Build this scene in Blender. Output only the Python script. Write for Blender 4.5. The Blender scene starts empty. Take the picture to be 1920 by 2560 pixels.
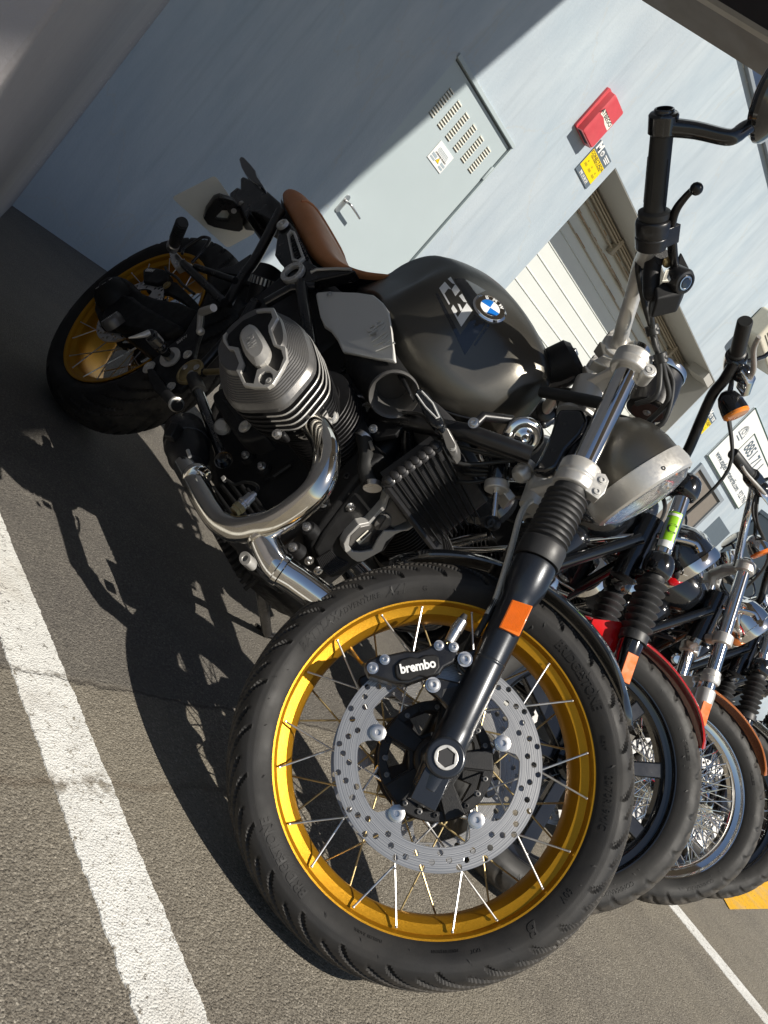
import bpy, math, random
from mathutils import Vector, Matrix
from mathutils.bvhtree import BVHTree
random.seed(7)
SC = bpy.context.scene
COL = SC.collection
PI = math.pi
R_ = math.radians

# ------------------------------------------------------------ camera
F = 2071.0; CX, CY = 960.0, 1280.0            # focal length and centre in photo pixels (1920 x 2560)
YAW, PIT, ROLL, CAMH = -0.93435094, 0.15668219, 0.74786411, 0.74752612
BASE = Matrix(((1, 0, 0), (0, 0, -1), (0, 1, 0)))
W2C = Matrix.Rotation(ROLL, 3, 'Z') @ Matrix.Rotation(PIT, 3, 'X') @ BASE @ Matrix.Rotation(-YAW, 3, 'Z')
CAM = Vector((0, 0, CAMH))
cd = bpy.data.cameras.new('camera'); cam = bpy.data.objects.new('camera', cd); COL.objects.link(cam)
cd.sensor_fit = 'VERTICAL'; cd.sensor_height = 36.0; cd.lens = 36.0 * F / 2560
cd.clip_start = 0.02; cd.clip_end = 400
rows = [W2C[0], -W2C[1], -W2C[2]]
m = Matrix((rows[0], rows[1], rows[2])).transposed().to_4x4(); m.translation = CAM
cam.matrix_world = m
SC.camera = cam

# ------------------------------------------------------------ light
SUN = Vector((-0.085, -0.86, 1.0)).normalized()        # towards the sun
wd = bpy.data.worlds.new('World'); SC.world = wd; wd.use_nodes = True
nt = wd.node_tree
sky = nt.nodes.new('ShaderNodeTexSky'); sky.sky_type = 'NISHITA'; sky.sun_disc = False
sky.sun_elevation = math.asin(SUN.z); sky.sun_rotation = math.atan2(SUN.x, SUN.y)
sky.air_density = 1.0; sky.dust_density = 0.6; sky.ozone_density = 1.2
bg = nt.nodes['Background']; nt.links.new(sky.outputs[0], bg.inputs[0]); bg.inputs[1].default_value = 0.057
sl = bpy.data.lights.new('sun', 'SUN'); so = bpy.data.objects.new('sun', sl); COL.objects.link(so)
sl.energy = 4.8; sl.angle = R_(0.5); sl.color = (1.0, 0.94, 0.84)
so.rotation_euler = SUN.to_track_quat('Z', 'Y').to_euler(); so.location = (0, -8, 12)
SC.view_settings.view_transform = 'Standard'; SC.view_settings.look = 'None'
SC.view_settings.exposure = 0.35; SC.view_settings.gamma = 1.0; SC.view_settings.use_curve_mapping = False

# ------------------------------------------------------------ where things stand
def ray(u, v): return W2C.transposed() @ Vector(((u - CX) / F, (v - CY) / F, 1.0))
def hit(u, v, n, o):
    d = ray(u, v); return CAM + d * (n.dot(o - CAM) / n.dot(d))
def Wp(u, v, Y=4.14): return hit(u, v, Vector((0, 1, 0)), Vector((0, Y, 0)))
def Gp(u, v, z=0.0): return hit(u, v, Vector((0, 0, 1)), Vector((0, 0, z)))
HEAD, LEAN = -1.67411425, 0.22416758
BR = Matrix.Rotation(HEAD, 3, 'Z') @ Matrix.Rotation(-LEAN, 3, 'X')      # bike frame: x forward, y left, z up
BT = Vector((1.27011836, 2.01235634, 0))
RAKE = R_(28.5); TRAIL = .1106; WB = 1.527; RF = .325; RR = .318
AX = Vector((-math.sin(RAKE), 0, math.cos(RAKE)))
STEER = -5.69752911 + 2 * PI
PIV = Vector((WB + TRAIL, 0, 0))
SR = Matrix.Rotation(STEER, 3, AX)
BM = BR.to_4x4(); BM.translation = BT
SM = Matrix.Translation(PIV) @ SR.to_4x4() @ Matrix.Translation(-PIV)    # steered assembly inside the bike frame
BMi = BM.inverted(); BSi = (BM @ SM).inverted()
def lhit(inv, u, v, ax, val):
    o = inv @ CAM; d = inv.to_3x3() @ ray(u, v)
    return o + d * ((val - o[ax]) / d[ax])
def M(u, v, y): return lhit(BMi, u, v, 1, y)
def MX(u, v, x): return lhit(BMi, u, v, 0, x)
def S(u, v, y): return lhit(BSi, u, v, 1, y)
def zz(ox, oy, f): return lambda *q: [(ox + f * x, oy + f * y) for x, y in q]
zA = zz(640, 500, .4581); zB = zz(400, 350, .2411); zC = zz(540, 760, .217); zD = zz(100, 560, .3014)
zE = zz(750, 1050, .3014); zF = zz(380, 1050, .2713); zG = zz(1150, 1050, .2411); zH = zz(1350, 800, .211)
zI = zz(900, 1500, .3014); zJ = zz(1500, 480, .2532); zK = zz(1560, 0, .217); zL = zz(1200, 900, .452)
zN = zz(380, 750, .2411); zO = zz(550, 1400, .66305)
def Ms(pts, y): return [M(u, v, y) for u, v in pts]
def MXs(pts, x): return [MX(u, v, x) for u, v in pts]
def Ss(pts, y): return [S(u, v, y) for u, v in pts]

# ------------------------------------------------------------ mesh helpers
def curve_mesh(splines, depth=0.0, bevel=0.0, res=1):
    """filled 2D outline (first loop) with holes (others) -> verts, faces, in XY, centred on z=0"""
    cu = bpy.data.curves.new('t', 'CURVE'); cu.dimensions = '2D'; cu.fill_mode = 'BOTH'
    for s in splines:
        sp = cu.splines.new('POLY'); sp.points.add(len(s) - 1)
        for p, q in zip(sp.points, s): p.co = (q[0], q[1], 0, 1)
        sp.use_cyclic_u = True
    cu.extrude = depth / 2; cu.bevel_depth = bevel; cu.bevel_resolution = res; cu.offset = -bevel
    return _conv(cu)
def _conv(cu):
    ob = bpy.data.objects.new('t', cu); COL.objects.link(ob)
    dg = bpy.context.evaluated_depsgraph_get(); dg.update()
    me = bpy.data.meshes.new_from_object(ob.evaluated_get(dg))
    vs = [v.co.copy() for v in me.vertices]; fs = [tuple(p.vertices) for p in me.polygons]
    bpy.data.objects.remove(ob); bpy.data.curves.remove(cu); bpy.data.meshes.remove(me)
    return vs, fs
def text_mesh(txt, size=1.0, depth=0.0, shear=0.0, spacing=1.0, bold=0.0):
    cu = bpy.data.curves.new('t', 'FONT'); cu.body = txt; cu.size = size; cu.extrude = depth / 2
    cu.shear = shear; cu.space_character = spacing; cu.align_x = 'CENTER'; cu.align_y = 'CENTER'; cu.offset = bold
    cu.resolution_u = 3
    return _conv(cu)
def circ(r, n=32, cx=0, cy=0, a0=0): return [(cx + r * math.cos(a0 + 2 * PI * k / n), cy + r * math.sin(a0 + 2 * PI * k / n)) for k in range(n)]
def frame_of(o, xa, ya, za):
    mm = Matrix((xa, ya, za)).transposed().to_4x4(); mm.translation = o; return mm
def axis_frame(o, a):
    a = a.normalized(); t = Vector((0, 0, 1)) if abs(a.z) < .9 else Vector((1, 0, 0))
    x = t.cross(a).normalized(); return frame_of(Vector(o), x, a.cross(x), a)
def catmull(pts, n=6):
    P = [Vector(p) for p in pts]
    if len(P) < 3: return P
    out = []
    for i in range(len(P) - 1):
        a = P[i - 1] if i else P[0] * 2 - P[1]; b = P[i]; c = P[i + 1]; d = P[i + 2] if i + 2 < len(P) else P[-1] * 2 - P[-2]
        for k in range(n):
            t = k / n
            out.append(.5 * ((2 * b) + (c - a) * t + (2 * a - 5 * b + 4 * c - d) * t * t + (3 * b - a - 3 * c + d) * t ** 3))
    out.append(P[-1]); return out
def lerp(a, b, t): return a + (b - a) * t

class MB:
    def __init__(s): s.v = []; s.f = []
    def add(s, vs, fs, m=None):
        b = len(s.v)
        s.v += [(m @ Vector(q)) if m is not None else Vector(q) for q in vs]
        s.f += [tuple(i + b for i in f) for f in fs]; return s
    def tube(s, pts, r, n=12, cap=True, smooth=0, flat=None):
        if smooth: 
            rr = r
            if isinstance(r, (list, tuple)):
                rr = []
                for i in range(len(r) - 1): rr += [lerp(r[i], r[i + 1], k / smooth) for k in range(smooth)]
                rr.append(r[-1])
            r = rr; pts = catmull(pts, smooth)
        P = [Vector(p) for p in pts]; N = len(P)
        R = r if isinstance(r, (list, tuple)) else [r] * N
        b = len(s.v); t0 = (P[1] - P[0]).normalized()
        u = (Vector((0, 0, 1)) if abs(t0.z) < .8 else Vector((1, 0, 0))).cross(t0).normalized()
        for i in range(N):
            t = (P[min(i + 1, N - 1)] - P[max(i - 1, 0)]).normalized()
            u = (u - t * u.dot(t)).normalized(); w = t.cross(u)
            for k in range(n):
                a = 2 * PI * k / n; s.v.append(P[i] + (u * math.cos(a) + w * math.sin(a) * (flat or 1)) * R[i])
        for i in range(N - 1):
            for k in range(n):
                k2 = (k + 1) % n; s.f.append((b + i * n + k, b + i * n + k2, b + (i + 1) * n + k2, b + (i + 1) * n + k))
        if cap: s.f.append(tuple(b + k for k in reversed(range(n)))); s.f.append(tuple(b + (N - 1) * n + k for k in range(n)))
        return s
    def lathe(s, o, a, prof, n=32, closed=False, cap=True):
        """prof: (distance along axis, radius)"""
        m = axis_frame(o, Vector(a)); b = len(s.v); N = len(prof)
        for z, r in prof:
            for k in range(n):
                t = 2 * PI * k / n; s.v.append(m @ Vector((r * math.cos(t), r * math.sin(t), z)))
        rg = range(N) if closed else range(N - 1)
        for i in rg:
            j = (i + 1) % N
            for k in range(n):
                k2 = (k + 1) % n; s.f.append((b + i * n + k, b + i * n + k2, b + j * n + k2, b + j * n + k))
        if not closed:
            if cap and prof[0][1] > 1e-6: s.f.append(tuple(b + k for k in reversed(range(n))))
            if cap and prof[-1][1] > 1e-6: s.f.append(tuple(b + (N - 1) * n + k for k in range(n)))
        return s
    def cyl(s, p0, p1, r0, r1=None, n=24, ch=0.0):
        p0 = Vector(p0); p1 = Vector(p1); L = (p1 - p0).length; r1 = r0 if r1 is None else r1
        pr = [(0, r0), (L, r1)] if ch == 0 else [(0, r0 - ch), (ch, r0), (L - ch, r1), (L, r1 - ch)]
        return s.lathe(p0, p1 - p0, pr, n)
    def box(s, c, d, m=None):
        x, y, z = [q / 2 for q in d]; c = Vector(c); m = m or Matrix.Identity(3)
        vs = [c + m @ Vector((i * x, j * y, k * z)) for i in (-1, 1) for j in (-1, 1) for k in (-1, 1)]
        return s.add(vs, [(0, 1, 3, 2), (4, 6, 7, 5), (0, 4, 5, 1), (2, 3, 7, 6), (0, 2, 6, 4), (1, 5, 7, 3)])
    def prism(s, pts, dv):
        P = [Vector(p) for p in pts]; dv = Vector(dv); n = len(P)
        nrm = sum(((P[i].cross(P[(i + 1) % n])) for i in range(n)), Vector())
        if nrm.dot(dv) > 0: P.reverse()
        b = len(s.v); s.v += P + [p + dv for p in P]
        s.f.append(tuple(b + i for i in range(n))); s.f.append(tuple(b + n + i for i in reversed(range(n))))
        for i in range(n): s.f.append((b + (i + 1) % n, b + i, b + n + i, b + n + (i + 1) % n))
        return s
    def loft(s, secs, closed=True, caps=True):
        b = len(s.v); n = len(secs[0])
        for q in secs: s.v += [Vector(p) for p in q]
        for i in range(len(secs) - 1):
            for k in range(n if closed else n - 1):
                k2 = (k + 1) % n; s.f.append((b + i * n + k, b + i * n + k2, b + (i + 1) * n + k2, b + (i + 1) * n + k))
        if caps and closed:
            s.f.append(tuple(b + k for k in reversed(range(n)))); s.f.append(tuple(b + (len(secs) - 1) * n + k for k in range(n)))
        return s
    def ball(s, c, r, n=16, m=None):
        c = Vector(c); r = r if isinstance(r, (tuple, list)) else (r, r, r); m = m or Matrix.Identity(3)
        secs = []
        for i in range(n // 2 + 1):
            a = -PI / 2 + PI * i / (n // 2); ca = max(math.cos(a), 1e-4)
            secs.append([c + m @ Vector((r[0] * ca * math.cos(2 * PI * k / n), r[1] * ca * math.sin(2 * PI * k / n), r[2] * math.sin(a))) for k in range(n)])
        return s.loft(secs, True, True)
    def plate(s, splines, m, depth=.003, bevel=0.0):
        vs, fs = curve_mesh(splines, depth, bevel); return s.add(vs, fs, m)
    def bolt(s, c, a, r=.006, h=.005, n=16):
        """round socket head: raised disc with a recess"""
        return s.lathe(c, a, [(0, r * 1.35), (h * .25, r * 1.35), (h * .25, r), (h, r * .95), (h * 1.05, r * .8), (h * 1.05, r * .5), (h * .5, r * .45), (h * .45, 0.0)], n)
    def build(s, name, mat, parent=None, bevel=0.0, ang=35, mtx=None, seg=2, sub=0):
        me = bpy.data.meshes.new(name); me.from_pydata([tuple(q) for q in s.v], [], s.f); me.validate(); me.update()
        me.materials.append(mat)
        ob = bpy.data.objects.new(name, me); COL.objects.link(ob)
        if parent: ob.parent = parent
        if mtx is not None: ob.matrix_local = mtx
        for p in me.polygons: p.use_smooth = True
        if ang < 180: me.set_sharp_from_angle(angle=R_(ang))
        if bevel:
            b = ob.modifiers.new('bevel', 'BEVEL'); b.width = bevel; b.segments = seg; b.limit_method = 'ANGLE'; b.angle_limit = R_(28); b.harden_normals = False
        if sub:
            b = ob.modifiers.new('sub', 'SUBSURF'); b.levels = sub; b.render_levels = sub
        return ob
def thing(name, label, cat, m=None, group=None):
    o = bpy.data.objects.new(name, None); COL.objects.link(o)
    if m is not None: o.matrix_world = m
    o['label'] = label; o['category'] = cat
    if group: o['group'] = group
    return o
def tag(o, label, cat, group=None):
    o['label'] = label; o['category'] = cat
    if group: o['group'] = group
    return o
def struct(o): o['kind'] = 'structure'; return o

# ------------------------------------------------------------ materials
def newmat(name):
    mt = bpy.data.materials.new(name); mt.use_nodes = True
    return mt, mt.node_tree.nodes, mt.node_tree.links, mt.node_tree.nodes['Principled BSDF']
def pmat(name, col, rough=.5, metal=0.0, coat=0.0, nscale=40, namt=.12, rvar=.1, bump=0.0, bscale=200, dust=0.0, coatr=.05, spec=.5, aniso=0.0, trans=0.0, grime=0.0):
    mt, N, L, b = newmat(name)
    b.inputs['Metallic'].default_value = metal; b.inputs['Coat Weight'].default_value = coat; b.inputs['Coat Roughness'].default_value = coatr
    b.inputs['Specular IOR Level'].default_value = spec; b.inputs['Transmission Weight'].default_value = trans
    tc = N.new('ShaderNodeTexCoord'); nz = N.new('ShaderNodeTexNoise'); nz.inputs['Scale'].default_value = nscale; nz.inputs['Detail'].default_value = 5
    L.new(tc.outputs['Object'], nz.inputs['Vector'])
    mx = N.new('ShaderNodeMix'); mx.data_type = 'RGBA'
    c = Vector(col[:3]); mx.inputs[6].default_value = (*(c * (1 - namt)), 1); mx.inputs[7].default_value = (*[min(1, q) for q in c * (1 + namt)], 1)
    L.new(nz.outputs['Fac'], mx.inputs[0]); out = mx.outputs[2]
    if dust:
        n2 = N.new('ShaderNodeTexNoise'); n2.inputs['Scale'].default_value = 9; n2.inputs['Detail'].default_value = 8; n2.inputs['Roughness'].default_value = .7
        L.new(tc.outputs['Object'], n2.inputs['Vector'])
        mr = N.new('ShaderNodeMapRange'); mr.inputs[1].default_value = .42; mr.inputs[2].default_value = .75; mr.inputs[4].default_value = dust; L.new(n2.outputs['Fac'], mr.inputs[0])
        m2 = N.new('ShaderNodeMix'); m2.data_type = 'RGBA'; L.new(mr.outputs[0], m2.inputs[0]); L.new(out, m2.inputs[6]); m2.inputs[7].default_value = (.28, .25, .21, 1); out = m2.outputs[2]
    L.new(out, b.inputs['Base Color'])
    n3 = N.new('ShaderNodeTexNoise'); n3.inputs['Scale'].default_value = nscale * .6; n3.inputs['Detail'].default_value = 6; L.new(tc.outputs['Object'], n3.inputs['Vector'])
    mr = N.new('ShaderNodeMapRange'); mr.inputs[1].default_value = .3; mr.inputs[2].default_value = .7
    mr.inputs[3].default_value = max(.02, rough - rvar * .5); mr.inputs[4].default_value = min(1, rough + rvar)
    L.new(n3.outputs['Fac'], mr.inputs[0]); L.new(mr.outputs[0], b.inputs['Roughness'])
    if bump:
        n4 = N.new('ShaderNodeTexNoise'); n4.inputs['Scale'].default_value = bscale; n4.inputs['Detail'].default_value = 3; L.new(tc.outputs['Object'], n4.inputs['Vector'])
        bp = N.new('ShaderNodeBump'); bp.inputs['Strength'].default_value = bump; bp.inputs['Distance'].default_value = .001
        L.new(n4.outputs['Fac'], bp.inputs['Height']); L.new(bp.outputs[0], b.inputs['Normal'])
    return mt
MT = {}
def tyremat(nm, col, dustf):
    mt = pmat(nm, col, .56, nscale=25, namt=.3, rvar=.2, bump=.25, bscale=700, dust=.05, spec=.35); N = mt.node_tree.nodes; L = mt.node_tree.links; b = N['Principled BSDF']
    src = b.inputs['Base Color'].links[0].from_socket
    tc = N.new('ShaderNodeTexCoord'); sx = N.new('ShaderNodeSeparateXYZ'); L.new(tc.outputs['Object'], sx.inputs[0]); cb = N.new('ShaderNodeCombineXYZ'); L.new(sx.outputs[0], cb.inputs[0]); L.new(sx.outputs[2], cb.inputs[1])
    ln = N.new('ShaderNodeVectorMath'); ln.operation = 'LENGTH'; L.new(cb.outputs[0], ln.inputs[0])
    mr = N.new('ShaderNodeMapRange'); mr.inputs[1].default_value = .302; mr.inputs[2].default_value = .320; mr.inputs[3].default_value = 0; mr.inputs[4].default_value = dustf; L.new(ln.outputs['Value'], mr.inputs[0])
    nz = N.new('ShaderNodeTexNoise'); nz.inputs['Scale'].default_value = 28; nz.inputs['Detail'].default_value = 8; nz.inputs['Roughness'].default_value = .75; L.new(tc.outputs['Object'], nz.inputs['Vector'])
    m1 = N.new('ShaderNodeMapRange'); m1.inputs[1].default_value = .35; m1.inputs[2].default_value = .65; L.new(nz.outputs['Fac'], m1.inputs[0])
    mu = N.new('ShaderNodeMath'); mu.operation = 'MULTIPLY'; L.new(mr.outputs[0], mu.inputs[0]); L.new(m1.outputs[0], mu.inputs[1])
    mx = N.new('ShaderNodeMix'); mx.data_type = 'RGBA'; L.new(mu.outputs[0], mx.inputs[0]); L.new(src, mx.inputs[6]); mx.inputs[7].default_value = (.23, .20, .165, 1); L.new(mx.outputs[2], b.inputs['Base Color'])
    return mt
MT['rubber'] = tyremat('rubber', (.0125, .012, .012), .30)
MT['rubber_x'] = pmat('rubber', (.0145, .014, .014), .58, nscale=25, namt=.3, rvar=.2, bump=.25, bscale=700, dust=.055, spec=.4)
MT['rubber_old'] = tyremat('rubber_old', (.016, .0155, .015), .35)
MT['rubber_old_x'] = pmat('rubber_old', (.018, .0175, .017), .62, nscale=25, namt=.3, rvar=.15, bump=.3, bscale=600, dust=.10, spec=.4)
MT['gold'] = pmat('gold', (.56, .275, .014), .34, metal=.75, nscale=900, namt=.25, rvar=.12, bump=.25, bscale=1800)
MT['chrome'] = pmat('chrome', (.86, .85, .83), .05, metal=1, nscale=6, namt=.02, rvar=.06)
MT['pipe'] = pmat('pipe', (.80, .77, .70), .06, metal=1, nscale=14, namt=.06, rvar=.14)
MT['steel'] = pmat('steel', (.62, .61, .60), .3, metal=1, nscale=60, namt=.08, rvar=.15)
def discmat():
    mt, N, L, b = newmat('disc')
    tc = N.new('ShaderNodeTexCoord'); sx = N.new('ShaderNodeSeparateXYZ'); L.new(tc.outputs['Object'], sx.inputs[0])
    cb = N.new('ShaderNodeCombineXYZ'); L.new(sx.outputs[0], cb.inputs[0]); L.new(sx.outputs[2], cb.inputs[1])
    ln = N.new('ShaderNodeVectorMath'); ln.operation = 'LENGTH'; L.new(cb.outputs[0], ln.inputs[0])
    nz = N.new('ShaderNodeTexNoise'); nz.noise_dimensions = '1D'; nz.inputs['Scale'].default_value = 900; nz.inputs['Detail'].default_value = 6; L.new(ln.outputs['Value'], nz.inputs['W'])
    n2 = N.new('ShaderNodeTexNoise'); n2.inputs['Scale'].default_value = 14; n2.inputs['Detail'].default_value = 5; L.new(tc.outputs['Object'], n2.inputs['Vector'])
    r = N.new('ShaderNodeValToRGB'); r.color_ramp.elements[0].position = .3; r.color_ramp.elements[0].color = (.33, .325, .32, 1); r.color_ramp.elements[1].position = .7; r.color_ramp.elements[1].color = (.56, .555, .55, 1); L.new(nz.outputs['Fac'], r.inputs[0])
    m = N.new('ShaderNodeMix'); m.data_type = 'RGBA'; m.blend_type = 'MULTIPLY'; m.inputs[0].default_value = .35; L.new(r.outputs[0], m.inputs[6]); L.new(n2.outputs['Fac'], m.inputs[7]); L.new(m.outputs[2], b.inputs['Base Color'])
    mr = N.new('ShaderNodeMapRange'); mr.inputs[1].default_value = .3; mr.inputs[2].default_value = .7; mr.inputs[3].default_value = .22; mr.inputs[4].default_value = .46; L.new(nz.outputs['Fac'], mr.inputs[0]); L.new(mr.outputs[0], b.inputs['Roughness'])
    b.inputs['Metallic'].default_value = .75
    bp = N.new('ShaderNodeBump'); bp.inputs['Strength'].default_value = .25; bp.inputs['Distance'].default_value = .0004; L.new(nz.outputs['Fac'], bp.inputs['Height']); L.new(bp.outputs[0], b.inputs['Normal'])
    return mt
MT['disc'] = discmat()
MT['satin'] = pmat('satin', (.64, .62, .58), .36, metal=.6, nscale=300, namt=.05, rvar=.1, bump=.15, bscale=900)
MT['alu'] = pmat('alu', (.5, .49, .47), .42, metal=.45, nscale=200, namt=.08, rvar=.12, bump=.15, bscale=700)
MT['plate'] = pmat('plate', (.88, .85, .74), .45, metal=.1, nscale=12, namt=.08, rvar=.1)
MT['black'] = pmat('black', (.008, .008, .009), .30, coat=.2, nscale=60, namt=.3, rvar=.12, bump=.06, bscale=500, dust=.015)
MT['gloss'] = pmat('gloss', (.008, .009, .011), .12, coat=1, nscale=30, namt=.2, rvar=.06)
MT['matte'] = pmat('matte', (.0105, .0105, .011), .50, nscale=80, namt=.3, rvar=.15, bump=.2, bscale=900, dust=.012, spec=.28)
MT['cast'] = pmat('cast', (.011, .011, .012), .46, metal=.15, nscale=120, namt=.3, rvar=.15, bump=.35, bscale=650, dust=.02, spec=.4)
MT['engine'] = pmat('engine', (.03, .029, .03), .40, metal=.5, nscale=200, namt=.15, rvar=.12, bump=.2, bscale=900)
MT['coverm'] = pmat('cover_metal', (.15, .145, .14), .36, metal=.5, nscale=200, namt=.1, rvar=.1, bump=.12, bscale=900)
MT['slider'] = pmat('slider', (.016, .019, .025), .3, metal=.35, coat=.5, coatr=.15, nscale=1500, namt=.5, rvar=.06, bump=.1, bscale=1800)
MT['tank'] = pmat('tank', (.135, .127, .11), .31, metal=.85, nscale=1200, namt=.18, rvar=.06, bump=.08, bscale=2500)
MT['silvercover'] = pmat('silver_cover', (.74, .73, .69), .32, metal=.15, nscale=900, namt=.05, rvar=.06)
MT['leather'] = pmat('leather', (.56, .225, .088), .5, nscale=22, namt=.22, rvar=.15, bump=.6, bscale=380)
MT['gaiter'] = pmat('gaiter', (.021, .021, .022), .48, nscale=60, namt=.2, rvar=.1, bump=.15, bscale=600, dust=.03)
MT['orange'] = pmat('orange', (.75, .16, .01), .25, nscale=80, namt=.15, coat=.6)
MT['lens'] = pmat('lens', (.85, .25, .02), .12, nscale=80, namt=.2, coat=1)
MT['red'] = pmat('red', (.55, .008, .012), .14, coat=1, nscale=30, namt=.06)
MT['copper'] = pmat('copper', (.62, .19, .05), .28, metal=.35, coat=.5, coatr=.15, nscale=600, namt=.1)
MT['white'] = pmat('white', (.8, .8, .78), .5, nscale=30, namt=.04)
MT['ink'] = pmat('ink', (.02, .02, .022), .6)
MT['hose'] = pmat('hose', (.020, .020, .0195), .45, nscale=60, namt=.2)
MT['braid'] = pmat('braid', (.58, .56, .50), .42, metal=.3, nscale=500, namt=.3, bump=.5, bscale=1500)
MT['brass'] = pmat('brass', (.42, .33, .17), .38, metal=.9, nscale=80, namt=.15)
MT['blue'] = pmat('blue', (.01, .16, .55), .15, coat=1)
MT['silverpaint'] = pmat('silverpaint', (.80, .80, .78), .3, metal=.15, coat=.3)
MT['navy'] = pmat('navy', (.012, .018, .03), .2, coat=.8)
def glassmat(name, col, rough=.02, mixf=.25):
    mt, N, L, b = newmat(name)
    b.inputs['Base Color'].default_value = (*col, 1); b.inputs['Roughness'].default_value = rough; b.inputs['Transmission Weight'].default_value = .95; b.inputs['IOR'].default_value = 1.25
    return mt
MT['glass'] = glassmat('glass', (.97, .98, 1))
# ============================================================ the place
YW = 4.14
_p, _q = Gp(37, 1673), Gp(584, 1778)
_m = -(_q.y - _p.y) / (_q.x - _p.x); SEAM = (_m, _m * _p.x + _p.y)       # old seam in the surfacing: m x + y = c
def asphalt(name):
    mt, N, L, b = newmat(name)
    tc = N.new('ShaderNodeTexCoord')
    def noise(sc, det=6, ro=.6):
        n = N.new('ShaderNodeTexNoise'); n.inputs['Scale'].default_value = sc; n.inputs['Detail'].default_value = det; n.inputs['Roughness'].default_value = ro
        L.new(tc.outputs['Object'], n.inputs['Vector']); return n
    def ramp(src, stops):
        r = N.new('ShaderNodeValToRGB'); e = r.color_ramp.elements
        e[0].position, e[0].color = stops[0][0], (*stops[0][1], 1); e[1].position, e[1].color = stops[-1][0], (*stops[-1][1], 1)
        for p, c in stops[1:-1]: k = e.new(p); k.color = (*c, 1)
        L.new(src, r.inputs[0]); return r
    def mix(f, a, c, mode='MIX'):
        m = N.new('ShaderNodeMix'); m.data_type = 'RGBA'; m.blend_type = mode
        (L.new(f, m.inputs[0]) if not isinstance(f, float) else setattr(m.inputs[0], 'default_value', f))
        for s, i in ((a, 6), (c, 7)):
            (L.new(s, m.inputs[i]) if hasattr(s, 'links') else setattr(m.inputs[i], 'default_value', (*s, 1)))
        return m.outputs[2]
    vo = N.new('ShaderNodeTexVoronoi'); vo.inputs['Scale'].default_value = 290; vo.inputs['Randomness'].default_value = 1; L.new(tc.outputs['Object'], vo.inputs['Vector'])
    stone = ramp(vo.outputs['Color'], [(.0, (.09, .08, .068)), (.35, (.19, .172, .145)), (.7, (.31, .285, .24)), (1, (.62, .57, .48))])
    fine = noise(520, 3, .7); big = noise(1.1, 5); mid = noise(7, 6); gr = noise(210, 4, .8)
    # which lay of surfacing: an old seam crosses the bays
    sx = N.new('ShaderNodeSeparateXYZ'); L.new(tc.outputs['Object'], sx.inputs[0])
    nn_ = N.new('ShaderNodeMath'); nn_.operation = 'MULTIPLY_ADD'; L.new(noise(5, 6, .7).outputs['Fac'], nn_.inputs[0]); nn_.inputs[1].default_value = .07; nn_.inputs[2].default_value = -.035
    d0 = N.new('ShaderNodeMath'); d0.operation = 'MULTIPLY_ADD'; L.new(sx.outputs[0], d0.inputs[0]); d0.inputs[1].default_value = SEAM[0]; L.new(sx.outputs[1], d0.inputs[2])
    d1 = N.new('ShaderNodeMath'); d1.operation = 'ADD'; L.new(d0.outputs[0], d1.inputs[0]); L.new(nn_.outputs[0], d1.inputs[1])
    d2 = N.new('ShaderNodeMath'); d2.operation = 'SUBTRACT'; L.new(d1.outputs[0], d2.inputs[0]); d2.inputs[1].default_value = SEAM[1]
    lay = N.new('ShaderNodeMapRange'); lay.inputs[1].default_value = -.01; lay.inputs[2].default_value = .01; L.new(d2.outputs[0], lay.inputs[0])
    ab = N.new('ShaderNodeMath'); ab.operation = 'ABSOLUTE'; L.new(d2.outputs[0], ab.inputs[0])
    sm_ = N.new('ShaderNodeMapRange'); sm_.inputs[1].default_value = .001; sm_.inputs[2].default_value = .006; sm_.inputs[3].default_value = .55; sm_.inputs[4].default_value = 0; L.new(ab.outputs[0], sm_.inputs[0])
    ab2 = N.new('ShaderNodeMath'); ab2.operation = 'ADD'; L.new(d2.outputs[0], ab2.inputs[0]); ab2.inputs[1].default_value = .21; ab3 = N.new('ShaderNodeMath'); ab3.operation = 'ABSOLUTE'; L.new(ab2.outputs[0], ab3.inputs[0])
    sm2 = N.new('ShaderNodeMapRange'); sm2.inputs[1].default_value = .002; sm2.inputs[2].default_value = .011; sm2.inputs[3].default_value = .35; sm2.inputs[4].default_value = 0; L.new(ab3.outputs[0], sm2.inputs[0])
    c = mix(ramp(fine.outputs['Fac'], [(.38, (0, 0, 0)), (.66, (1, 1, 1))]).outputs[0], stone.outputs[0], (.16, .145, .125))
    c = mix(ramp(gr.outputs['Fac'], [(.54, (0, 0, 0)), (.60, (.95, .95, .95))]).outputs[0], c, (.040, .035, .032))
    c = mix(ramp(noise(62, 5, .75).outputs['Fac'], [(.60, (0, 0, 0)), (.68, (.9, .9, .9))]).outputs[0], c, (.035, .031, .028))
    c = mix(ramp(mid.outputs['Fac'], [(.42, (0, 0, 0)), (.78, (.45, .45, .45))]).outputs[0], c, (.075, .068, .065))
    c = mix(ramp(big.outputs['Fac'], [(.42, (0, 0, 0)), (.60, (.35, .35, .35))]).outputs[0], c, (.30, .27, .21))
    old = mix(.46, c, (.105, .098, .092)); c = mix(lay.outputs[0], mix(.12, c, (.36, .30, .20)), old)
    c = mix(sm_.outputs[0], c, (.05, .042, .036)); c = mix(sm2.outputs[0], c, (.10, .07, .045))
    L.new(c, b.inputs['Base Color']); b.inputs['Roughness'].default_value = .88; b.inputs['Specular IOR Level'].default_value = .3
    a1 = N.new('ShaderNodeMath'); a1.operation = 'MULTIPLY_ADD'; L.new(vo.outputs['Distance'], a1.inputs[0]); a1.inputs[1].default_value = -.7; L.new(gr.outputs['Fac'], a1.inputs[2])
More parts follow.
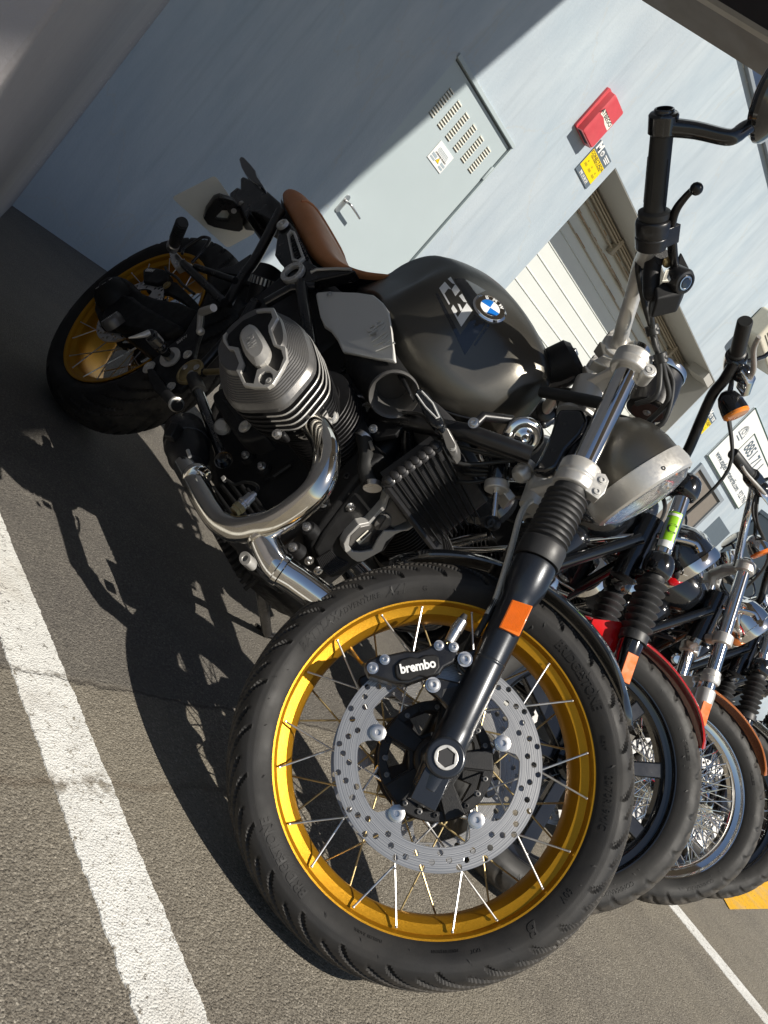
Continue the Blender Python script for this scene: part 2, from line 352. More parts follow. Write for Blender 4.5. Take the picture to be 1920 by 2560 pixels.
    a2 = N.new('ShaderNodeMath'); a2.operation = 'MULTIPLY_ADD'; L.new(noise(62, 5, .75).outputs['Fac'], a2.inputs[0]); a2.inputs[1].default_value = -1.3; L.new(a1.outputs[0], a2.inputs[2])
    a3 = N.new('ShaderNodeMath'); a3.operation = 'MULTIPLY_ADD'; L.new(sm_.outputs[0], a3.inputs[0]); a3.inputs[1].default_value = -1.2; L.new(a2.outputs[0], a3.inputs[2]); a2 = a3
    bp = N.new('ShaderNodeBump'); bp.inputs['Strength'].default_value = 1.0; bp.inputs['Distance'].default_value = .0045
    L.new(a2.outputs[0], bp.inputs['Height']); L.new(bp.outputs[0], b.inputs['Normal'])
    return mt, N, L, b, tc, bp, c, noise, ramp, mix
MT['asphalt'] = asphalt('asphalt')[0]
def roadpaint(name, col):
    mt, N, L, b, tc, bp, c, noise, ramp, mix = asphalt(name)
    pits = ramp(noise(75, 8, .78).outputs['Fac'], [(.575, (0, 0, 0)), (.615, (1, 1, 1))])
    wear = ramp(noise(5, 5, .6).outputs['Fac'], [(.50, (0, 0, 0)), (.72, (.5, .5, .5))])
    vo = N.new('ShaderNodeTexVoronoi'); vo.feature = 'DISTANCE_TO_EDGE'; vo.inputs['Scale'].default_value = 9
    dn = noise(14, 5); v = N.new('ShaderNodeVectorMath'); v.operation = 'MULTIPLY_ADD'; L.new(dn.outputs['Color'], v.inputs[0]); v.inputs[1].default_value = (.16, .16, .16); L.new(tc.outputs['Object'], v.inputs[2]); L.new(v.outputs[0], vo.inputs['Vector'])
    crk = ramp(vo.outputs['Distance'], [(0, (1, 1, 1)), (.012, (0, 0, 0))])
    ck2 = mix(ramp(noise(2.2, 2).outputs['Fac'], [(.50, (0, 0, 0)), (.56, (1, 1, 1))]).outputs[0], (0, 0, 0), crk.outputs[0])
    f = mix(1.0, pits.outputs[0], ck2, 'LIGHTEN')
    sxx = N.new('ShaderNodeSeparateXYZ'); L.new(tc.outputs['Object'], sxx.inputs[0])
    n9 = N.new('ShaderNodeMath'); n9.operation = 'MULTIPLY_ADD'; L.new(noise(7, 6, .7).outputs['Fac'], n9.inputs[0]); n9.inputs[1].default_value = .09; L.new(sxx.outputs[1], n9.inputs[2])
    n8 = N.new('ShaderNodeMath'); n8.operation = 'MULTIPLY_ADD'; L.new(sxx.outputs[0], n8.inputs[0]); n8.inputs[1].default_value = SEAM[0]; L.new(n9.outputs[0], n8.inputs[2])
    for off_, w1 in ((0.0, .010), (-.215, .022)):
        e1 = N.new('ShaderNodeMath'); e1.operation = 'SUBTRACT'; L.new(n8.outputs[0], e1.inputs[0]); e1.inputs[1].default_value = SEAM[1] + .045 + off_
        e2 = N.new('ShaderNodeMath'); e2.operation = 'ABSOLUTE'; L.new(e1.outputs[0], e2.inputs[0])
        e3 = N.new('ShaderNodeMapRange'); e3.inputs[1].default_value = w1 * .2; e3.inputs[2].default_value = w1; e3.inputs[3].default_value = .9; e3.inputs[4].default_value = 0; L.new(e2.outputs[0], e3.inputs[0])
        ek = mix(1.0, e3.outputs[0], ramp(noise(55, 5, .75).outputs['Fac'], [(.40, (0, 0, 0)), (.55, (1, 1, 1))]).outputs[0], 'MULTIPLY')
        f = mix(1.0, f, ek, 'LIGHTEN')
    shade = ramp(noise(18, 5).outputs['Fac'], [(.3, tuple(q * .86 for q in col)), (.65, col)])
    dirt = mix(wear.outputs[0], shade.outputs[0], tuple(q * .62 for q in (.62, .55, .45)))
    L.new(mix(f, dirt, c), b.inputs['Base Color'])
    bp.inputs['Distance'].default_value = .003
    return mt
MT['white_line'] = roadpaint('white_line', (.74, .735, .70))
MT['yellow_line'] = roadpaint('yellow_line', (.78, .42, .02))

def grid(name, x0, x1, y0, y1, z, nx=1, ny=1, mat=None, jag=0.0):
    mb = MB(); vs = []; 
    for j in range(ny + 1):
        for i in range(nx + 1):
            x = lerp(x0, x1, i / nx); y = lerp(y0, y1, j / ny)
            if jag:
                if i in (0, nx): x += random.uniform(-jag, jag)
                if j in (0, ny): y += random.uniform(-jag, jag)
            vs.append((x, y, z))
    fs = [(j * (nx + 1) + i, j * (nx + 1) + i + 1, (j + 1) * (nx + 1) + i + 1, (j + 1) * (nx + 1) + i) for j in range(ny) for i in range(nx)]
    return mb.add(vs, fs).build(name, mat, ang=180)
struct(grid('ground', -60, 60, -60, YW, 0, 1, 1, MT['asphalt']))
# older patch of surfacing with its raised seam
mb = MB()
pts = [Gp(u, v) for u, v in ((0, 1700), (280, 1715), (400, 1745), (560, 1765))]
def line(name, x0, x1, y0, y1, z, n, mat, jag):
    vs = []; xs = [x0, x0, lerp(x0, x1, .5), x1, x1]
    jl = jr = 0
    for j in range(n + 1):
        y = lerp(y0, y1, j / n); jl = jl * .6 + random.uniform(-jag, jag); jr = jr * .6 + random.uniform(-jag, jag)
        vs += [(x0 + jl - .001, y, -.001), (x0 + jl, y, z), (lerp(x0, x1, .5), y, z), (x1 + jr, y, z), (x1 + jr + .001, y, -.001)]
    fs = [(j * 5 + i, j * 5 + i + 1, j * 5 + i + 6, j * 5 + i + 5) for j in range(n) for i in range(4)]
    return MB().add(vs, fs).build(name, mat, ang=30)
struct(line('white_parking_line', .776, .880, -.9, 3.4, .002, 900, MT['white_line'], .0016))
struct(line('thin_parking_line', 3.115, 3.215, -1.6, 3.4, .002, 400, MT['white_line'], .0014))
ye = MB(); pg = [Gp(*q) for q in ((1790, 2216), (1823, 2275), (1990, 2272), (1990, 2200), (1880, 2170))]
ye.add([(p.x, p.y, .004) for p in pg], [tuple(reversed(range(len(pg))))])
struct(ye.build('yellow_marking', MT['yellow_line'], ang=180))

def render_mat(name, a, c2, streak=1.0, rough=.75):
    mt, N, L, b = newmat(name)
    tc = N.new('ShaderNodeTexCoord'); mp = N.new('ShaderNodeMapping'); mp.inputs['Scale'].default_value = (2.2, 1, .5); mp.inputs['Rotation'].default_value = (0, .12, 0)
    L.new(tc.outputs['Object'], mp.inputs[0])
    n1 = N.new('ShaderNodeTexNoise'); n1.inputs['Scale'].default_value = 2.6; n1.inputs['Detail'].default_value = 9; n1.inputs['Roughness'].default_value = .62; L.new(mp.outputs[0], n1.inputs['Vector'])
    n2 = N.new('ShaderNodeTexNoise'); n2.inputs['Scale'].default_value = 1.1; n2.inputs['Detail'].default_value = 4; L.new(tc.outputs['Object'], n2.inputs['Vector'])
    r = N.new('ShaderNodeValToRGB'); r.color_ramp.elements[0].position = .3; r.color_ramp.elements[0].color = (*a, 1); r.color_ramp.elements[1].position = .7; r.color_ramp.elements[1].color = (*c2, 1)
    L.new(n1.outputs['Fac'], r.inputs[0])
    m = N.new('ShaderNodeMix'); m.data_type = 'RGBA'; mr = N.new('ShaderNodeMapRange'); mr.inputs[1].default_value = .35; mr.inputs[2].default_value = .75; mr.inputs[4].default_value = .5
    L.new(n2.outputs['Fac'], mr.inputs[0]); L.new(mr.outputs[0], m.inputs[0]); L.new(r.outputs[0], m.inputs[6]); m.inputs[7].default_value = (*[lerp(x, y, .5) * f for x, y, f in zip(a, c2, (1.04, .96, .93))], 1)
    # hairline cracks and brushed-out render marks
    vo = N.new('ShaderNodeTexVoronoi'); vo.feature = 'DISTANCE_TO_EDGE'; vo.inputs['Scale'].default_value = .9
    dv = N.new('ShaderNodeVectorMath'); dv.operation = 'MULTIPLY_ADD'; L.new(n1.outputs['Color'], dv.inputs[0]); dv.inputs[1].default_value = (.35, .35, .35); L.new(tc.outputs['Object'], dv.inputs[2]); L.new(dv.outputs[0], vo.inputs['Vector'])
    cr = N.new('ShaderNodeMapRange'); cr.inputs[1].default_value = 0; cr.inputs[2].default_value = .006; cr.inputs[3].default_value = .30; cr.inputs[4].default_value = 0; L.new(vo.outputs['Distance'], cr.inputs[0])
    m2 = N.new('ShaderNodeMix'); m2.data_type = 'RGBA'; L.new(cr.outputs[0], m2.inputs[0]); L.new(m.outputs[2], m2.inputs[6]); m2.inputs[7].default_value = (.45, .42, .36, 1)
    sz = N.new('ShaderNodeSeparateXYZ'); L.new(tc.outputs['Object'], sz.inputs[0])
    ft = N.new('ShaderNodeMapRange'); ft.inputs[1].default_value = .0; ft.inputs[2].default_value = .35; ft.inputs[3].default_value = .75; ft.inputs[4].default_value = 0; L.new(sz.outputs[2], ft.inputs[0])
    mp2 = N.new('ShaderNodeMapping'); mp2.inputs['Scale'].default_value = (9, 1, .35); L.new(tc.outputs['Object'], mp2.inputs[0])
    n5 = N.new('ShaderNodeTexNoise'); n5.inputs['Scale'].default_value = 1.6; n5.inputs['Detail'].default_value = 7; n5.inputs['Roughness'].default_value = .65; L.new(mp2.outputs[0], n5.inputs['Vector'])
    dr_ = N.new('ShaderNodeMapRange'); dr_.inputs[1].default_value = .55; dr_.inputs[2].default_value = .78; dr_.inputs[3].default_value = 0; dr_.inputs[4].default_value = .34; L.new(n5.outputs['Fac'], dr_.inputs[0])
    pm_ = N.new('ShaderNodeMath'); pm_.operation = 'MULTIPLY'; L.new(ft.outputs[0], pm_.inputs[0]); L.new(n1.outputs['Fac'], pm_.inputs[1])
    mxx = N.new('ShaderNodeMath'); mxx.operation = 'MAXIMUM'; L.new(pm_.outputs[0], mxx.inputs[0]); L.new(dr_.outputs[0], mxx.inputs[1])
    m3 = N.new('ShaderNodeMix'); m3.data_type = 'RGBA'; L.new(mxx.outputs[0], m3.inputs[0]); L.new(m2.outputs[2], m3.inputs[6]); m3.inputs[7].default_value = (*[q * .62 for q in a], 1)
    L.new(m3.outputs[2], b.inputs['Base Color']); b.inputs['Roughness'].default_value = rough
    n3 = N.new('ShaderNodeTexNoise'); n3.inputs['Scale'].default_value = 90; n3.inputs['Detail'].default_value = 6; n3.inputs['Roughness'].default_value = .7; L.new(tc.outputs['Object'], n3.inputs['Vector'])
    ad = N.new('ShaderNodeMath'); ad.operation = 'MULTIPLY_ADD'; L.new(n1.outputs['Fac'], ad.inputs[0]); ad.inputs[1].default_value = 3; L.new(n3.outputs['Fac'], ad.inputs[2])
    bp = N.new('ShaderNodeBump'); bp.inputs['Strength'].default_value = .55; bp.inputs['Distance'].default_value = .003; L.new(ad.outputs[0], bp.inputs['Height']); L.new(bp.outputs[0], b.inputs['Normal'])
    return mt
MT['wall'] = render_mat('wall_render', (.34, .415, .48), (.475, .54, .585))
MT['wall_dark'] = render_mat('side_render', (.30, .29, .30), (.38, .365, .36))
MT['door'] = pmat('door_paint', (.42, .485, .505), .45, nscale=3, namt=.06, rvar=.1, bump=.15, bscale=40)
MT['shutter'] = pmat('shutter_paint', (.66, .68, .65), .45, nscale=6, namt=.05, bump=.1)
MT['beige'] = pmat('beige_metal', (.42, .37, .29), .5, nscale=14, namt=.18, dust=.1)
MT['jamb'] = pmat('jamb', (.40, .39, .36), .7, nscale=5, namt=.06)
MT['soffit'] = pmat('soffit', (.36, .36, .33), .7, nscale=5, namt=.06)
MT['box_red'] = pmat('box_red', (.58, .07, .085), .42, nscale=26, namt=.12, rvar=.15, dust=.06)
MT['box_worn'] = pmat('box_worn', (.62, .22, .24), .5, nscale=26, namt=.2)
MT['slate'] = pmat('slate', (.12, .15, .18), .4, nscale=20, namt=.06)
MT['yellow'] = pmat('yellow', (.85, .62, .0), .4, nscale=20, namt=.03)
MT['pane'] = pmat('pane', (.04, .055, .09), .08, nscale=8, namt=.2, coat=.5)
MT['winframe'] = pmat('winframe', (.24, .27, .30), .5, nscale=20, namt=.12)
MT['rust'] = pmat('rust', (.30, .15, .05), .8, nscale=60, namt=.4)
MT['cabinet'] = pmat('cabinet', (.36, .42, .46), .45, nscale=8, namt=.06)
MT['slit'] = pmat('slit', (.09, .08, .06), .8)
MT['brown'] = pmat('brown', (.022, .016, .014), .45, nscale=20, namt=.2)
MT['taupe'] = pmat('taupe', (.20, .175, .15), .6, nscale=20, namt=.08)

bl = thing('building', 'pale blue rendered building with a metal service door and a roller shutter, beyond the motorcycles', 'building', Matrix.Translation((3, YW, 0)))
off = Matrix.Translation((-3, -YW, 0))
def bpart(mb, name, mat, **k): return mb.build(name, mat, bl, mtx=off, **k)
GX0, GX1, GZ = 4.822, 8.35, 2.728                 # garage opening
DX0, DX1, DZ = 3.156, 3.931, 2.165                # service door
TH = .6
w = MB()
def wb(x0, x1, z0, z1, y0=YW, y1=YW + TH): w.box(((x0 + x1) / 2, (y0 + y1) / 2, (z0 + z1) / 2), (x1 - x0, y1 - y0, z1 - z0))
WX0, WX1, WZ = 4.80, 7.4, 3.93
wb(1.2, DX0, -.05, 3.9); wb(DX0, DX1, DZ, 3.9); wb(DX1, GX0, -.05, 3.9); wb(GX0, GX1, GZ, 3.9)
wb(GX1, 26, -.05, 3.9)
wb(1.2, WX0, 3.9, 9); wb(WX1, 26, 3.9, 9); wb(WX0, WX1, 5.3, 9)
bpart(w, 'wall', MT['wall'], ang=30)
# lower right step of the shutter opening
w = MB(); w.box((8.44, YW + .17, 1.33), (.18, .3, 2.66))
# door
d = MB(); d.box(((DX0 + DX1) / 2, YW + .028, DZ / 2 - .004), (DX1 - DX0 - .012, .03, DZ - .012))
door = bpart(d, 'door', MT['door'], bevel=.002)
fr = MB(); fr.box(((DX0 + DX1) / 2, YW + .012, DZ + .012), (DX1 - DX0 + .02, .05, .026)); fr.box((DX1 + .006, YW + .014, 1.08), (.014, .045, 2.15))
for z in (.35, 1.95): fr.cyl((DX1 - .004, YW + .004, z - .05), (DX1 - .004, YW + .004, z + .05), .009, n=12)
fr.build('door_frame', MT['door'], door, bevel=.002)
sl_ = MB(); lp = MB()
for g in range(6):
    xc = lerp(3.287, 3.803, g / 5)
    for k in range(10):
        z = lerp(1.862, 2.034, k / 9)
        sl_.box((xc, YW + .0112, z), (.048, .0036, .0030)); lp.box((xc, YW + .0095, z + .0075), (.048, .007, .0070))
sl_.build('vent_slots', MT['slit'], door); lp.build('vent_louvres', MT['plate'], door)
h = MB(); hx = 3.213
h.plate([[(a + hx, b2 + 1.142) for a, b2 in [(.017 * math.cos(t), .045 * (1 if math.sin(t) > 0 else -1) + .017 * math.sin(t)) for t in [2 * PI * k / 24 + .01 for k in range(24)]]]], frame_of(Vector((0, YW + .010, 0)), Vector((1, 0, 0)), Vector((0, 0, 1)), Vector((0, -1, 0))), .006, .0015)
hd = h.build('handle_plate', MT['steel'], door)
h = MB(); h.tube([(hx, YW, 1.165), (hx, YW - .045, 1.165), (hx + .02, YW - .055, 1.163), (hx + .115, YW - .055, 1.15)], [.010, .010, .010, .009], 12, smooth=5, flat=.8)
h.build('lever_handle', MT['steel'], hd, ang=50)
lb = MB(); lb.box((3.547, YW + .010, 1.766), (.165, .004, .125)); lab = lb.build('warning_plate', MT['white'], door)
lb = MB()
FW = lambda x, z, y: frame_of(Vector((x, y, z)), Vector((1, 0, 0)), Vector((0, 0, 1)), Vector((0, -1, 0)))
for i, (x, z, wd_, hh) in enumerate([(3.545, 1.800, .10, .004), (3.545, 1.792, .11, .003), (3.545, 1.785, .11, .003), (3.55, 1.777, .11, .003), (3.50, 1.745, .05, .018), (3.50, 1.724, .05, .012), (3.60, 1.745, .045, .016), (3.60, 1.724, .045, .014)]):
    lb.box((x, YW + .0075, z), (wd_, .001, hh))
lb.build('fine_print', MT['cabinet'], lab)
vs, fs = text_mesh('¡ATENCION PELIGRO!', .0125, .0008, bold=.0003); MB().add(vs, fs, FW(3.55, 1.764, YW + .007)).build('heading', MT['ink'], lab)
tr = MB(); tr.plate([[(-.016, -.012), (.016, -.012), (0, .015)]], FW(3.547, 1.742, YW + .0068), .001); tr.build('warning_triangle', MT['yellow'], lab)
tr = MB(); tr.plate([[(-.019, -.0138), (.019, -.0138), (0, .019)]], FW(3.547, 1.742, YW + .0074), .001); tr.plate([[(-.001, -.008), (.003, .001), (.0005, .001), (.002, .008), (-.003, -.001), (-.0003, -.001)]], FW(3.547, 1.742, YW + .006), .001); tr.build('triangle_border', MT['ink'], lab)
# garage recess: shutter of horizontal slats, soffit box, rails
YS = YW + .46
sh = MB(); prof = []
n_s = 18
for i in range(-1, n_s):
    z0 = i * .13 + .102; z1 = z0 + .13
    if z1 > 2.5: break
    prof += [(YS + .006, z0), (YS - .004, z0 + .004), (YS - .004, z0 + .012), (YS, z0 + .016), (YS, z1 - .006)]
prof += [(YS + .006, 2.405), (YS + .006, 2.75)]
vs = []; fs = []
for y, z in prof: vs += [(GX0 - .05, y, z), (GX1 + .25, y, z)]
for i in range(len(prof) - 1): fs.append((2 * i, 2 * i + 1, 2 * i + 3, 2 * i + 2))
sh.add(vs, fs)
shut = bpart(sh, 'roller_shutter', MT['shutter'], ang=20)
sf = MB(); sf.box(((GX0 + GX1) / 2, YS - .05, GZ - .055), (GX1 - GX0, .04, .012)); 
for (z, y, hh, dd) in ((2.700, YS - .030, .016, .05), (2.652, YS - .030, .016, .05), (2.604, YS - .024, .014, .04), (2.512, YS - .016, .016, .03), (2.404, YS - .010, .010, .02)):
    sf.box(((GX0 + GX1) / 2 - .02, y, z), (GX1 - GX0 - .05, dd, hh))
for x in (6.01, 7.95): sf.box((x, YS - .040, 2.635), (.05, .06, .15))
sf.build('shutter_rails', MT['beige'], shut, mtx=None, bevel=.003)
ru = MB(); random.seed(11)
for k in range(60):
    x = random.uniform(GX0 + .1, GX1 - .1); z, y = random.choice(((2.520, YS - .032), (2.506, YS - .032), (2.408, YS - .0205), (2.612, YS - .045)))
    ru.box((x, y, z), (random.uniform(.02, .25), .002, random.uniform(.002, .006)))
ru.build('rust_streaks', MT['rust'], shut)
jb = MB(); jb.box((GX1 - .003, YW + .23, 1.36), (.006, .456, 2.72)); jb.box(((GX0 + GX1) / 2, YW + .23, GZ - .004), (GX1 - GX0 - .01, .454, .006)); jb.box((GX1 - .12, YW + .12, GZ - .05), (.22, .22, .09))
bpart(jb, 'reveal', MT['jamb'])
bk = MB(); bk.box(((GX0 + GX1) / 2, YW + .7, 1.5), (4.4, .05, 3.4)); bk.box(((WX0 + WX1) / 2, YW + .7, 4.6), (3, .05, 1.6)); bpart(bk, 'inner_wall', MT['brown'])
# window at the top of the picture
wf = MB()
y = YW + .10
wf.box(((WX0 + WX1) / 2, YW + .06, WZ - .014), (WX1 - WX0 - .004, .20, .032)); wf.box((WX0 + .035, y, 4.6), (.07, .06, 1.36)); wf.box((WX1 - .035, y, 4.6), (.07, .06, 1.36)); wf.box(((WX0 + WX1) / 2, y, 5.27), (2.6, .06, .055))
wf.box(((WX0 + WX1) / 2, y, WZ + .03), (WX1 - WX0 - .15, .07, .05))
for x in (5.62, 6.5): wf.box((x, y, 4.6), (.06, .05, 1.28))
win = bpart(wf, 'window', MT['winframe'], bevel=.004)
pn = MB(); pn.box(((WX0 + WX1) / 2, y + .02, 4.6), (WX1 - WX0, .008, 1.36)); pn.build('window_pane', MT['pane'], win)

# left side wall
sw = MB()
c0 = Vector((1.752, 4.137, 0)); dr = Vector((-.36, -.81, 0)).normalized(); nn = Vector((-.9, .4, 0)).normalized()
a = c0; e = c0 + dr * 3.6
sw.prism([a, e, e + nn * .3, a + nn * .3 + Vector((0, .0, 0))], (0, 0, 6))
sidew = tag(sw.build('side_wall', MT['wall_dark'], bevel=.006), 'dark grey rendered side wall with white paint chips on its corner, left of the blue wall', 'wall')
ch = MB()
for z, s_ in ((.72, .022), (.98, .016), (1.26, .02), (1.95, .018)):
    pp = [c0 - nn * .0 + dr * random.uniform(.002, .016) + Vector((0, 0, z + random.uniform(-s_, s_))) - Vector((.9, -.4, 0)) * -.0 for _ in range(3)]
    base = c0 + dr * .004 + Vector((0, 0, z)) - nn * .0008
    q = [base + dr * x2 + Vector((0, 0, z2)) for x2, z2 in ((0, -s_), (.010, -s_ * .4), (.006, 0), (.012, s_ * .5), (0, s_))]
    ch.prism(q, -nn * .001)
ch.build('paint_chips', MT['white'], sidew)
for k in range(1):
    sp = MB()
    for i in range(170):
        t = random.uniform(.05, 1.2); z = random.uniform(.3, 2.6); r = random.choice((.0015, .002, .003)); q = c0 + dr * t + Vector((0, 0, z)) - nn * .001
        sp.prism([q + dr * r, q + Vector((0, 0, r)), q - dr * r, q - Vector((0, 0, r))], -nn * .0005)
    sp.build('paint_specks', MT['white'], sidew)

# alarm box
ax0, ax1, az0, az1 = 4.205, 4.425, 2.585, 2.905
al = thing('alarm_box', 'weathered red alarm siren box on the pale wall above the grey and yellow notice', 'alarm box', Matrix.Translation(((ax0 + ax1) / 2, YW, az0)))
al.matrix_world = Matrix.Translation(((ax0 + ax1) / 2 + .006, YW, az0 + .01))
hw = .108; ht = .315
b_ = MB()
secs = []
for y, ins in ((0, 0), (-.022, 0), (-.022, .012), (-.066, .02), (-.073, .032)):
    x0, x1, z0, z1 = -hw + ins * 1.8, hw - ins * .2, .0 + ins * .3, ht - ins * .3; r = .012
    secs.append([Vector((cx + r * math.cos(t), y, cz + r * math.sin(t))) for cx, cz, t0 in ((x1 - r, z1 - r, 0), (x0 + r, z1 - r, PI / 2), (x0 + r, z0 + r, PI), (x1 - r, z0 + r, 1.5 * PI)) for t in (t0, t0 + PI / 4, t0 + PI / 2)])
b_.loft(secs); b_.build('box_body', MT['box_red'], al, ang=30, bevel=.001)
b_ = MB(); b_.box((-.01, -.044, -.0005), (.13, .028, .004)); b_.build('sound_slot', MT['ink'], al)
b_ = MB(); b_.box((.004, -.044, .001), (.185, .052, .003)); b_.build('base_rim', MT['box_worn'], al, bevel=.001)
vs, fs = text_mesh('ATBEGO', .042, .001, bold=.0008); MB().add(vs, fs, frame_of(Vector((.008, -.0738, .185)), Vector((1, 0, 0)), Vector((0, 0, 1)), Vector((0, -1, 0)))).build('lettering', MT['ink'], al)
b_ = MB(); b_.plate([[(-.065, -.02), (-.02, -.012), (.03, -.026), (.09, -.028), (.09, .022), (-.065, .02)]], frame_of(Vector((.005, -.0732, .18)), Vector((1, 0, 0)), Vector((0, 0, 1)), Vector((0, -1, 0))), .0006); b_.build('faded_band', MT['plate'], al)

def notice(x0, x1, z0, z1, label, full=True):
    t = thing('security_notice', label, 'notice', Matrix.Translation(((x0 + x1) / 2, YW, z0)))
    W_ = x1 - x0; H_ = z1 - z0
    p = MB(); p.box((0, -.004, H_ / 2), (W_, .008, H_)); p.build('board', MT['slate'], t, bevel=.001)
    p = MB(); p.box((0, -.0088, H_ * .44), (W_ * .97, .0014, H_ * .54)); p.build('yellow_panel', MT['yellow'], t)
    f2 = lambda x, z, y=-.0098: frame_of(Vector((x, y, z)), Vector((1, 0, 0)), Vector((0, 0, 1)), Vector((0, -1, 0)))
    k = MB()
    for s_, sz, x, z in (('CONECTADA', W_ * .155, 0, H_ * .635), ('CON AVISO A POLICIA', W_ * .075, 0, H_ * .555)):
        vs, fs = text_mesh(s_, sz, .0008, bold=.0004); k.add(vs, fs, f2(x, z))
    for i in (-1, 0, 1):
        k.plate([circ(W_ * .028, 12), circ(W_ * .018, 12)], f2(i * W_ * .3, H_ * .42), .0008)
        for j in range(3): k.box((i * W_ * .3, -.0098, H_ * (.34 - .025 * j)), (W_ * .16, .0008, H_ * .008))
    k.build('black_print', MT['ink'], t)
    k = MB(); vs, fs = text_mesh('M', W_ * .36, .001, bold=.004); k.add(vs, fs, f2(-W_ * .33, H_ * .87))
    k.plate([circ(W_ * .085, 24)], f2(-W_ * .06, H_ * .86), .0008)
    for j in range(3): k.box((W_ * .28, -.0096, H_ * (.92 - .055 * j)), (W_ * (.34 - .05 * j), .001, H_ * .032))
    vs, fs = text_mesh('900 10 50 50', W_ * .11, .001, bold=.0008); k.add(vs, fs, f2(0, H_ * .10)); k.box((0, -.0096, H_ * .045), (W_ * .6, .001, H_ * .012))
    k.build('white_print', MT['white'], t)
    k = MB(); k.box((-W_ * .06, -.0112, H_ * .86), (W_ * .13, .0008, H_ * .012)); k.box((-W_ * .06, -.0112, H_ * .885), (W_ * .07, .0008, H_ * .012)); k.box((-W_ * .06, -.0112, H_ * .83), (W_ * .08, .0008, H_ * .02)); k.build('roundel_print', MT['slate'], t)
    return t
notice(4.507, 4.735, 2.465, 2.717, 'grey and yellow security notice just above the left corner of the shutter opening')
# trowel ridges and a water stain on the wall
zW = zz(960, 0, .5787)
pp = [Vector((4.80 + k * .08, YW - .001, 3.925 + random.uniform(-.03, .004))) for k in range(14)]
m_ = MB().prism([Vector((4.79, YW - .002, 3.93))] + [p + Vector((0, -.001, 0)) for p in pp] + [Vector((5.9, YW - .002, 3.93))], (0, .004, 0)); bpart(m_, 'peeling_plaster', MT['plate'])
# things on the far part of the wall
q0 = Wp(1730, 1066); q1 = Wp(1748, 1100)
notice(8.72, 9.0, 2.28, 2.56, 'small grey and yellow security notice on the far wall beside the lettered board')
zP = zz(1700, 900, .1808)
def Wq(*q): return [Wp(u, v) for u, v in zP(*q)]
bb = Wq((390, 1290), (810, 2020), (1180, 1520), (560, 870), (830, 780), (590, 1140), (770, 960), (1030, 1530), (380, 1640), (560, 1920), (240, 2150), (1040, 970))
BX0, BX1 = 9.50, 11.48
bt = thing('wall_board', 'large white lettered board on the far wall behind the handlebars', 'sign board', Matrix.Translation((BX0, YW, 2.28)))
p = MB(); p.box(((BX1 - BX0) / 2, -.012, .36), (BX1 - BX0, .024, .76)); p.build('board', MT['white'], bt, bevel=.003)
p = MB()
for (x0, x1, z0, z1) in ((0, 1.98, -.02, -.012), (0, 1.98, .732, .74), (0, .006, -.02, .74), (1.974, 1.98, -.02, .74), (.52, 1.98, .33, .338), (.52, 1.98, .60, .606), (.52, .526, .33, .60)):
    p.box(((x0 + x1) / 2, -.026, (z0 + z1) / 2), (x1 - x0 if x1 - x0 > .01 else .012, .004, z1 - z0 if z1 - z0 > .01 else .014))
p.build('green_lines', pmat('green_line', (.03, .07, .05), .5), bt)
p = MB(); fB = lambda x, z: frame_of(Vector((x, -.026, z)), Vector((1, 0, 0)), Vector((0, 0, 1)), Vector((0, -1, 0)))
vs, fs = text_mesh('www.eagleridertenerife.com', .115, .002, bold=.001); p.add(vs, fs, fB(.80, .10))
vs, fs = text_mesh('8851 71 1', .22, .002, bold=.003); p.add(vs, fs, fB(1.05, .47))
vs, fs = text_mesh('922 796', .12, .002); p.add(vs, fs, fB(1.75, .10))
for k in range(16):
    t = PI * k / 15; p.box((.26 + .10 * math.cos(t), -.026, .46 + .10 * math.sin(t)), (.035, .003, .006), Matrix.Rotation(-t, 3, 'Y'))
p.box((.26, -.026, .44), (.24, .003, .012)); p.box((.26, -.026, .40), (.16, .003, .012)); p.plate([circ(.04, 16), circ(.03, 16)], fB(.26, .50), .003)
p.build('lettering', MT['slate'], bt)
cb = thing('meter_cabinet', 'pale blue grey metal cabinet on the far wall below the small notice', 'cabinet', Matrix.Translation((9.0, YW, 1.2)))
p = MB(); p.box((0, -.09, .36), (.62, .18, .74)); p.build('cabinet_body', MT['cabinet'], cb, bevel=.01)
p = MB(); p.box((0, -.185, .36), (.54, .01, .66)); cbd = p.build('cabinet_door', MT['door'], cb, bevel=.004)
p = MB(); p.box((.2, -.196, .4), (.03, .02, .09)); p.build('catch', MT['steel'], cbd, bevel=.002)
# dark framed opening lower on the far wall
ofr = MB(); ox0, ox1, oz0, oz1 = 9.60, 10.80, .06, 2.10
for (x0, x1, z0, z1) in ((ox0, ox1, oz1, oz1 + .06), (ox0, ox1, oz0 - .06, oz0), (ox0 - .06, ox0, oz0 - .06, oz1 + .06), (ox1, ox1 + .06, oz0 - .06, oz1 + .06)):
    ofr.box(((x0 + x1) / 2, YW - .015, (z0 + z1) / 2), (x1 - x0, .04, z1 - z0))
ow = bpart(ofr, 'window', MT['winframe'], bevel=.004)
p = MB(); p.box(((ox0 + ox1) / 2, YW - .004, (oz0 + oz1) / 2), (ox1 - ox0, .006, oz1 - oz0)); p.build('window_pane', MT['taupe'], ow)
shp = MB(); shp.box((11.62, YW + .004, 1.0), (.78, .012, 2.0)); bpart(shp, 'shade_panel', MT['slate'], bevel=.003)  # flat dark panel standing in for a shadow on the far wall
yw_ = tag(MB().box((12.35, 3.25, 1.25), (.20, 1.74, 2.5)).box((12.35, 3.25, 2.53), (.26, 1.78, .06)).build('dark_filler_wall', MT['slate'], bevel=.006), 'low dark grey wall added to fill the dark area behind the farthest handlebars', 'wall')  # made-up wall whose unlit face fills a dark area
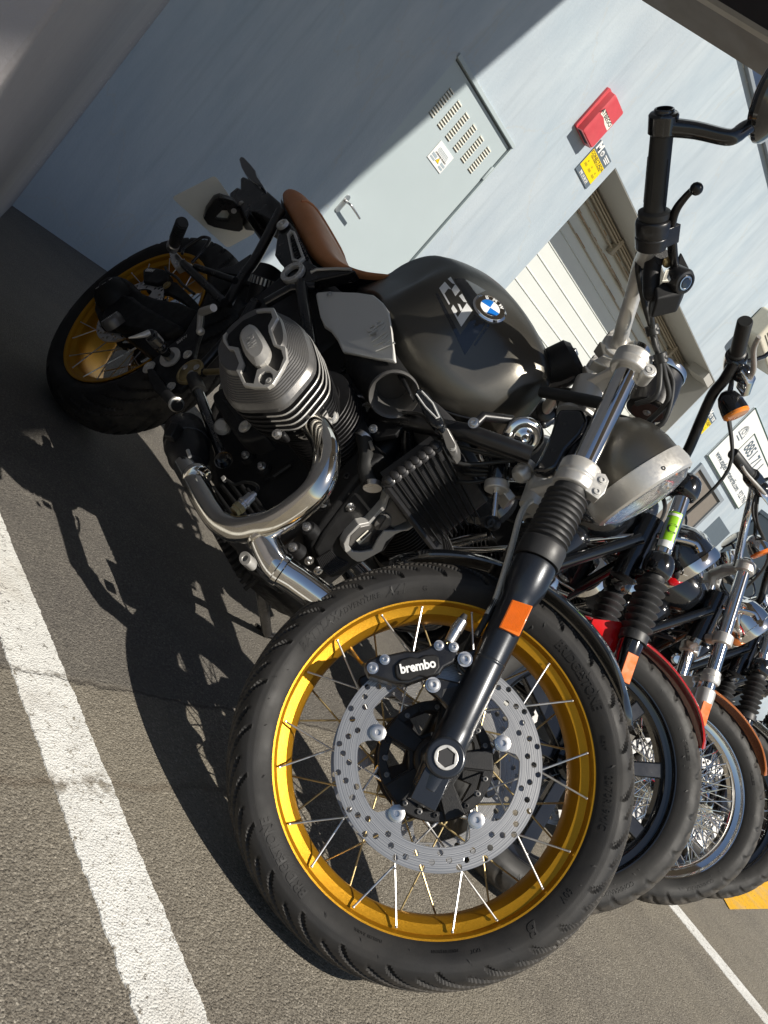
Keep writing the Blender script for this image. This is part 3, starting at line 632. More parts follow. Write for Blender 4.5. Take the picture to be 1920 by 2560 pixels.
# cream wall unit at the right edge of the picture
ac = thing('wall_unit', 'cream plastic unit high on the wall at the right edge behind the mirrors', 'air conditioner', Matrix.Translation((8.95, YW, 3.1)))
u0 = Wp(1890, 836); u1 = Wp(1918, 808)
ac.matrix_world = Matrix.Translation((Wp(1893, 838, 3.95).x + .45, YW, Wp(1893, 838, 3.95).z - .02))
p = MB(); p.box((0, -.11, .15), (.9, .22, .3)); p.build('casing', pmat('cream', (.62, .58, .47), .45), ac, bevel=.03, seg=4)
p = MB()
for k in range(6): p.box((0, -.224, .08 + .03 * k), (.78, .006, .006))
p.build('grille', MT['taupe'], ac)

# unseen slab added to throw the big shade on wall, ground and bike rear
ZC = 6.2
SX, SY = -SUN.x / SUN.z, -SUN.y / SUN.z       # shadow offset per metre of height
def up(x, y, z=0.0): return Vector((x - SX * (ZC - z), y - SY * (ZC - z), ZC))
edge = [up(3.47 + .188 * 2.2, YW, 2.874 + 2.2), up(3.16, YW, 1.166), up(2.944, YW, 0), up(1.673, 2.172, 0), up(1.182, 1.201, .746), up(.895, 1.1, .572), up(-.4, 1.25, 0)]
cn = MB(); far = [Vector((-1.2, edge[-1].y, ZC)), Vector((-1.2, 3.0, ZC)), Vector((edge[0].x - .3, 3.0, ZC))]
poly = edge + far
cn.prism(poly, (0, 0, .18))
tag(cn.build('shade_slab', MT['taupe']), 'unseen slab added high over the parking bays to cast the shade', 'shade blocker')
# awning arm crossing the top right corner
a0 = Gp(1700, -40, 2.3); a1 = Gp(1960, 118, 2.3); dv = (a1 - a0)
p0 = a0 - dv * .8; p1 = a1 + dv * 2.2; dn = dv.normalized(); sd = Vector((dn.y, -dn.x, 0))
if sd.dot(CAM - a0) < 0: sd = -sd
aw = thing('awning', 'dark brown awning arm with a beige lower edge crossing the top right corner', 'awning', Matrix.Translation(p1))
mo = Matrix.Translation(-p1)
b_ = MB(); b_.prism([p0, p1, p1 - sd * .03, p0 - sd * .03], (0, 0, .018)); b_.build('lower_edge', MT['beige'], aw, mtx=mo)
b_ = MB(); q0, q1 = p0 - sd * .03 + Vector((0, 0, .018)), p1 - sd * .03 + Vector((0, 0, .018)); b_.prism([p0 - sd * .005 + Vector((0, 0, .0181)), p1 - sd * .005 + Vector((0, 0, .0181)), p1 - sd * .05 + Vector((0, 0, .0181)), p0 - sd * .05 + Vector((0, 0, .0181))], (0, 0, .13)); b_.build('arm', MT['brown'], aw, mtx=mo, bevel=.004)
b_ = MB(); b_.prism([p0 + Vector((0, 0, .15)), p1 + Vector((0, 0, .15)), p1 + Vector((0, 0, .15)) - sd * .5, p0 + Vector((0, 0, .15)) - sd * .5], (0, 0, .01)); b_.build('fabric', MT['taupe'], aw, mtx=mo)
# ============================================================ wheels
def prof_at(prof, r):
    """y of the right sidewall (negative) at radius r"""
    for (y0, r0), (y1, r1) in zip(prof, prof[1:]):
        if min(r0, r1) <= r <= max(r0, r1) and r1 != r0: return lerp(y0, y1, (r - r0) / (r1 - r0))
    return prof[0][0]
def tyre_mesh(R, hw, rb, nth=1440, ncr=36, period=14.0, slant=34, depth=.005, gw=1.25, texts=(), seed=0):
    """axis y, centre at origin; hw half width, rb bead radius"""
    k = R - rb
    half = [(-hw * .70, rb - .004), (-hw * .80, rb + .002), (-hw * .93, rb + k * .22), (-hw * .985, rb + k * .38), (-hw * .975, rb + k * .45), (-hw * .985, rb + k * .50), (-hw * .90, rb + k * .68), (-hw * .70, rb + k * .84), (-hw * .40, rb + k * .955), (0, R)]
    def hp(n):
        out = []
        P = catmull([Vector((a, b, 0)) for a, b in half], 8)
        L = [0]
        for a, b in zip(P, P[1:]): L.append(L[-1] + (b - a).length)
        for i in range(n + 1):
            t = L[-1] * i / n; j = max(q for q in range(len(L)) if L[q] <= t + 1e-12); j = min(j, len(P) - 2)
            f = (t - L[j]) / (L[j + 1] - L[j]); q = P[j].lerp(P[j + 1], f); out.append((q.x, q.y))
        return out
    h = hp(ncr); full = h + [(-y, r) for y, r in reversed(h[:-1])]
    mb = MB(); n = len(full); vs = []
    nrm = []
    for i in range(n):
        a = full[max(i - 1, 0)]; c = full[min(i + 1, n - 1)]; d = Vector((c[0] - a[0], c[1] - a[1])).normalized(); nrm.append((-d.y, d.x))
    ths = [2 * PI * j / nth for j in range(nth)]
    for j in range(nth):
        th = math.degrees(ths[j]); ct, st = math.cos(ths[j]), math.sin(ths[j])
        for i, (y, r) in enumerate(full):
            a = abs(y) / hw; dd = 0.0
            if r > rb + k * .50 and depth:
                s = min(1, (R - r) / (k * .5)); s = math.sqrt(max(0, s)); s = a
                off = 0 if y < 0 else period / 2
                for (s0, s1, o2, sl2, w2) in ((.05, .93, 0, slant, gw), (.40, 1.0, period * .5, slant, gw * .9)):
                    if s0 < s < s1:
                        u = (th + off + o2 + sl2 * s + 1.5 * math.sin(s * 4)) % period; u = min(u, period - u)
                        e = min(1, (s - s0) / .06, (s1 - s) / .06)
                        wd_ = w2 * (.55 + .45 * e)
                        if u < wd_: dd = max(dd, depth * min(1, (wd_ - u) / .42) * min(1, e * 1.5))
            yy = y - nrm[i][0] * -dd * -1 if False else y
            ny, nr = nrm[i]
            sg = -1 if ny * y < 0 or nr < 0 else 1
            # outward normal: positive radial on crown, away from centre on walls
            oy, orr = (ny, nr) if nr > 0 or (abs(nr) < .2 and ny * y > 0) else (-ny, -nr)
            vs.append((( r - orr * dd) * ct, y - oy * dd, (r - orr * dd) * st))
    fs = []
    for j in range(nth):
        j2 = (j + 1) % nth
        for i in range(n - 1): fs.append((j * n + i, j * n + i + 1, j2 * n + i + 1, j2 * n + i))
    mb.add(vs, fs)
    P = h
    for (txt, th0, r0, size, kw) in texts:
        tv, tf = text_mesh(txt, size, .0014, kw.get('shear', 0), kw.get('sp', 1.0), kw.get('bold', .0))
        out = []
        for v in tv:
            r = r0 + v.y; t = R_(th0) - v.x / r0
            y = prof_at(P, r) - v.z * 1.0 - .0003
            out.append((r * math.cos(t), y, r * math.sin(t)))
        mb.add(out, tf)
    # little moulding ribs and marks round the sidewall
    random.seed(seed)
    for q in range(26):
        t = random.uniform(0, 2 * PI); r = rb + k * random.uniform(.12, .40); y = prof_at(P, r) - .0004; w_ = random.uniform(.002, .006)
        c = Vector((r * math.cos(t), y, r * math.sin(t))); e1 = Vector((math.cos(t + .5), 0, math.sin(t + .5))); e2 = Vector((-e1.z, 0, e1.x))
        mb.prism([c - e1 * w_, c + e2 * w_ * .4, c + e1 * w_, c - e2 * .0006], (0, -.0004, 0))
    return mb, P
def ring_prof(mb, prof, n=96, c=Vector((0, 0, 0))):
    return mb.lathe(c, (0, 1, 0), prof, n, closed=True)
def disc_mb(R, ri, y, th=.005, holes=10, lugs=5, lug0=0.0, lugr=.10, hr=.0046):
    """floating disc: ring with real holes; axis y"""
    n = 72; sp = [circ(R, 144)]
    inner = []
    for k in range(144):
        t = 2 * PI * k / 144; q = ((math.degrees(t) - lug0 + 180 / lugs) % (360 / lugs)) - 180 / lugs
        a = abs(q); r = ri
        if a < 5: r = lugr - .013
        elif a < 6.5: r = lerp(lugr - .013, lugr, (a - 5) / 1.5)
        elif a < 10: r = lerp(lugr, ri - .005, (a - 6.5) / 3.5)
        elif a < 14: r = lerp(ri - .005, ri, (a - 10) / 4)
        inner.append((r * math.cos(t), r * math.sin(t)))
    sp.append(inner)
    per = holes
    for k in range(per * 7):
        t = 2 * PI * k / (per * 7) + .03
        r = ri + (R - ri) * (.20, .50, .82, .62, .36, .84, .58)[k % 7]
        if True: sp.append([(r * math.cos(t) + hr * math.cos(2 * PI * q / 10), r * math.sin(t) + hr * math.sin(2 * PI * q / 10)) for q in range(10)])
    mb = MB(); mb.plate(sp, frame_of(Vector((0, y, 0)), Vector((1, 0, 0)), Vector((0, 0, 1)), Vector((0, -1, 0))), th)
    return mb
XZ = lambda y, x=0, z=0: frame_of(Vector((x, y, z)), Vector((1, 0, 0)), Vector((0, 0, 1)), Vector((0, -1, 0)))

# ============================================================ the main motorcycle
bike = thing('motorcycle', 'nearest motorcycle, dark grey metallic tank, brown leather seat and gold spoked wheels', 'motorcycle', BM)
fw_m = SM @ Matrix.Translation((WB, 0, RF))
def th_of(u, v, y=-.055):
    s = S(u, v, y); return math.degrees(math.atan2(s.z - RF, s.x - WB)), math.hypot(s.x - WB, s.z - RF)
tO = lambda x, y: th_of(*zO((x, y))[0])[0]
texts = [('BRIDGESTONE', tO(1345, 440), .2715, .0190, dict(bold=.0007, sp=.98)), ('BATTLAX', tO(400, 295), .2710, .0185, dict(sp=1.0, shear=.25, bold=.0005)), ('ADVENTURE', tO(535, 185), .2710, .0120, dict(sp=1.1, shear=.2)), ('A41', tO(668, 135), .2715, .0215, dict(sp=1.0, shear=.3, bold=.0003)),
         ('BRIDGESTONE', tO(255, 1110), .2715, .0190, dict(bold=.0007, sp=.98)), ('120/70R19M/C', tO(1432, 900), .2700, .0135, dict(sp=1.08)), ('60V', tO(1290, 1245), .2690, .0135, dict(sp=1.08)), ('G', tO(775, 118), .269, .011, {}), ('B', tO(1185, 1390), .2720, .027, dict(bold=.0009, shear=.3)),
         ('TUBELESS  RADIAL', tO(560, 1415), .2640, .0055, {}), ('MADE IN JAPAN', tO(850, 1470), .2640, .0055, {}), ('DOT', tO(960, 1450), .268, .007, {}), ('FRONT', tO(1440, 690), .2660, .007, {})]
mb, _ = tyre_mesh(RF, .060, .2555, nth=2160, texts=texts, seed=3)
fwheel_hub = MB()
# hub: two pierced flanges on a barrel
def star(mb, y, ro, ri, n, depth, a0=0):
    hs = []
    for k in range(n):
        c = 2 * PI * k / n + a0; w_ = PI / n * .62
        hs.append([(ri * math.cos(c - w_ * .8), ri * math.sin(c - w_ * .8)), (ri * math.cos(c + w_ * .8), ri * math.sin(c + w_ * .8)), (ro * .82 * math.cos(c + w_), ro * .82 * math.sin(c + w_)), (ro * .86 * math.cos(c), ro * .86 * math.sin(c)), (ro * .82 * math.cos(c - w_), ro * .82 * math.sin(c - w_))])
    mb.plate([circ(ro, 64)] + hs, XZ(y), depth, .0015)
star(fwheel_hub, -.032, .091, .045, 5, .012, .35); star(fwheel_hub, .034, .091, .045, 5, .012, .1)
fwheel_hub.lathe((0, -.05, 0), (0, 1, 0), [(0, .030), (.004, .036), (.02, .040), (.05, .034), (.08, .040), (.096, .036), (.10, .030)], 40)
for k in range(5):
    a = 2 * PI * k / 5 + .35 + PI / 5; e = Vector((math.cos(a), 0, math.sin(a))); t_ = Vector((-e.z, 0, e.x))
    fwheel_hub.loft([[e * .035 + t_ * .011 + Vector((0, -.046, 0)), e * .035 - t_ * .011 + Vector((0, -.046, 0)), e * .035 - t_ * .011 + Vector((0, -.026, 0)), e * .035 + t_ * .011 + Vector((0, -.026, 0))],
                     [e * .088 + t_ * .016 + Vector((0, -.045, 0)), e * .088 - t_ * .016 + Vector((0, -.045, 0)), e * .088 - t_ * .016 + Vector((0, -.028, 0)), e * .088 + t_ * .016 + Vector((0, -.028, 0))]])
fwheel = fwheel_hub.build('front_wheel', MT['cast'], bike, mtx=fw_m, bevel=.0015)
ty = mb.build('tyre', MT['rubber'], fwheel, ang=32)
def rim_mb(rb, hw, deep=.012):
    m_ = MB()
    pr = [(-hw, rb + .003), (-hw - .0015, rb + .0005), (-hw + .0005, rb - .006), (-hw + .006, rb - .0095), (-hw + .010, rb - .0105), (-hw + .0125, rb - .016), (-hw + .015, rb - .024), (-hw + .024, rb - .030), (-hw * .3, rb - .033)]
    pr = pr + [(-y, r) for y, r in reversed(pr)]
    back = [(hw - .004, rb - .002), (hw * .5, rb - .022), (-hw * .5, rb - .022), (-hw + .004, rb - .002)]
    ring_prof(m_, pr + back, 180); return m_
rim_mb(.2560, .0430).build('rim', MT['gold'], fwheel, ang=30)
ends = zO((615, 213), (760, 180), (945, 205), (450, 303), (343, 425), (258, 608), (235, 782), (270, 997), (355, 1158), (510, 1308), (668, 1380), (878, 1400), (1042, 1355), (1212, 1240), (1313, 1100), (1378, 905), (1378, 733), (1323, 537), (1230, 395))
angs = sorted(th_of(u, v, -.04)[0] % 360 for u, v in ends)
angs = [30 * 0] and angs
# pairs of crossing spokes, every 36 degrees
pairs0 = 0
def spokes(parent, n_pairs, a0, half, r_rim, r_hub, y_rim, y_hub, lean, r=.0016, mat='steel', nip=True):
    for k in range(n_pairs):
        c = a0 + 360 / n_pairs * k
        for sg in (-1, 1):
            t1 = R_(c + sg * half); t2 = R_(c - sg * lean)
            p1 = Vector((r_rim * math.cos(t1), y_rim, r_rim * math.sin(t1))); p2 = Vector((r_hub * math.cos(t2), y_hub, r_hub * math.sin(t2)))
            m_ = MB().tube([p1, p2], r, 8)
            if nip:
                m_.cyl(p2, p2 + (p1 - p2).normalized() * .016, r * 2.2, r * 1.9, 10); m_.ball(p1, r * 1.5, 8)
            m_.build('spoke', MT[mat], parent)
# measured pair centres (right side): about 158.8, 194.4+..., spaced 36
cen = 158.8
spokes(fwheel, 10, cen, 8.1, .2415, .086, -.039, -.030, 27)
spokes(fwheel, 10, cen + 18, 8.1, .2415, .086, .039, .034, 27, mat='brass')
lug0 = th_of(*zO((665, 955))[0], -.065)[0]
for sgn, yy in ((1, -.066), (-1, .066)):
    dm = disc_mb(.160, .1245, yy, .0050, 10, 5, lug0 if sgn > 0 else lug0 + 20, .102)
    dk = dm.build('brake_disc', MT['disc'], fwheel, ang=30)
bo = MB()
for k in range(5):
    a = R_(lug0 + 72 * k); c = Vector((.1015 * math.cos(a), -.0685, .1015 * math.sin(a)))
    bo.lathe(c, (0, -1, 0), [(0, .0125), (.003, .0125), (.0035, .0105), (.0055, .0105), (.006, .009), (.006, .0045), (.003, .004), (.003, 0)], 20)
    b2 = MB().lathe(c, (0, -1, 0), [(0, .0125), (.003, .0125), (.0035, .0105), (.0055, .0105), (.006, .009), (.006, .0045), (.003, .004), (.003, 0)], 20)
    b2.build('disc_rivet', MT['steel'], fwheel)
hb = MB()
for k in range(20):
    a = 2 * PI * k / 20; c = Vector((.0805 * math.cos(a), -.038, .0805 * math.sin(a))); MB().bolt(c, (0, -1, 0), .0042, .005, 10).build('hub_bolt', MT['coverm'] if k % 3 else MT['cast'], fwheel)
va = MB().tube([(-.2235 + .0, .0, -.012), (-.20, -.006, -.012), (-.186, -.02, -.012)], [.0035, .003, .0032], 10, smooth=4); va.build('tyre_valve', MT['brass'], fwheel)
# balance weights etc
# ---------------------------------------------------------------- steered assembly
def sp_(mb, name, mat, parent=bike, **k): return mb.build(name, MT[mat], parent, mtx=SM, **k)
A0 = Vector((WB, 0, RF)); AXv = AX
def fp(s, y=-.10, fx=0.0):
    """point on a fork tube at distance s above the axle; fx = forward of the tube"""
    return A0 + AXv * s + Vector((math.cos(RAKE), 0, math.sin(RAKE))) * fx + Vector((0, y, 0))
FWD = Vector((math.cos(RAKE), 0, math.sin(RAKE)))
for sg in (-1, 1):
    y = .100 * sg
    m_ = MB().lathe(fp(-.055, y), AXv, [(0, .018), (.004, .024), (.05, .0265), (.052, .0275), (.105, .0275), (.107, .0265), (.215, .0262), (.217, .0275), (.219, .0262), (.325, .0275), (.335, .0305), (.352, .0345), (.392, .0355), (.398, .034)], 40)
    m_.cyl(Vector((WB, y - .030 * 1, RF)), Vector((WB, y + .030, RF)), .030, n=40, ch=.003)
    bx = fp(-.048, y, .0); m_.box(bx, (.040, .046, .050), Matrix.Rotation(-RAKE, 3, 'Y'))
    sl_o = sp_(m_, 'fork_slider', 'slider', bevel=.002, ang=28)
    m_ = MB(); c = Vector((WB, y + sg * .0305, RF))
    hexr = [(.0140 * math.cos(PI / 3 * k + .3), .0140 * math.sin(PI / 3 * k + .3)) for k in range(6)]
    m_.plate([circ(.0178, 40), hexr], XZ(c.y, c.x, c.z), .004, .0008); m_.build('axle_nut', MT['satin'], sl_o)
    m_ = MB().cyl(c + Vector((0, -sg * .02, 0)), c + Vector((0, sg * .0005, 0)), .0142, n=24); m_.build('axle_bore', MT['ink'], sl_o)
    # pinch slot and bolt
    m_ = MB().bolt(fp(-.05, y, .021), FWD, .005, .004, 14); m_.build('pinch_bolt', MT['cast'], sl_o)
    # gaiter
    pr = [(0, .0375), (.004, .0385), (.030, .0385), (.034, .037)]
    for k in range(9):
        z = .036 + k * .0106; rr = .0372 - k * .0001
        pr += [(z, .0315), (z + .0022, .0325), (z + .0045, rr), (z + .0062, rr), (z + .0085, .0325)]
    z = .036 + 9 * .0106; pr += [(z, .030), (z + .003, .029), (z + .016, .029), (z + .017, .027)]
    m_ = MB().lathe(fp(.345, y), AXv, pr, 48); ga = sp_(m_, 'fork_gaiter', 'gaiter', ang=50)
    m_ = MB().lathe(fp(.44, y), AXv, [(0, .0215), (.36, .0215)], 48); sp_(m_, 'fork_stanchion', 'chrome', ang=60)
    # lower clamp ring with two bolts
    m_ = MB().lathe(fp(.488, y), AXv, [(0, .030), (.003, .0345), (.020, .0350), (.022, .0335), (.025, .0335), (.027, .0350), (.046, .0350), (.050, .033), (.050, .024)], 48)
    lug = fp(.505, y, .033); m_.loft([[lug + FWD * a + AXv * b + Vector((0, c_, 0)) for a, b in ((-.016, -.018), (.010, -.022), (.016, -.006), (.014, .018), (.004, .026), (-.016, .020))] for c_ in (sg * .004, sg * .026)])
    lc = sp_(m_, 'lower_clamp_ring', 'satin', bevel=.002, ang=30)
    for b in (-.010, .013): MB().bolt(lug + FWD * .003 + AXv * b + Vector((0, sg * .026, 0)), (0, sg, 0), .0062, .003).build('clamp_bolt', MT['alu'], lc)
    # upper clamp ring
    m_ = MB().lathe(fp(.745, y), AXv, [(0, .024), (.0, .031), (.003, .0335), (.016, .034), (.018, .0330), (.021, .0340), (.034, .0340), (.038, .031), (.040, .026), (.0402, 0)], 48)
    lug = fp(.752, y, .030); m_.lathe(lug + Vector((0, -sg * .012, 0)), (0, sg, 0), [(0, .014), (.036, .014), (.038, .012)], 24)
    uc = sp_(m_, 'upper_clamp_ring', 'satin', bevel=.0015, ang=30)
    MB().bolt(lug + Vector((0, sg * .026, 0)), (0, sg, 0), .0075, .003).build('clamp_bolt', MT['alu'], uc)
    MB().lathe(fp(.786, y), AXv, [(0, .021), (.004, .020), (.004, .012), (.001, .011), (.001, 0)], 32).build('fork_cap', MT['cast'], uc)
# bridges of the triple clamps
def arm_loft(pts, name, mat, w0, **k):
    """pts: list of (centre, half height along AX, half depth along FWD)"""
    m_ = MB(); secs = []
    for c, hh, hd in pts:
        secs.append([c + AXv * (hh * math.sin(t)) * 1.0 + FWD * (hd * math.cos(t)) for t in [PI / 4 * q + PI / 8 for q in range(8)]])
    m_.loft(secs); return sp_(m_, name, mat, **k)
ST = lambda s, y, f: fp(s, y, f)            # steering stem sits behind the tubes
arm_loft([(ST(.513, -.078, -.004), .020, .020), (ST(.508, -.05, -.020), .016, .017), (ST(.500, -.02, -.034), .018, .024), (ST(.500, .02, -.034), .018, .024), (ST(.508, .05, -.020), .016, .017), (ST(.513, .078, -.004), .020, .020)], 'lower_fork_bridge', 'satin', 0, bevel=.002)
arm_loft([(ST(.764, -.074, -.004), .013, .020), (ST(.752, -.045, -.020), .009, .022), (ST(.735, -.02, -.034), .014, .028), (ST(.735, .02, -.034), .014, .028), (ST(.752, .045, -.020), .009, .022), (ST(.764, .074, -.004), .013, .020)], 'upper_fork_bridge', 'satin', 0, bevel=.002)
m_ = MB().lathe(ST(.47, 0, -.034), AXv, [(0, .02), (.0, .026), (.04, .030), (.20, .026), (.255, .034), (.285, .036), (.29, .018), (.297, .018), (.297, 0)], 36); sp_(m_, 'steering_stem', 'satin')
m_ = MB()
for s_, r_ in ((.672, .041), (.684, .043), (.696, .040)): m_.lathe(ST(s_, 0, -.034), AXv, [(0, r_ - .003), (.002, r_), (.008, r_), (.010, r_ - .003)], 40)
sp_(m_, 'bearing_rings', 'alu')
# handlebar risers and handlebar (pixel picked, on the depth planes of the bar)
hb_c = S(1540, 868, -.05)
riser = MB()
for sg in (-1, 1):
    c = Vector((hb_c.x, .045 * sg, hb_c.z)); b_ = ST(.765, .040 * sg, -.030)
    riser.loft([[b_ + FWD * a + Vector((0, q, 0)) for a, q in ((-.03, -.016), (.03, -.016), (.03, .016), (-.03, .016))], [lerp(b_, c, .45) + FWD * a * .8 + Vector((0, q, 0)) for a, q in ((-.02, -.011), (.02, -.011), (.02, .011), (-.02, .011))], [c + FWD * a + Vector((0, q, 0)) + Vector((0, 0, -.016)) for a, q in ((-.026, -.020), (.026, -.020), (.026, .020), (-.026, .020))]])
    riser.lathe(c - Vector((0, .019, 0)), (0, 1, 0), [(0, .024), (.003, .028), (.035, .028), (.038, .024)], 28)
    riser.box(c + Vector((0, 0, .012)), (.060, .036, .026))
sp_(riser, 'handlebar_riser', 'satin', bevel=.003)
gi = S(1634, 544, -.34); ge = S(1657, 312, -.455)
bp_ = [Vector((hb_c.x, 0, hb_c.z)), Vector((hb_c.x, -.06, hb_c.z)), S(1560, 810, -.115), S(1583, 735, -.155), S(1603, 660, -.215), gi + (gi - ge) * .28, gi]
barR = bp_
mirrory = lambda p: Vector((p.x, -p.y, p.z))
m_ = MB().tube([mirrory(q) for q in reversed(bp_[1:])] + bp_, .0142, 20, smooth=6); sp_(m_, 'handlebar', 'satin', ang=60)
for sg in (1, -1):
    mm = (lambda p: p) if sg == 1 else mirrory
    a, b = mm(gi), mm(ge); d = (b - a)
    L = d.length
    pr = [(0, .0235), (.004, .0245), (.010, .0245), (.013, .0170), (L * .9, .0165), (L * .91, .018), (L * .93, .018), (L * .935, .016)]
    g = MB().lathe(a, d, pr, 36)
    X = axis_frame(a, d)
    for k in range(5):
        t = 2 * PI * k / 5
        g.box(X @ Vector((.0168 * math.cos(t), .0168 * math.sin(t), L * .42)), (.0012, .0012, L * .5), X.to_3x3())
    sp_(g, 'grip', 'hose', ang=40)
    # switch housing, two halves
    aa = a - d.normalized() * .052
    sw = MB().lathe(aa, d, [(0, .018), (.003, .024), (.022, .026), (.0235, .0245), (.025, .026), (.044, .0275), (.049, .026), (.052, .022)], 28)
    sw.box(aa + d.normalized() * .026 + Vector((.010, 0, .018)), (.032, .034, .030), X.to_3x3())
    so_ = sp_(sw, 'switch_housing', 'black', bevel=.0015, ang=40)
# bar-end mirror on the right, same on the left
for sg in (1, -1):
    mm = (lambda p: p) if sg == 1 else mirrory
    e = mm(ge); d = (mm(ge) - mm(gi)).normalized()
    m_ = MB().lathe(e - d * .012, d, [(0, .016), (.001, .0205), (.026, .0215), (.029, .019), (.030, .0145), (.034, .0140), (.0345, .011), (.028, .0105), (.028, 0)], 36)
    mc = sp_(m_, 'mirror_clamp', 'gloss', bevel=.0008, ang=30)
    pth = [mm(S(u, v, y)) for u, v, y in ((1668, 318, -.455), (1740, 326, -.465), (1815, 343, -.478), (1840, 338, -.482), (1868, 318, -.485), (1925, 290, -.49))]
    secs = []
    P = catmull(pth, 4)
    for i, p in enumerate(P):
        t = (P[min(i + 1, len(P) - 1)] - P[max(i - 1, 0)]).normalized(); n1 = t.cross(d).normalized(); f = i / (len(P) - 1)
        h_, w_ = lerp(.0165, .0125, min(1, f * 1.6)), lerp(.013, .009, f)
        secs.append([p + n1 * h_ * math.cos(q) * (1 if abs(math.cos(q)) < .8 else .92) + d * w_ * math.sin(q) for q in [PI / 6 * k + PI / 12 for k in range(12)]])
    m_ = MB().loft(secs); arm = m_.build('mirror_arm', MT['gloss'], mc, ang=40)
    q0, q1 = mm(S(1730, 330, -.447)), mm(S(1808, 347, -.460)); m_ = MB().tube([q0 + d * .0, q1], .0042, 10, flat=.5); m_.build('arm_recess', MT['ink'], mc)
    m_ = MB().bolt(mm(S(1684, 331, -.436)), mm(Vector((.75, -.6, -.1))), .0055, .003); m_.build('arm_bolt', MT['satin'], mc)
    hc = mm(S(1940, 245, -.50)); ha = mm(Vector((.85, -.35, .25))).normalized()
    m_ = MB().lathe(hc - ha * .010, ha, [(-.004, .050), (0, .058), (.006, .062), (.012, .061), (.016, .057), (.018, .055), (.022, .050), (.026, .046), (.034, .030), (.038, 0)], 48); hd_ = sp_(m_, 'mirror_head', 'gloss', ang=24)
    m_ = MB().lathe(hc - ha * .0145, -ha, [(0, .0505), (.001, .0503), (.001, 0)], 48); m_.build('mirror_glass', MT['chrome'], hd_)
# small roundel on the clamp
rc = S(1652, 335, -.437); dn_ = (BSi @ CAM - rc).normalized(); fr_ = axis_frame(rc + dn_ * .0015, dn_)
m_ = MB().plate([circ(.0085, 24)], fr_, .0008); rb_ = sp_(m_, 'clamp_badge', 'alu')
m_ = MB()
for k in (0, 2): m_.plate([[(0, 0)] + [(.0055 * math.cos(k * PI / 2 + .4 + PI / 2 * q / 6), .0055 * math.sin(k * PI / 2 + .4 + PI / 2 * q / 6)) for q in range(7)]], fr_ @ Matrix.Translation((0, 0, .0007)), .0004)
m_.plate([circ(.0080, 24), circ(.0062, 24)], fr_ @ Matrix.Translation((0, 0, .0007)), .0004); m_.build('badge_print', MT['ink'], rb_)
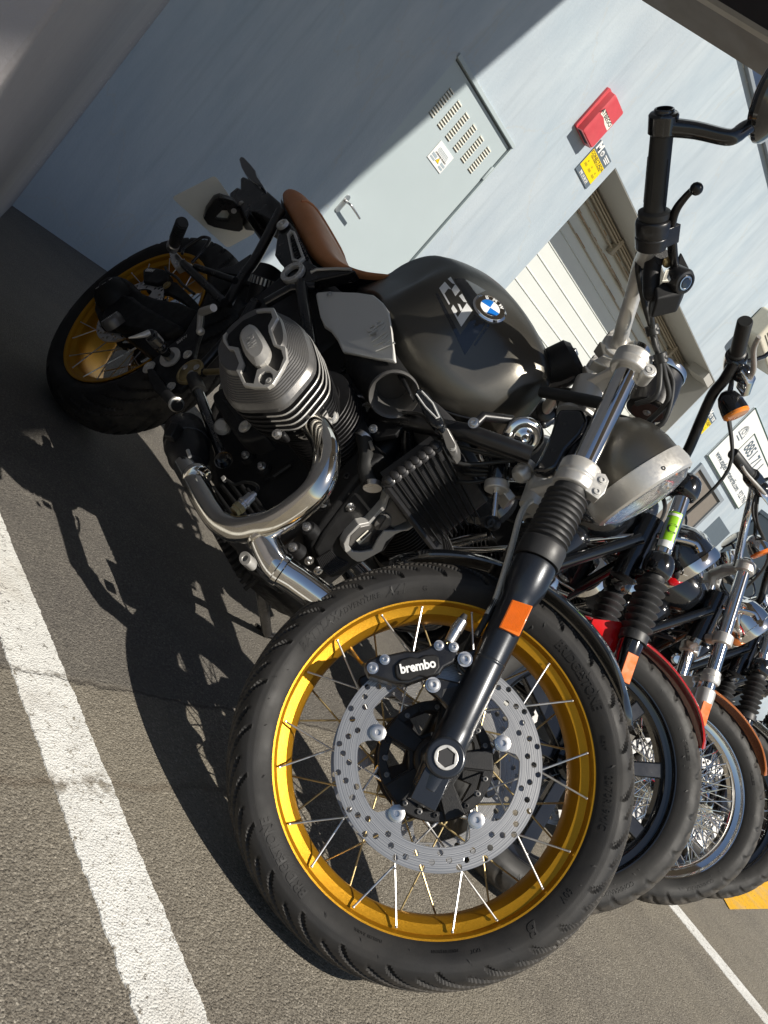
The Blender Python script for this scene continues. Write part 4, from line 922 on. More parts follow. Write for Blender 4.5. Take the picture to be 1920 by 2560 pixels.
# levers and reservoirs
for sg in (1, -1):
    mm = (lambda p: p) if sg == 1 else mirrory
    J = lambda x, y, d: mm(S(*zJ((x, y))[0], d))
    lev = [J(735, 760, -.262), J(722, 640, -.285), J(712, 520, -.305), J(702, 380, -.325), J(715, 270, -.345), J(760, 160, -.365), J(835, 60, -.385), J(900, -10, -.400)]
    m_ = MB().tube(lev, [.0078, .0090, .0092, .0088, .0080, .0068, .0058, .0052], 14, smooth=5, flat=.75); m_.ball(mm(S(1741, 472, -.412)), .0098, 16)
    lv = sp_(m_, 'brake_lever' if sg == 1 else 'clutch_lever', 'black', ang=50)
    m_ = MB().prism([J(*q, -.255) for q in ((800, 575), (885, 745), (875, 870), (815, 1000), (560, 1060), (540, 940), (640, 870), (745, 760), (770, 640))], mm(Vector((.012, .042, .0))) if sg == 1 else Vector((.012, -.042, 0)))
    mc = sp_(m_, 'fluid_reservoir', 'matte', bevel=.004, seg=3)
    cw = J(805, 880, -.262); ax_ = mm(Vector((.82, -.55, -.10))).normalized()
    m_ = MB().lathe(cw, ax_, [(-.02, .022), (.004, .022), (.009, .019), (.010, .0155), (.008, .0145), (.008, .0145)], 32); m_.build('reservoir_boss', MT['black'], mc)
    m_ = MB().lathe(cw + ax_ * .0085, ax_, [(0, .0120), (.002, .0118), (.0022, .0100), (.001, .0098), (.001, 0)], 28); m_.build('sight_ring', MT['chrome'], mc)
    m_ = MB().lathe(cw + ax_ * .0085, ax_, [(0, .0098), (.003, .008), (.0042, 0)], 28); m_.build('sight_glass', MT['blue'] if False else MT['navy'], mc)
    m_ = MB().prism([J(*q, -.268) for q in ((745, 760), (650, 770), (615, 880), (690, 880))], (0, .004 * sg, 0)); m_.build('barcode_label', MT['plate'], mc)
    m_ = MB()
    for k in range(9): m_.prism([J(*q, -.2688) for q in ((740 - k * 10, 770 + k * 11), (736 - k * 10, 774 + k * 11), (664 - k * 5, 780 + k * 11), (668 - k * 5, 776 + k * 11))], (0, .0012 * sg, 0))
    m_.build('label_bars', MT['ink'], mc)
    m_ = MB().tube([J(545, 620, -.26), J(510, 800, -.245), J(505, 1000, -.235), J(520, 1060, -.232)], [.014, .0145, .0135, .009], 16, smooth=4); m_.tube([J(620, 640, -.27), J(560, 660, -.25), J(470, 600, -.245)], .013, 12)
    sp_(m_, 'lever_perch', 'cast', ang=40)
    m_ = MB().lathe(J(660, 690, -.268), ax_, [(0, .009), (.004, .009), (.006, .006), (.006, 0)], 20); sp_(m_, 'pivot_cap', 'brass')
    for k, (pt, rr) in enumerate((([J(380, 600, -.235), J(375, 760, -.225), J(395, 900, -.20), J(450, 1150, -.17), J(505, 1330, -.15), J(545, 1520, -.135), J(600, 1640, -.12), mm(S(1662, 935, -.10)), mm(S(1670, 1000, -.07)), mm(S(1620, 1055, -.03))], .0052), ([J(430, 600, -.235), J(405, 760, -.22), J(430, 930, -.195), J(470, 1150, -.165), J(520, 1340, -.145), J(565, 1560, -.13), mm(S(1650, 935, -.105)), mm(S(1640, 990, -.09)), mm(S(1590, 1010, -.06))], .0050), ([J(520, 1050, -.232), J(505, 1180, -.20), J(515, 1300, -.16), J(555, 1500, -.135), J(610, 1650, -.115), mm(S(1682, 960, -.085)), mm(S(1655, 1060, -.05)), mm(S(1580, 1068, -.02))], .0048))):
        m_ = MB().tube(pt, rr, 10, smooth=6); sp_(m_, 'control_cable', 'hose', ang=60)
    for q, dq in (((515, 1365), -.145), ((600, 1640), -.128)):
        c = J(*q, dq); dd = (J(560, 1560, -.13) - J(500, 1300, -.15)).normalized(); m_ = MB().lathe(c - dd * .009, dd, [(0, .0105), (.001, .0118), (.017, .0118), (.018, .0105)], 20)
        m_.lathe(J(q[0] + 40, q[1] - 5, dq - .006), mm(Vector((.7, -.6, 0))), [(0, .005), (.003, .0055), (.005, .003), (.005, 0)], 14); sp_(m_, 'cable_clip', 'hose', ang=40)
# instrument
ic0, ic1 = S(*zL((925, 285))[0], .0), S(*zL((1005, 60))[0], -.0)
iax = (ic1 - ic0).normalized()
ic0 = ic0 - iax * .0
m_ = MB().lathe(ic0, iax, [(0, .036), (.004, .041), (.05, .044), (.080, .044), (.082, .042)], 48); ins = sp_(m_, 'speedometer', 'black', ang=40)
MB().lathe(ic0 + iax * .083, iax, [(0, .0455), (.003, .0475), (.012, .0475), (.014, .044), (.013, .041)], 48, cap=False).build('chrome_ring', MT['chrome'], ins)
MB().lathe(ic0 + iax * .09, iax, [(0, .042), (.002, .040), (.003, 0)], 32).build('dial_glass', MT['pane'], ins)
MB().lathe(ic0 - iax * .0005, -iax, [(0, .030), (.0015, .0295), (.0015, 0)], 32).build('base_plate', pmat('oxide', (.045, .022, .018), .5), ins)
MB().bolt(ic0 - iax * .0015, -iax, .006, .004).build('base_bolt', MT['steel'], ins)
# headlight
hl = (S(*zL((1112, 530))[0], 0) + S(*zL((636, 870))[0], 0)) * .5; hl = Vector((hl.x - .006, 0, hl.z)); hax = Vector((1, 0, -.03)).normalized(); HR = .0985
m_ = MB().lathe(hl - hax * .125, hax, [(0, 0), (.001, .022), (.010, .048), (.030, .073), (.055, .087), (.085, .094), (.112, .0955)], 64); hd_ = sp_(m_, 'headlight_shell', 'tank', ang=60)
MB().lathe(hl - hax * .014, hax, [(0, .0955), (.001, .0985), (.026, .1015), (.040, .0985), (.044, .092), (.040, .0895), (.010, .089)], 72, cap=False).build('headlight_ring', MT['satin'], hd_, ang=30)
MB().lathe(hl + hax * .028, hax, [(-.09, .02), (-.06, .055), (-.03, .078), (-.004, .088)], 48, cap=False).build('reflector_bowl', MT['chrome'], hd_, ang=60)
MB().lathe(hl + hax * .024, hax, [(0, .0895), (.006, .0885), (.016, .075), (.022, .050), (.025, .02), (.0255, 0)], 64).build('headlight_glass', MT['glass'], hd_, ang=60)
m_ = MB()
for k in range(18):
    y = lerp(-.082, .082, k / 17); hh = math.sqrt(.088 ** 2 - y * y)
    m_.tube([hl + hax * (.021 - .006 * abs(y) / .08) + Vector((0, y, t * hh)) for t in (-.95, -.5, 0, .5, .95)], .0018, 6)
m_.build('lens_flutes', MT['glass'], hd_, ang=60)
m_ = MB()
for k in range(7):
    for j in range(9):
        y = lerp(-.075, .075, j / 8); z = lerp(-.075, .075, k / 6)
        if y * y + z * z < .074 ** 2: m_.ball(hl + hax * (.004 - .35 * (y * y + z * z)) + Vector((0, y, z)), (.004, .0085, .011), 8)
m_.build('reflector_facets', MT['chrome'], hd_, ang=60)
MB().lathe(hl - hax * .02, hax, [(0, .018), (.012, .016), (.03, .010), (.032, 0)], 20).build('bulb_shield', MT['chrome'], hd_)
for sg in (-1, 1): MB().bolt(hl + hax * .012 + Vector((0, sg * .1, 0)) , (0, sg, 0), .004, .002, 12).build('ring_screw', MT['cast'], hd_)
m_ = MB()
for sg in (-1, 1): m_.tube([fp(.60, .06 * sg, .0), fp(.61, .05 * sg, .03), hl + Vector((-.08, .04 * sg, .03))], .008, 10)
m_.tube([fp(.57, -.055, -.01), fp(.66, -.055, -.005)], .011, 10); m_.tube([fp(.57, .055, -.01), fp(.66, .055, -.005)], .011, 10)
m_.box(fp(.61, 0, -.01), (.03, .11, .10), Matrix.Rotation(-RAKE, 3, 'Y')); sp_(m_, 'headlight_bracket', 'black', bevel=.002)
# brake line down to the caliper (braided, light)
bl_ = [S(*q, d) for q, d in ((zG((740, 840))[0], -.035), (zG((690, 870))[0], -.05), (zG((620, 1000))[0], -.062), (zG((540, 1300))[0], -.075), (zG((440, 1640))[0], -.085), ((1238, 1500), -.09), ((1218, 1538), -.095))]
sp_(MB().tube(bl_, .0052, 12, smooth=6), 'brake_hose', 'braid', ang=60)
sp_(MB().tube([S(1238, 1500, -.09), S(1216, 1545, -.095), S(1190, 1590, -.10)], [.0052, .006, .0050], 12, smooth=5), 'hose_end', 'hose', ang=60)
# steering damper
dmp0, dmp1 = S(*zG((345, 660))[0], -.0), S(*zG((405, 400))[0], -.0)
dmp0 = S(*zG((382, 670))[0], .02); dmp1 = S(*zG((408, 400))[0], .02)
dd = (dmp1 - dmp0)
m_ = MB().lathe(dmp0, dd, [(0, .0185), (.002, .0195), (dd.length - .004, .0195), (dd.length, .0165), (dd.length, .0125), (dd.length - .004, .012), (dd.length - .004, 0)], 32); dp = sp_(m_, 'steering_damper', 'gloss', ang=30)
MB().lathe(dmp1 - dd.normalized() * .003, dd, [(0, .009), (.005, .009), (.007, .007), (.007, 0)], 20).build('damper_cap', MT['satin'], dp)
dn_ = dd.normalized()
MB().lathe(dmp0 - dn_ * .012, dd, [(0, .021), (.002, .023), (.016, .023), (.018, .021)], 32).box(dmp0 - dn_ * .002 + Vector((.01, .03, .012)), (.05, .05, .016)).build('damper_clamp', MT['satin'], dp, bevel=.002)
MB().cyl(dmp0 - dn_ * .07, dmp0, .0062, n=16).build('damper_rod', MT['chrome'], dp)
MB().ball(dmp0 - dn_ * .075, .014).bolt(S(*zG((305, 1055))[0], .01), (.6, -.7, 0), .009, .006).build('damper_joint', MT['cast'], dp)
MB().lathe(S(*zG((600, 600))[0], -.01), Vector((-.3, .2, 1)), [(0, .012), (.006, .017), (.016, .018), (.018, .012), (.024, .012), (.026, .018), (.036, .018), (.040, .014)], 24).build('damper_mount', MT['satin'], dp)
# caliper, its pad and bolts
YC = -.112
cal = zI((42, 545), (60, 500), (160, 455), (240, 450), (380, 420), (470, 425), (560, 395), (660, 335), (730, 360), (800, 400), (830, 450), (780, 520), (700, 560), (660, 620), (560, 640), (400, 700), (280, 690), (80, 630))
m_ = MB().prism(Ss(cal, YC), (0, .040, 0)); ca = sp_(m_, 'brake_caliper', 'black', bevel=.004, seg=3)
pad = zI((290, 590), (290, 540), (345, 490), (420, 470), (490, 480), (540, 455), (620, 450), (655, 470), (665, 560), (620, 620), (545, 640), (490, 625), (420, 665), (340, 670), (300, 640))
MB().prism(Ss(pad, YC - .0045), (0, .008, 0)).build('caliper_bridge', MT['matte'], ca, bevel=.0025, seg=3)
pc = Ss(zI((335, 575), (628, 520), (480, 550), (465, 500)), YC - .0062)
xa = (pc[1] - pc[0]).normalized(); za_ = Vector((0, -1, 0)); ya = za_.cross(xa)
tv, tf = text_mesh('brembo', .0335, .0012, bold=.0011, spacing=.98)
wd_ = max(v.x for v in tv) - min(v.x for v in tv); sc = (pc[1] - pc[0]).length / wd_
MB().add([Vector((v.x * sc, v.y * sc * 1.12, v.z)) for v in tv], tf, frame_of(pc[2], xa, ya, za_)).build('caliper_lettering', MT['white'], ca)
for (x, y), r_ in (((105, 565), .0095), ((205, 495), .0085), ((605, 705), .0125), ((655, 378), .0085), ((777, 392), .0085), ((870, 492), .0125)):
    MB().bolt(S(x * .3014 + 900, y * .3014 + 1500, YC - .001), (0, -1, 0), r_ * .70, .006).build('caliper_bolt', MT['steel'] if r_ != .0095 and (x, y) != (777, 392) else MT['steel'], ca)
br = MB().prism(Ss(zI((540, 670), (640, 640), (900, 700), (960, 705), (930, 1050), (800, 990), (700, 860), (560, 740)), -.098), (0, .020, 0)); 
bk_ = sp_(br, 'caliper_bracket', 'black', bevel=.003)
MB().prism(Ss(zI((690, 740), (800, 715), (930, 745), (900, 960), (790, 930), (680, 810)), -.0985), (0, .004, 0)).build('bracket_recess', MT['ink'], bk_)
br = MB().prism(Ss(zI((800, 430), (1000, 400), (1080, 470), (1000, 640), (900, 640), (830, 560)), -.100), (0, .022, 0)); br.build('upper_lug', MT['black'], bk_, bevel=.003)
# bleed nipple with cap
m_ = MB().tube([S(*zI((740, 350))[0], -.105), S(*zI((800, 240))[0], -.105)], [.008, .0095], 16); m_.tube([S(*zI((795, 250))[0], -.105), S(*zI((850, 170))[0], -.105)], [.0105, .0085], 16)
m_.build('banjo', MT['steel'], ca, mtx=None)
MB().tube([S(*zI((840, 180))[0], -.105), S(*zI((870, 120))[0], -.105)], [.0075, .0045], 14).build('nipple_cap', MT['ink'], ca)
# left caliper seen through the spokes
m_ = MB().prism([Vector((q.x, .075, q.z)) for q in Ss(cal, YC)], (0, .04, 0)); sp_(m_, 'brake_caliper', 'black', bevel=.004)
# side reflector
rf = Ss(zI((1262, -10), (1440, 48), (1320, 308), (1150, 225)), -.131)
cx_ = sum(rf, Vector()) / 4; lx = (rf[1] - rf[0]).normalized(); rf = [cx_ + (q - cx_) * .97 for q in rf]
m_ = MB().prism(rf, (0, .007, 0)); ro = sp_(m_, 'side_reflector', 'orange', bevel=.0012)
m_ = MB()
e1 = rf[1] - rf[0]; e2 = rf[3] - rf[0]
for k in range(1, 26): m_.tube([rf[0] + e2 * (k / 26) + e1 * .06 + Vector((0, -.0003, 0)), rf[0] + e2 * (k / 26) + e1 * .94 + Vector((0, -.0003, 0))], .0007, 4)
for k in range(1, 14): m_.tube([rf[0] + e1 * (k / 14) + e2 * .05 + Vector((0, -.0003, 0)), rf[0] + e1 * (k / 14) + e2 * .95 + Vector((0, -.0003, 0))], .0006, 4)
m_.build('reflector_prisms', MT['orange'], ro)
# front mudguard
secs = []
for k in range(0, 41):
    th = R_(lerp(66, 158, k / 40)); f = k / 40
    hw_ = .072 * (min(1, (f / .22)) ** .55 if f < .22 else 1) * (min(1, ((1 - f) / .10)) ** .5 if f > .9 else 1) + .004
    rr = .341 + .006 * math.sin(PI * f); sec = []
    for q in range(13):
        a = lerp(-1, 1, q / 12); y = hw_ * a; r = rr - .020 * abs(a) ** 3
        sec.append(A0 + Vector((r * math.cos(th), y, r * math.sin(th))))
    for q in range(13):
        a = lerp(1, -1, q / 12); y = (hw_ - .001) * a; r = rr - .0035 - .020 * abs(a) ** 3
        sec.append(A0 + Vector((r * math.cos(th), y, r * math.sin(th))))
    secs.append(sec)
sp_(MB().loft(secs), 'front_mudguard', 'gloss', ang=50)
m_ = MB()
for sg in (-1, 1): m_.tube([fp(.335, .095 * sg, -.01), A0 + Vector((.345 * math.cos(R_(112)), .06 * sg, .34 * math.sin(R_(112))))], .008, 10)
sp_(m_, 'mudguard_stay', 'black')
# ---------------------------------------------------------------- body of the motorcycle (bike frame)
def bp(mb, name, mat, parent=bike, **k): return mb.build(name, MT[mat], parent, **k)
def tubep(pts, r, name, mat, smooth=0, n=16, parent=bike, **k): return bp(MB().tube(pts, r, n, smooth=smooth), name, mat, parent, ang=60, **k)
# tank: lofted stations x -> (z bottom, half width bottom, z widest, half width, z shoulder, half width shoulder, z top)
TS = [(.530, .780, .050, .795, .072, .835, .062, .850), (.59, .770, .080, .797, .100, .890, .090, .920), (.65, .772, .105, .800, .128, .925, .108, .962), (.72, .765, .130, .795, .160, .942, .124, .988),
      (.79, .742, .148, .785, .188, .945, .134, .998), (.85, .715, .150, .780, .195, .940, .134, .998), (.91, .702, .136, .778, .180, .930, .122, .990), (.965, .706, .108, .782, .150, .916, .102, .976),
      (1.01, .720, .080, .792, .115, .902, .080, .960), (1.045, .745, .052, .802, .078, .888, .056, .940), (1.068, .780, .022, .822, .038, .872, .030, .912)]
def tank_sec(x, zb, wb_, zm, wm, zs_, ws, zt):
    P = [(wb_ * .6, zb + .002), (wb_, zb), (lerp(wb_, wm, .62), zb + (zm - zb) * .22), (lerp(wb_, wm, .95), zb + (zm - zb) * .62), (wm, zm), (lerp(wm, ws, .12), lerp(zm, zs_, .42)), (lerp(wm, ws, .50), lerp(zm, zs_, .80)), (ws, zs_ + .004), (ws * .66, lerp(zs_, zt, .72)), (ws * .33, lerp(zs_, zt, .94)), (0, zt)]
    P = catmull([Vector((a, b, 0)) for a, b in P], 3)
    R = [(p.x, p.y) for p in P]
    return [Vector((x, -a, b)) for a, b in R] + [Vector((x, a, b)) for a, b in reversed(R[:-1])]
secs = []
for i in range(len(TS) - 1):
    for k in range(4):
        def cr(j):
            g = lambda q: TS[max(0, min(len(TS) - 1, q))][j]
            a, b, c, d = g(i - 1), g(i), g(i + 1), g(i + 2); t = k / 4
            return .5 * (2 * b + (c - a) * t + (2 * a - 5 * b + 4 * c - d) * t * t + (3 * b - a - 3 * c + d) * t ** 3)
        secs.append(tank_sec(*[cr(j) for j in range(8)]))
secs.append(tank_sec(*TS[-1]))
# pressed dish on the front flank and knee recess, real relief
for sec in secs:
    for v in sec:
        a = abs(v.y); sgn = -1 if v.y < 0 else 1
        d = ((v.x - 1.005) / .050) ** 2 + ((v.z - .835) / .070) ** 2
        if d < 1 and a > .04: v.y -= sgn * .009 * (1 - d) ** 1.2
        k_ = (.815 - v.x) / .11 + (v.z - .85) * -.2
        if .0 < k_ and .765 < v.z < .935 and a > .06: v.y -= sgn * .020 * min(1, k_ * 2.5) * max(0, 1 - abs(v.z - .85) / .09)
tm = MB().loft(secs)
TANKV = [v.copy() for v in tm.v]; TANKF = list(tm.f)
tank = bp(tm, 'fuel_tank', 'tank', ang=38)
BV = BVHTree.FromPolygons([tuple(v) for v in TANKV], TANKF)
def on_tank(u, v, off=.0006, bvh=None):
    o = BMi @ CAM; d = (BMi.to_3x3() @ ray(u, v)).normalized()
    loc, nor, i, ds = (bvh or BV).ray_cast(o, d)
    if loc is None: return None
    if nor.dot(d) > 0: nor = -nor
    return loc + nor * off
def decal(mb, pts, off, sub=6, bvh=None):
    """closed photo outline laid onto the tank: fill by a triangle fan of small cells"""
    cu, cf = curve_mesh([pts])
    # subdivide
    import bmesh
    bm = bmesh.new(); vs = [bm.verts.new(v) for v in cu]
    for f in cf:
        try: bm.faces.new([vs[i] for i in f])
        except ValueError: pass
    bmesh.ops.triangulate(bm, faces=bm.faces[:])
    for _ in range(sub):
        es = [e for e in bm.edges if e.calc_length() > 7]
        if not es: break
        bmesh.ops.subdivide_edges(bm, edges=es, cuts=1); bmesh.ops.triangulate(bm, faces=bm.faces[:])
    bm.verts.index_update(); out = []; ok = True
    for v in bm.verts:
        q = on_tank(v.co.x, v.co.y, off, bvh)
        if q is None: q = Vector((0, 0, 0)); 
        out.append(q)
    fs = [tuple(v.index for v in f.verts) for f in bm.faces if all(out[v.index].length > .1 for v in f.verts)]
    bm.free(); mb.add(out, fs); return mb
zQ = zz(1080, 680, .2101)
m_ = MB()
for q in (((335, 755), (500, 505), (590, 560), (650, 600), (392, 990)), ((40, 262), (68, 245), (335, 755), (392, 990)), ((265, 80), (380, 80), (520, 150), (640, 225), (540, 270), (490, 330), (484, 440))): decal(m_, zQ(*q), .0006)
decal(m_, zQ((497, 868), (515, 886), (690, 625), (664, 618)), .0006)
m_.build('tank_stripe', MT['gloss'], tank, ang=60)
m_ = MB()
for q in (((185, 88), (222, 62), (275, 150), (240, 142)), ((275, 150), (300, 180), (332, 228), (278, 293), (232, 215)), ((85, 198), (152, 120), (232, 212), (192, 203)), ((85, 198), (192, 203), (148, 262)), ((85, 198), (148, 262), (213, 380), (203, 398)),
          ((320, 290), (358, 262), (414, 366), (375, 360)), ((412, 372), (480, 462), (347, 655), (360, 452)), ((360, 452), (347, 655), (306, 540)), ((228, 440), (250, 392), (302, 468), (282, 502)), ((228, 440), (282, 502), (306, 540), (345, 655)), ((302, 380), (330, 388), (362, 450), (340, 470))): decal(m_, zQ(*q), .0012)
m_.build('tank_numeral', MT['silverpaint'], tank, ang=60)
# roundel
cpx = zA((1275, 592))[0]; rc = on_tank(*cpx, .0); o_ = BMi @ CAM
nr = (on_tank(*cpx, .01) - rc).normalized()
n2 = Vector((0, 0, 0))
for q in zA((1230, 560), (1320, 620), (1300, 550), (1250, 640)):
    n2 += (on_tank(*q, .01) - on_tank(*q, .0)).normalized()
nr = n2.normalized(); up_ = (Vector((-.45, 0, 1)) - nr * nr.dot(Vector((-.45, 0, 1)))).normalized(); fr_ = frame_of(rc, up_.cross(nr), up_, nr)
RB = .0355
m_ = MB().lathe(rc - nr * .004, nr, [(0, RB), (.0045, RB), (.0072, RB - .0035), (.0070, RB - .0045), (.0062, RB - .0050)], 64); m_.lathe(rc + nr * .0022, nr, [(0, RB * .60), (.0008, RB * .585), (.0002, RB * .57)], 48); ro = bp(m_, 'roundel', 'chrome', tank)
MB().lathe(rc + nr * .0005, nr, [(0, RB - .004), (.0015, RB - .0042), (.0015, 0)], 48).build('roundel_face', MT['gloss'], ro)
for nm, mt_, ks in (('roundel_blue', 'blue', (1, 3)), ('roundel_white', 'white', (0, 2))):
    m_ = MB()
    for k in ks: m_.plate([[(0, 0)] + [(RB * .57 * math.cos(k * PI / 2 + PI / 2 * q / 10), RB * .57 * math.sin(k * PI / 2 + PI / 2 * q / 10)) for q in range(11)]], fr_ @ Matrix.Translation((0, 0, .0024)), .0006)
    m_.build(nm, MT[mt_], ro)
m_ = MB()
for ch_, a in (('B', 128), ('M', 90), ('W', 52)):
    tv, tf = text_mesh(ch_, RB * .36, .0005, bold=.0004); t = R_(a); m_.add(tv, tf, fr_ @ Matrix.Translation((RB * .75 * math.cos(t), RB * .75 * math.sin(t), .0022)) @ Matrix.Rotation(t - PI / 2, 4, 'Z'))
m_.build('roundel_letters', MT['silverpaint'], ro)
# tank lower seam
lo = [s[2] + Vector((0, 0, -.001)) for s in secs[12:]]
tubep(lo, .0030, 'tank_seam', 'black', parent=tank, n=8)
tubep([Vector((p.x, -p.y, p.z)) for p in lo], .0030, 'tank_seam', 'black', parent=tank, n=8)
# side cover and intake snorkel (right)
sc = zA((322, 515), (335, 500), (400, 498), (560, 505), (640, 515), (690, 555), (722, 600), (735, 700), (760, 880), (640, 855), (470, 825), (440, 760), (405, 712), (370, 690), (350, 640))
ys = lambda p: p
def curved_plate(px, y0, y1, xa, xb, th, name, mat, parent=bike, **k):
    vs, fs = [], []
    pts = []
    for u, v in px:
        p = M(u, v, y0)
        for _ in range(4):
            f = max(0, min(1, (p.x - xa) / (xb - xa))); p = M(u, v, lerp(y0, y1, f))
        pts.append(p)
    m_ = MB(); m_.prism(pts, (0, th, 0)); return bp(m_, name, mat, parent, **k)
cover = curved_plate(sc, -.150, -.226, .64, .92, .010, 'side_cover', 'silvercover', bevel=.006, seg=3)
for q in ((400, 513), (588, 528)): bp(MB().bolt(M(*zA(q)[0], -.165), (0, -1, 0), .005, .003), 'cover_screw', 'steel', cover)
m_ = MB(); tv, tf = text_mesh('BMW', .036, .0016, bold=.0006)
p0, p1 = M(*zA((625, 640))[0], -.196), M(*zA((720, 850))[0], -.2275); xa = (p1 - p0).normalized(); xa = Vector((xa.x, xa.y, xa.z)); za_ = Vector((-.213, -1, 0)).normalized(); za_ = (za_ - xa * za_.dot(xa)).normalized()
m_.add([Vector((v.x * 1.35, v.y * 1.5, v.z)) for v in tv], tf, frame_of((p0 + p1) / 2, xa, za_.cross(xa), za_)); 
for k in range(3): 
    q = zA((425 + k * 28, 690 - k * 18), (445 + k * 28, 600 - k * 14)); m_.tube([M(*q[0], -.1665 - k * .001), M(*q[1], -.1665 - k * .001)], .0022, 8)
bp(m_, 'embossing', 'silvercover', cover, bevel=0)
# snorkel: moulded duct under the cover, open to the front
def duct():
    c_in = M(*zA((752, 1062))[0], -.178); d_in = Vector((.90, -.30, -.30)).normalized()
    path = [M(*zA((612, 862))[0], -.140), M(*zA((655, 930))[0], -.158), M(*zA((700, 995))[0], -.170), c_in]
    P = catmull(path, 6); secs = []; n = 44
    for i, p in enumerate(P):
        f = i / (len(P) - 1); r = lerp(.0500, .0462, f); t = (P[min(i + 1, len(P) - 1)] - P[max(i - 1, 0)]).normalized().lerp(d_in, f ** 2).normalized()
        X = axis_frame(p, t); secs.append([X @ Vector((r * math.cos(2 * PI * k / n), r * math.sin(2 * PI * k / n), 0)) for k in range(n)])
    ob_ = bp(MB().loft(secs, True, False), 'intake_duct', 'matte', ang=50)
    X = d_in
    MB().lathe(c_in - X * .004, X, [(-.05, .030), (-.02, .033), (0, .0385), (.006, .0425), (.009, .0455), (.006, .0475), (.0, .0470), (-.004, .046), (-.002, .040), (-.02, .035)], 56, cap=False).build('intake_ring', MT['coverm'], ob_, ang=60)
    MB().lathe(c_in - X * .045, X, [(0, .034), (.001, 0)], 32).build('intake_throat', MT['ink'], ob_)
duct()
curved_plate(zA((770, 890), (800, 950), (845, 1055), (838, 1068), (800, 1000), (770, 960)), -.190, -.200, .9, 1.06, .02, 'duct_hood', 'matte', bevel=.004)
# seat
ss = []
ST_ = [(-.005, .835, .858, .075), (.02, .825, .872, .095), (.08, .806, .878, .112), (.15, .792, .872, .122), (.22, .778, .858, .128), (.30, .762, .838, .130), (.37, .752, .818, .128), (.43, .754, .806, .118), (.48, .776, .812, .102), (.53, .806, .832, .088), (.575, .845, .866, .072), (.60, .866, .882, .055)]
for i in range(len(ST_) - 1):
    for k in range(4):
        t = k / 4
        g = lambda j, q: ST_[max(0, min(len(ST_) - 1, q))][j]
        c4 = [(lambda a, b, c, d: .5 * (2 * b + (c - a) * t + (2 * a - 5 * b + 4 * c - d) * t * t + (3 * b - a - 3 * c + d) * t ** 3))(g(j, i - 1), g(j, i), g(j, i + 1), g(j, i + 2)) for j in range(4)]
        x, z0, z1, w_ = c4; n = 28; sec = []
        for q in range(n):
            a = 2 * PI * q / n; ca, sa = math.cos(a), math.sin(a)
            sec.append(Vector((x, w_ * math.copysign(abs(ca) ** .55, ca), (z0 + z1) / 2 + (z1 - z0) / 2 * math.copysign(abs(sa) ** .7, sa))))
        ss.append(sec)
seat = bp(MB().loft(ss), 'seat', 'leather', ang=70, sub=1)
bp(MB().tube([s[q] * 1.0 for q in (0,) for s in ss], .003, 8), 'seat_piping', 'leather', seat)
sm_ = ss[13]; bp(MB().tube([Vector((v.x, v.y * 1.005, v.z + .0015 if v.z > .83 else v.z)) for v in sm_[1:14]] , .0028, 8), 'seat_seam', 'leather', seat)
bp(MB().loft([[Vector((v.x, v.y * .93, min(v.z, .5 * (s[0].z) + .5 * min(w.z for w in s)) - .010)) for v in s] for s in ss[4:40]]), 'seat_base', 'black', seat)
# black bracket under the seat with its silver bezel, and ring boss
br = zA((118, 180), (120, 140), (150, 112), (180, 115), (205, 150), (250, 245), (300, 340), (360, 378), (540, 378), (500, 398), (350, 430), (270, 455), (200, 462), (140, 430), (150, 365), (130, 330), (100, 300), (108, 240))
sb = bp(MB().prism(Ms(br, -.155), (0, .03, 0)), 'seat_bracket', 'black', bevel=.004)
bz_o = Ms(zA((172, 195), (192, 168), (215, 178), (268, 322), (240, 345), (200, 338)), -.1585); bz_i = Ms(zA((183, 200), (194, 183), (206, 188), (252, 318), (236, 332), (209, 325)), -.1585)
def to2(P): return [(p.x, p.z) for p in P]
bp(MB().plate([to2(bz_o), to2(bz_i)], XZ(-.158), .008, .0015), 'bracket_bezel', 'satin', sb)
m_ = MB()
for i in range(5):
    for j in range(3): m_.plate([circ(.0065, 6), circ(.0052, 6)], XZ(-.1555, lerp(bz_i[0].x, bz_i[4].x, .12 + i * .19) + j * .011, lerp(bz_i[0].z, bz_i[4].z, .12 + i * .19) + j * .006), .002)
bp(m_, 'bezel_mesh', 'matte', sb)
rc_ = M(*zA((203, 400))[0], -.162)
hs = [[(.0245 * math.cos(2 * PI * k / 12) + .0016 * math.cos(PI * q / 4), .0245 * math.sin(2 * PI * k / 12) + .0016 * math.sin(PI * q / 4)) for q in range(8)] for k in range(12)]
bp(MB().plate([circ(.0295, 48), circ(.0185, 36)] + hs, XZ(-.163, rc_.x, rc_.z), .010, .001), 'ring_boss', 'satin', sb)
bp(MB().lathe(M(*zA((148, 140))[0], -.160), (0, -1, 0), [(0, .0155), (.006, .0155), (.009, .013), (.009, .009), (.006, .008), (.006, .004), (.010, .003), (.010, 0)], 32), 'cap_boss', 'satin', sb)
bp(MB().tube(Ms(zA((300, 395), (330, 380), (440, 375), (520, 378)), -.158), .0035, 10), 'bracket_trim', 'satin', sb)
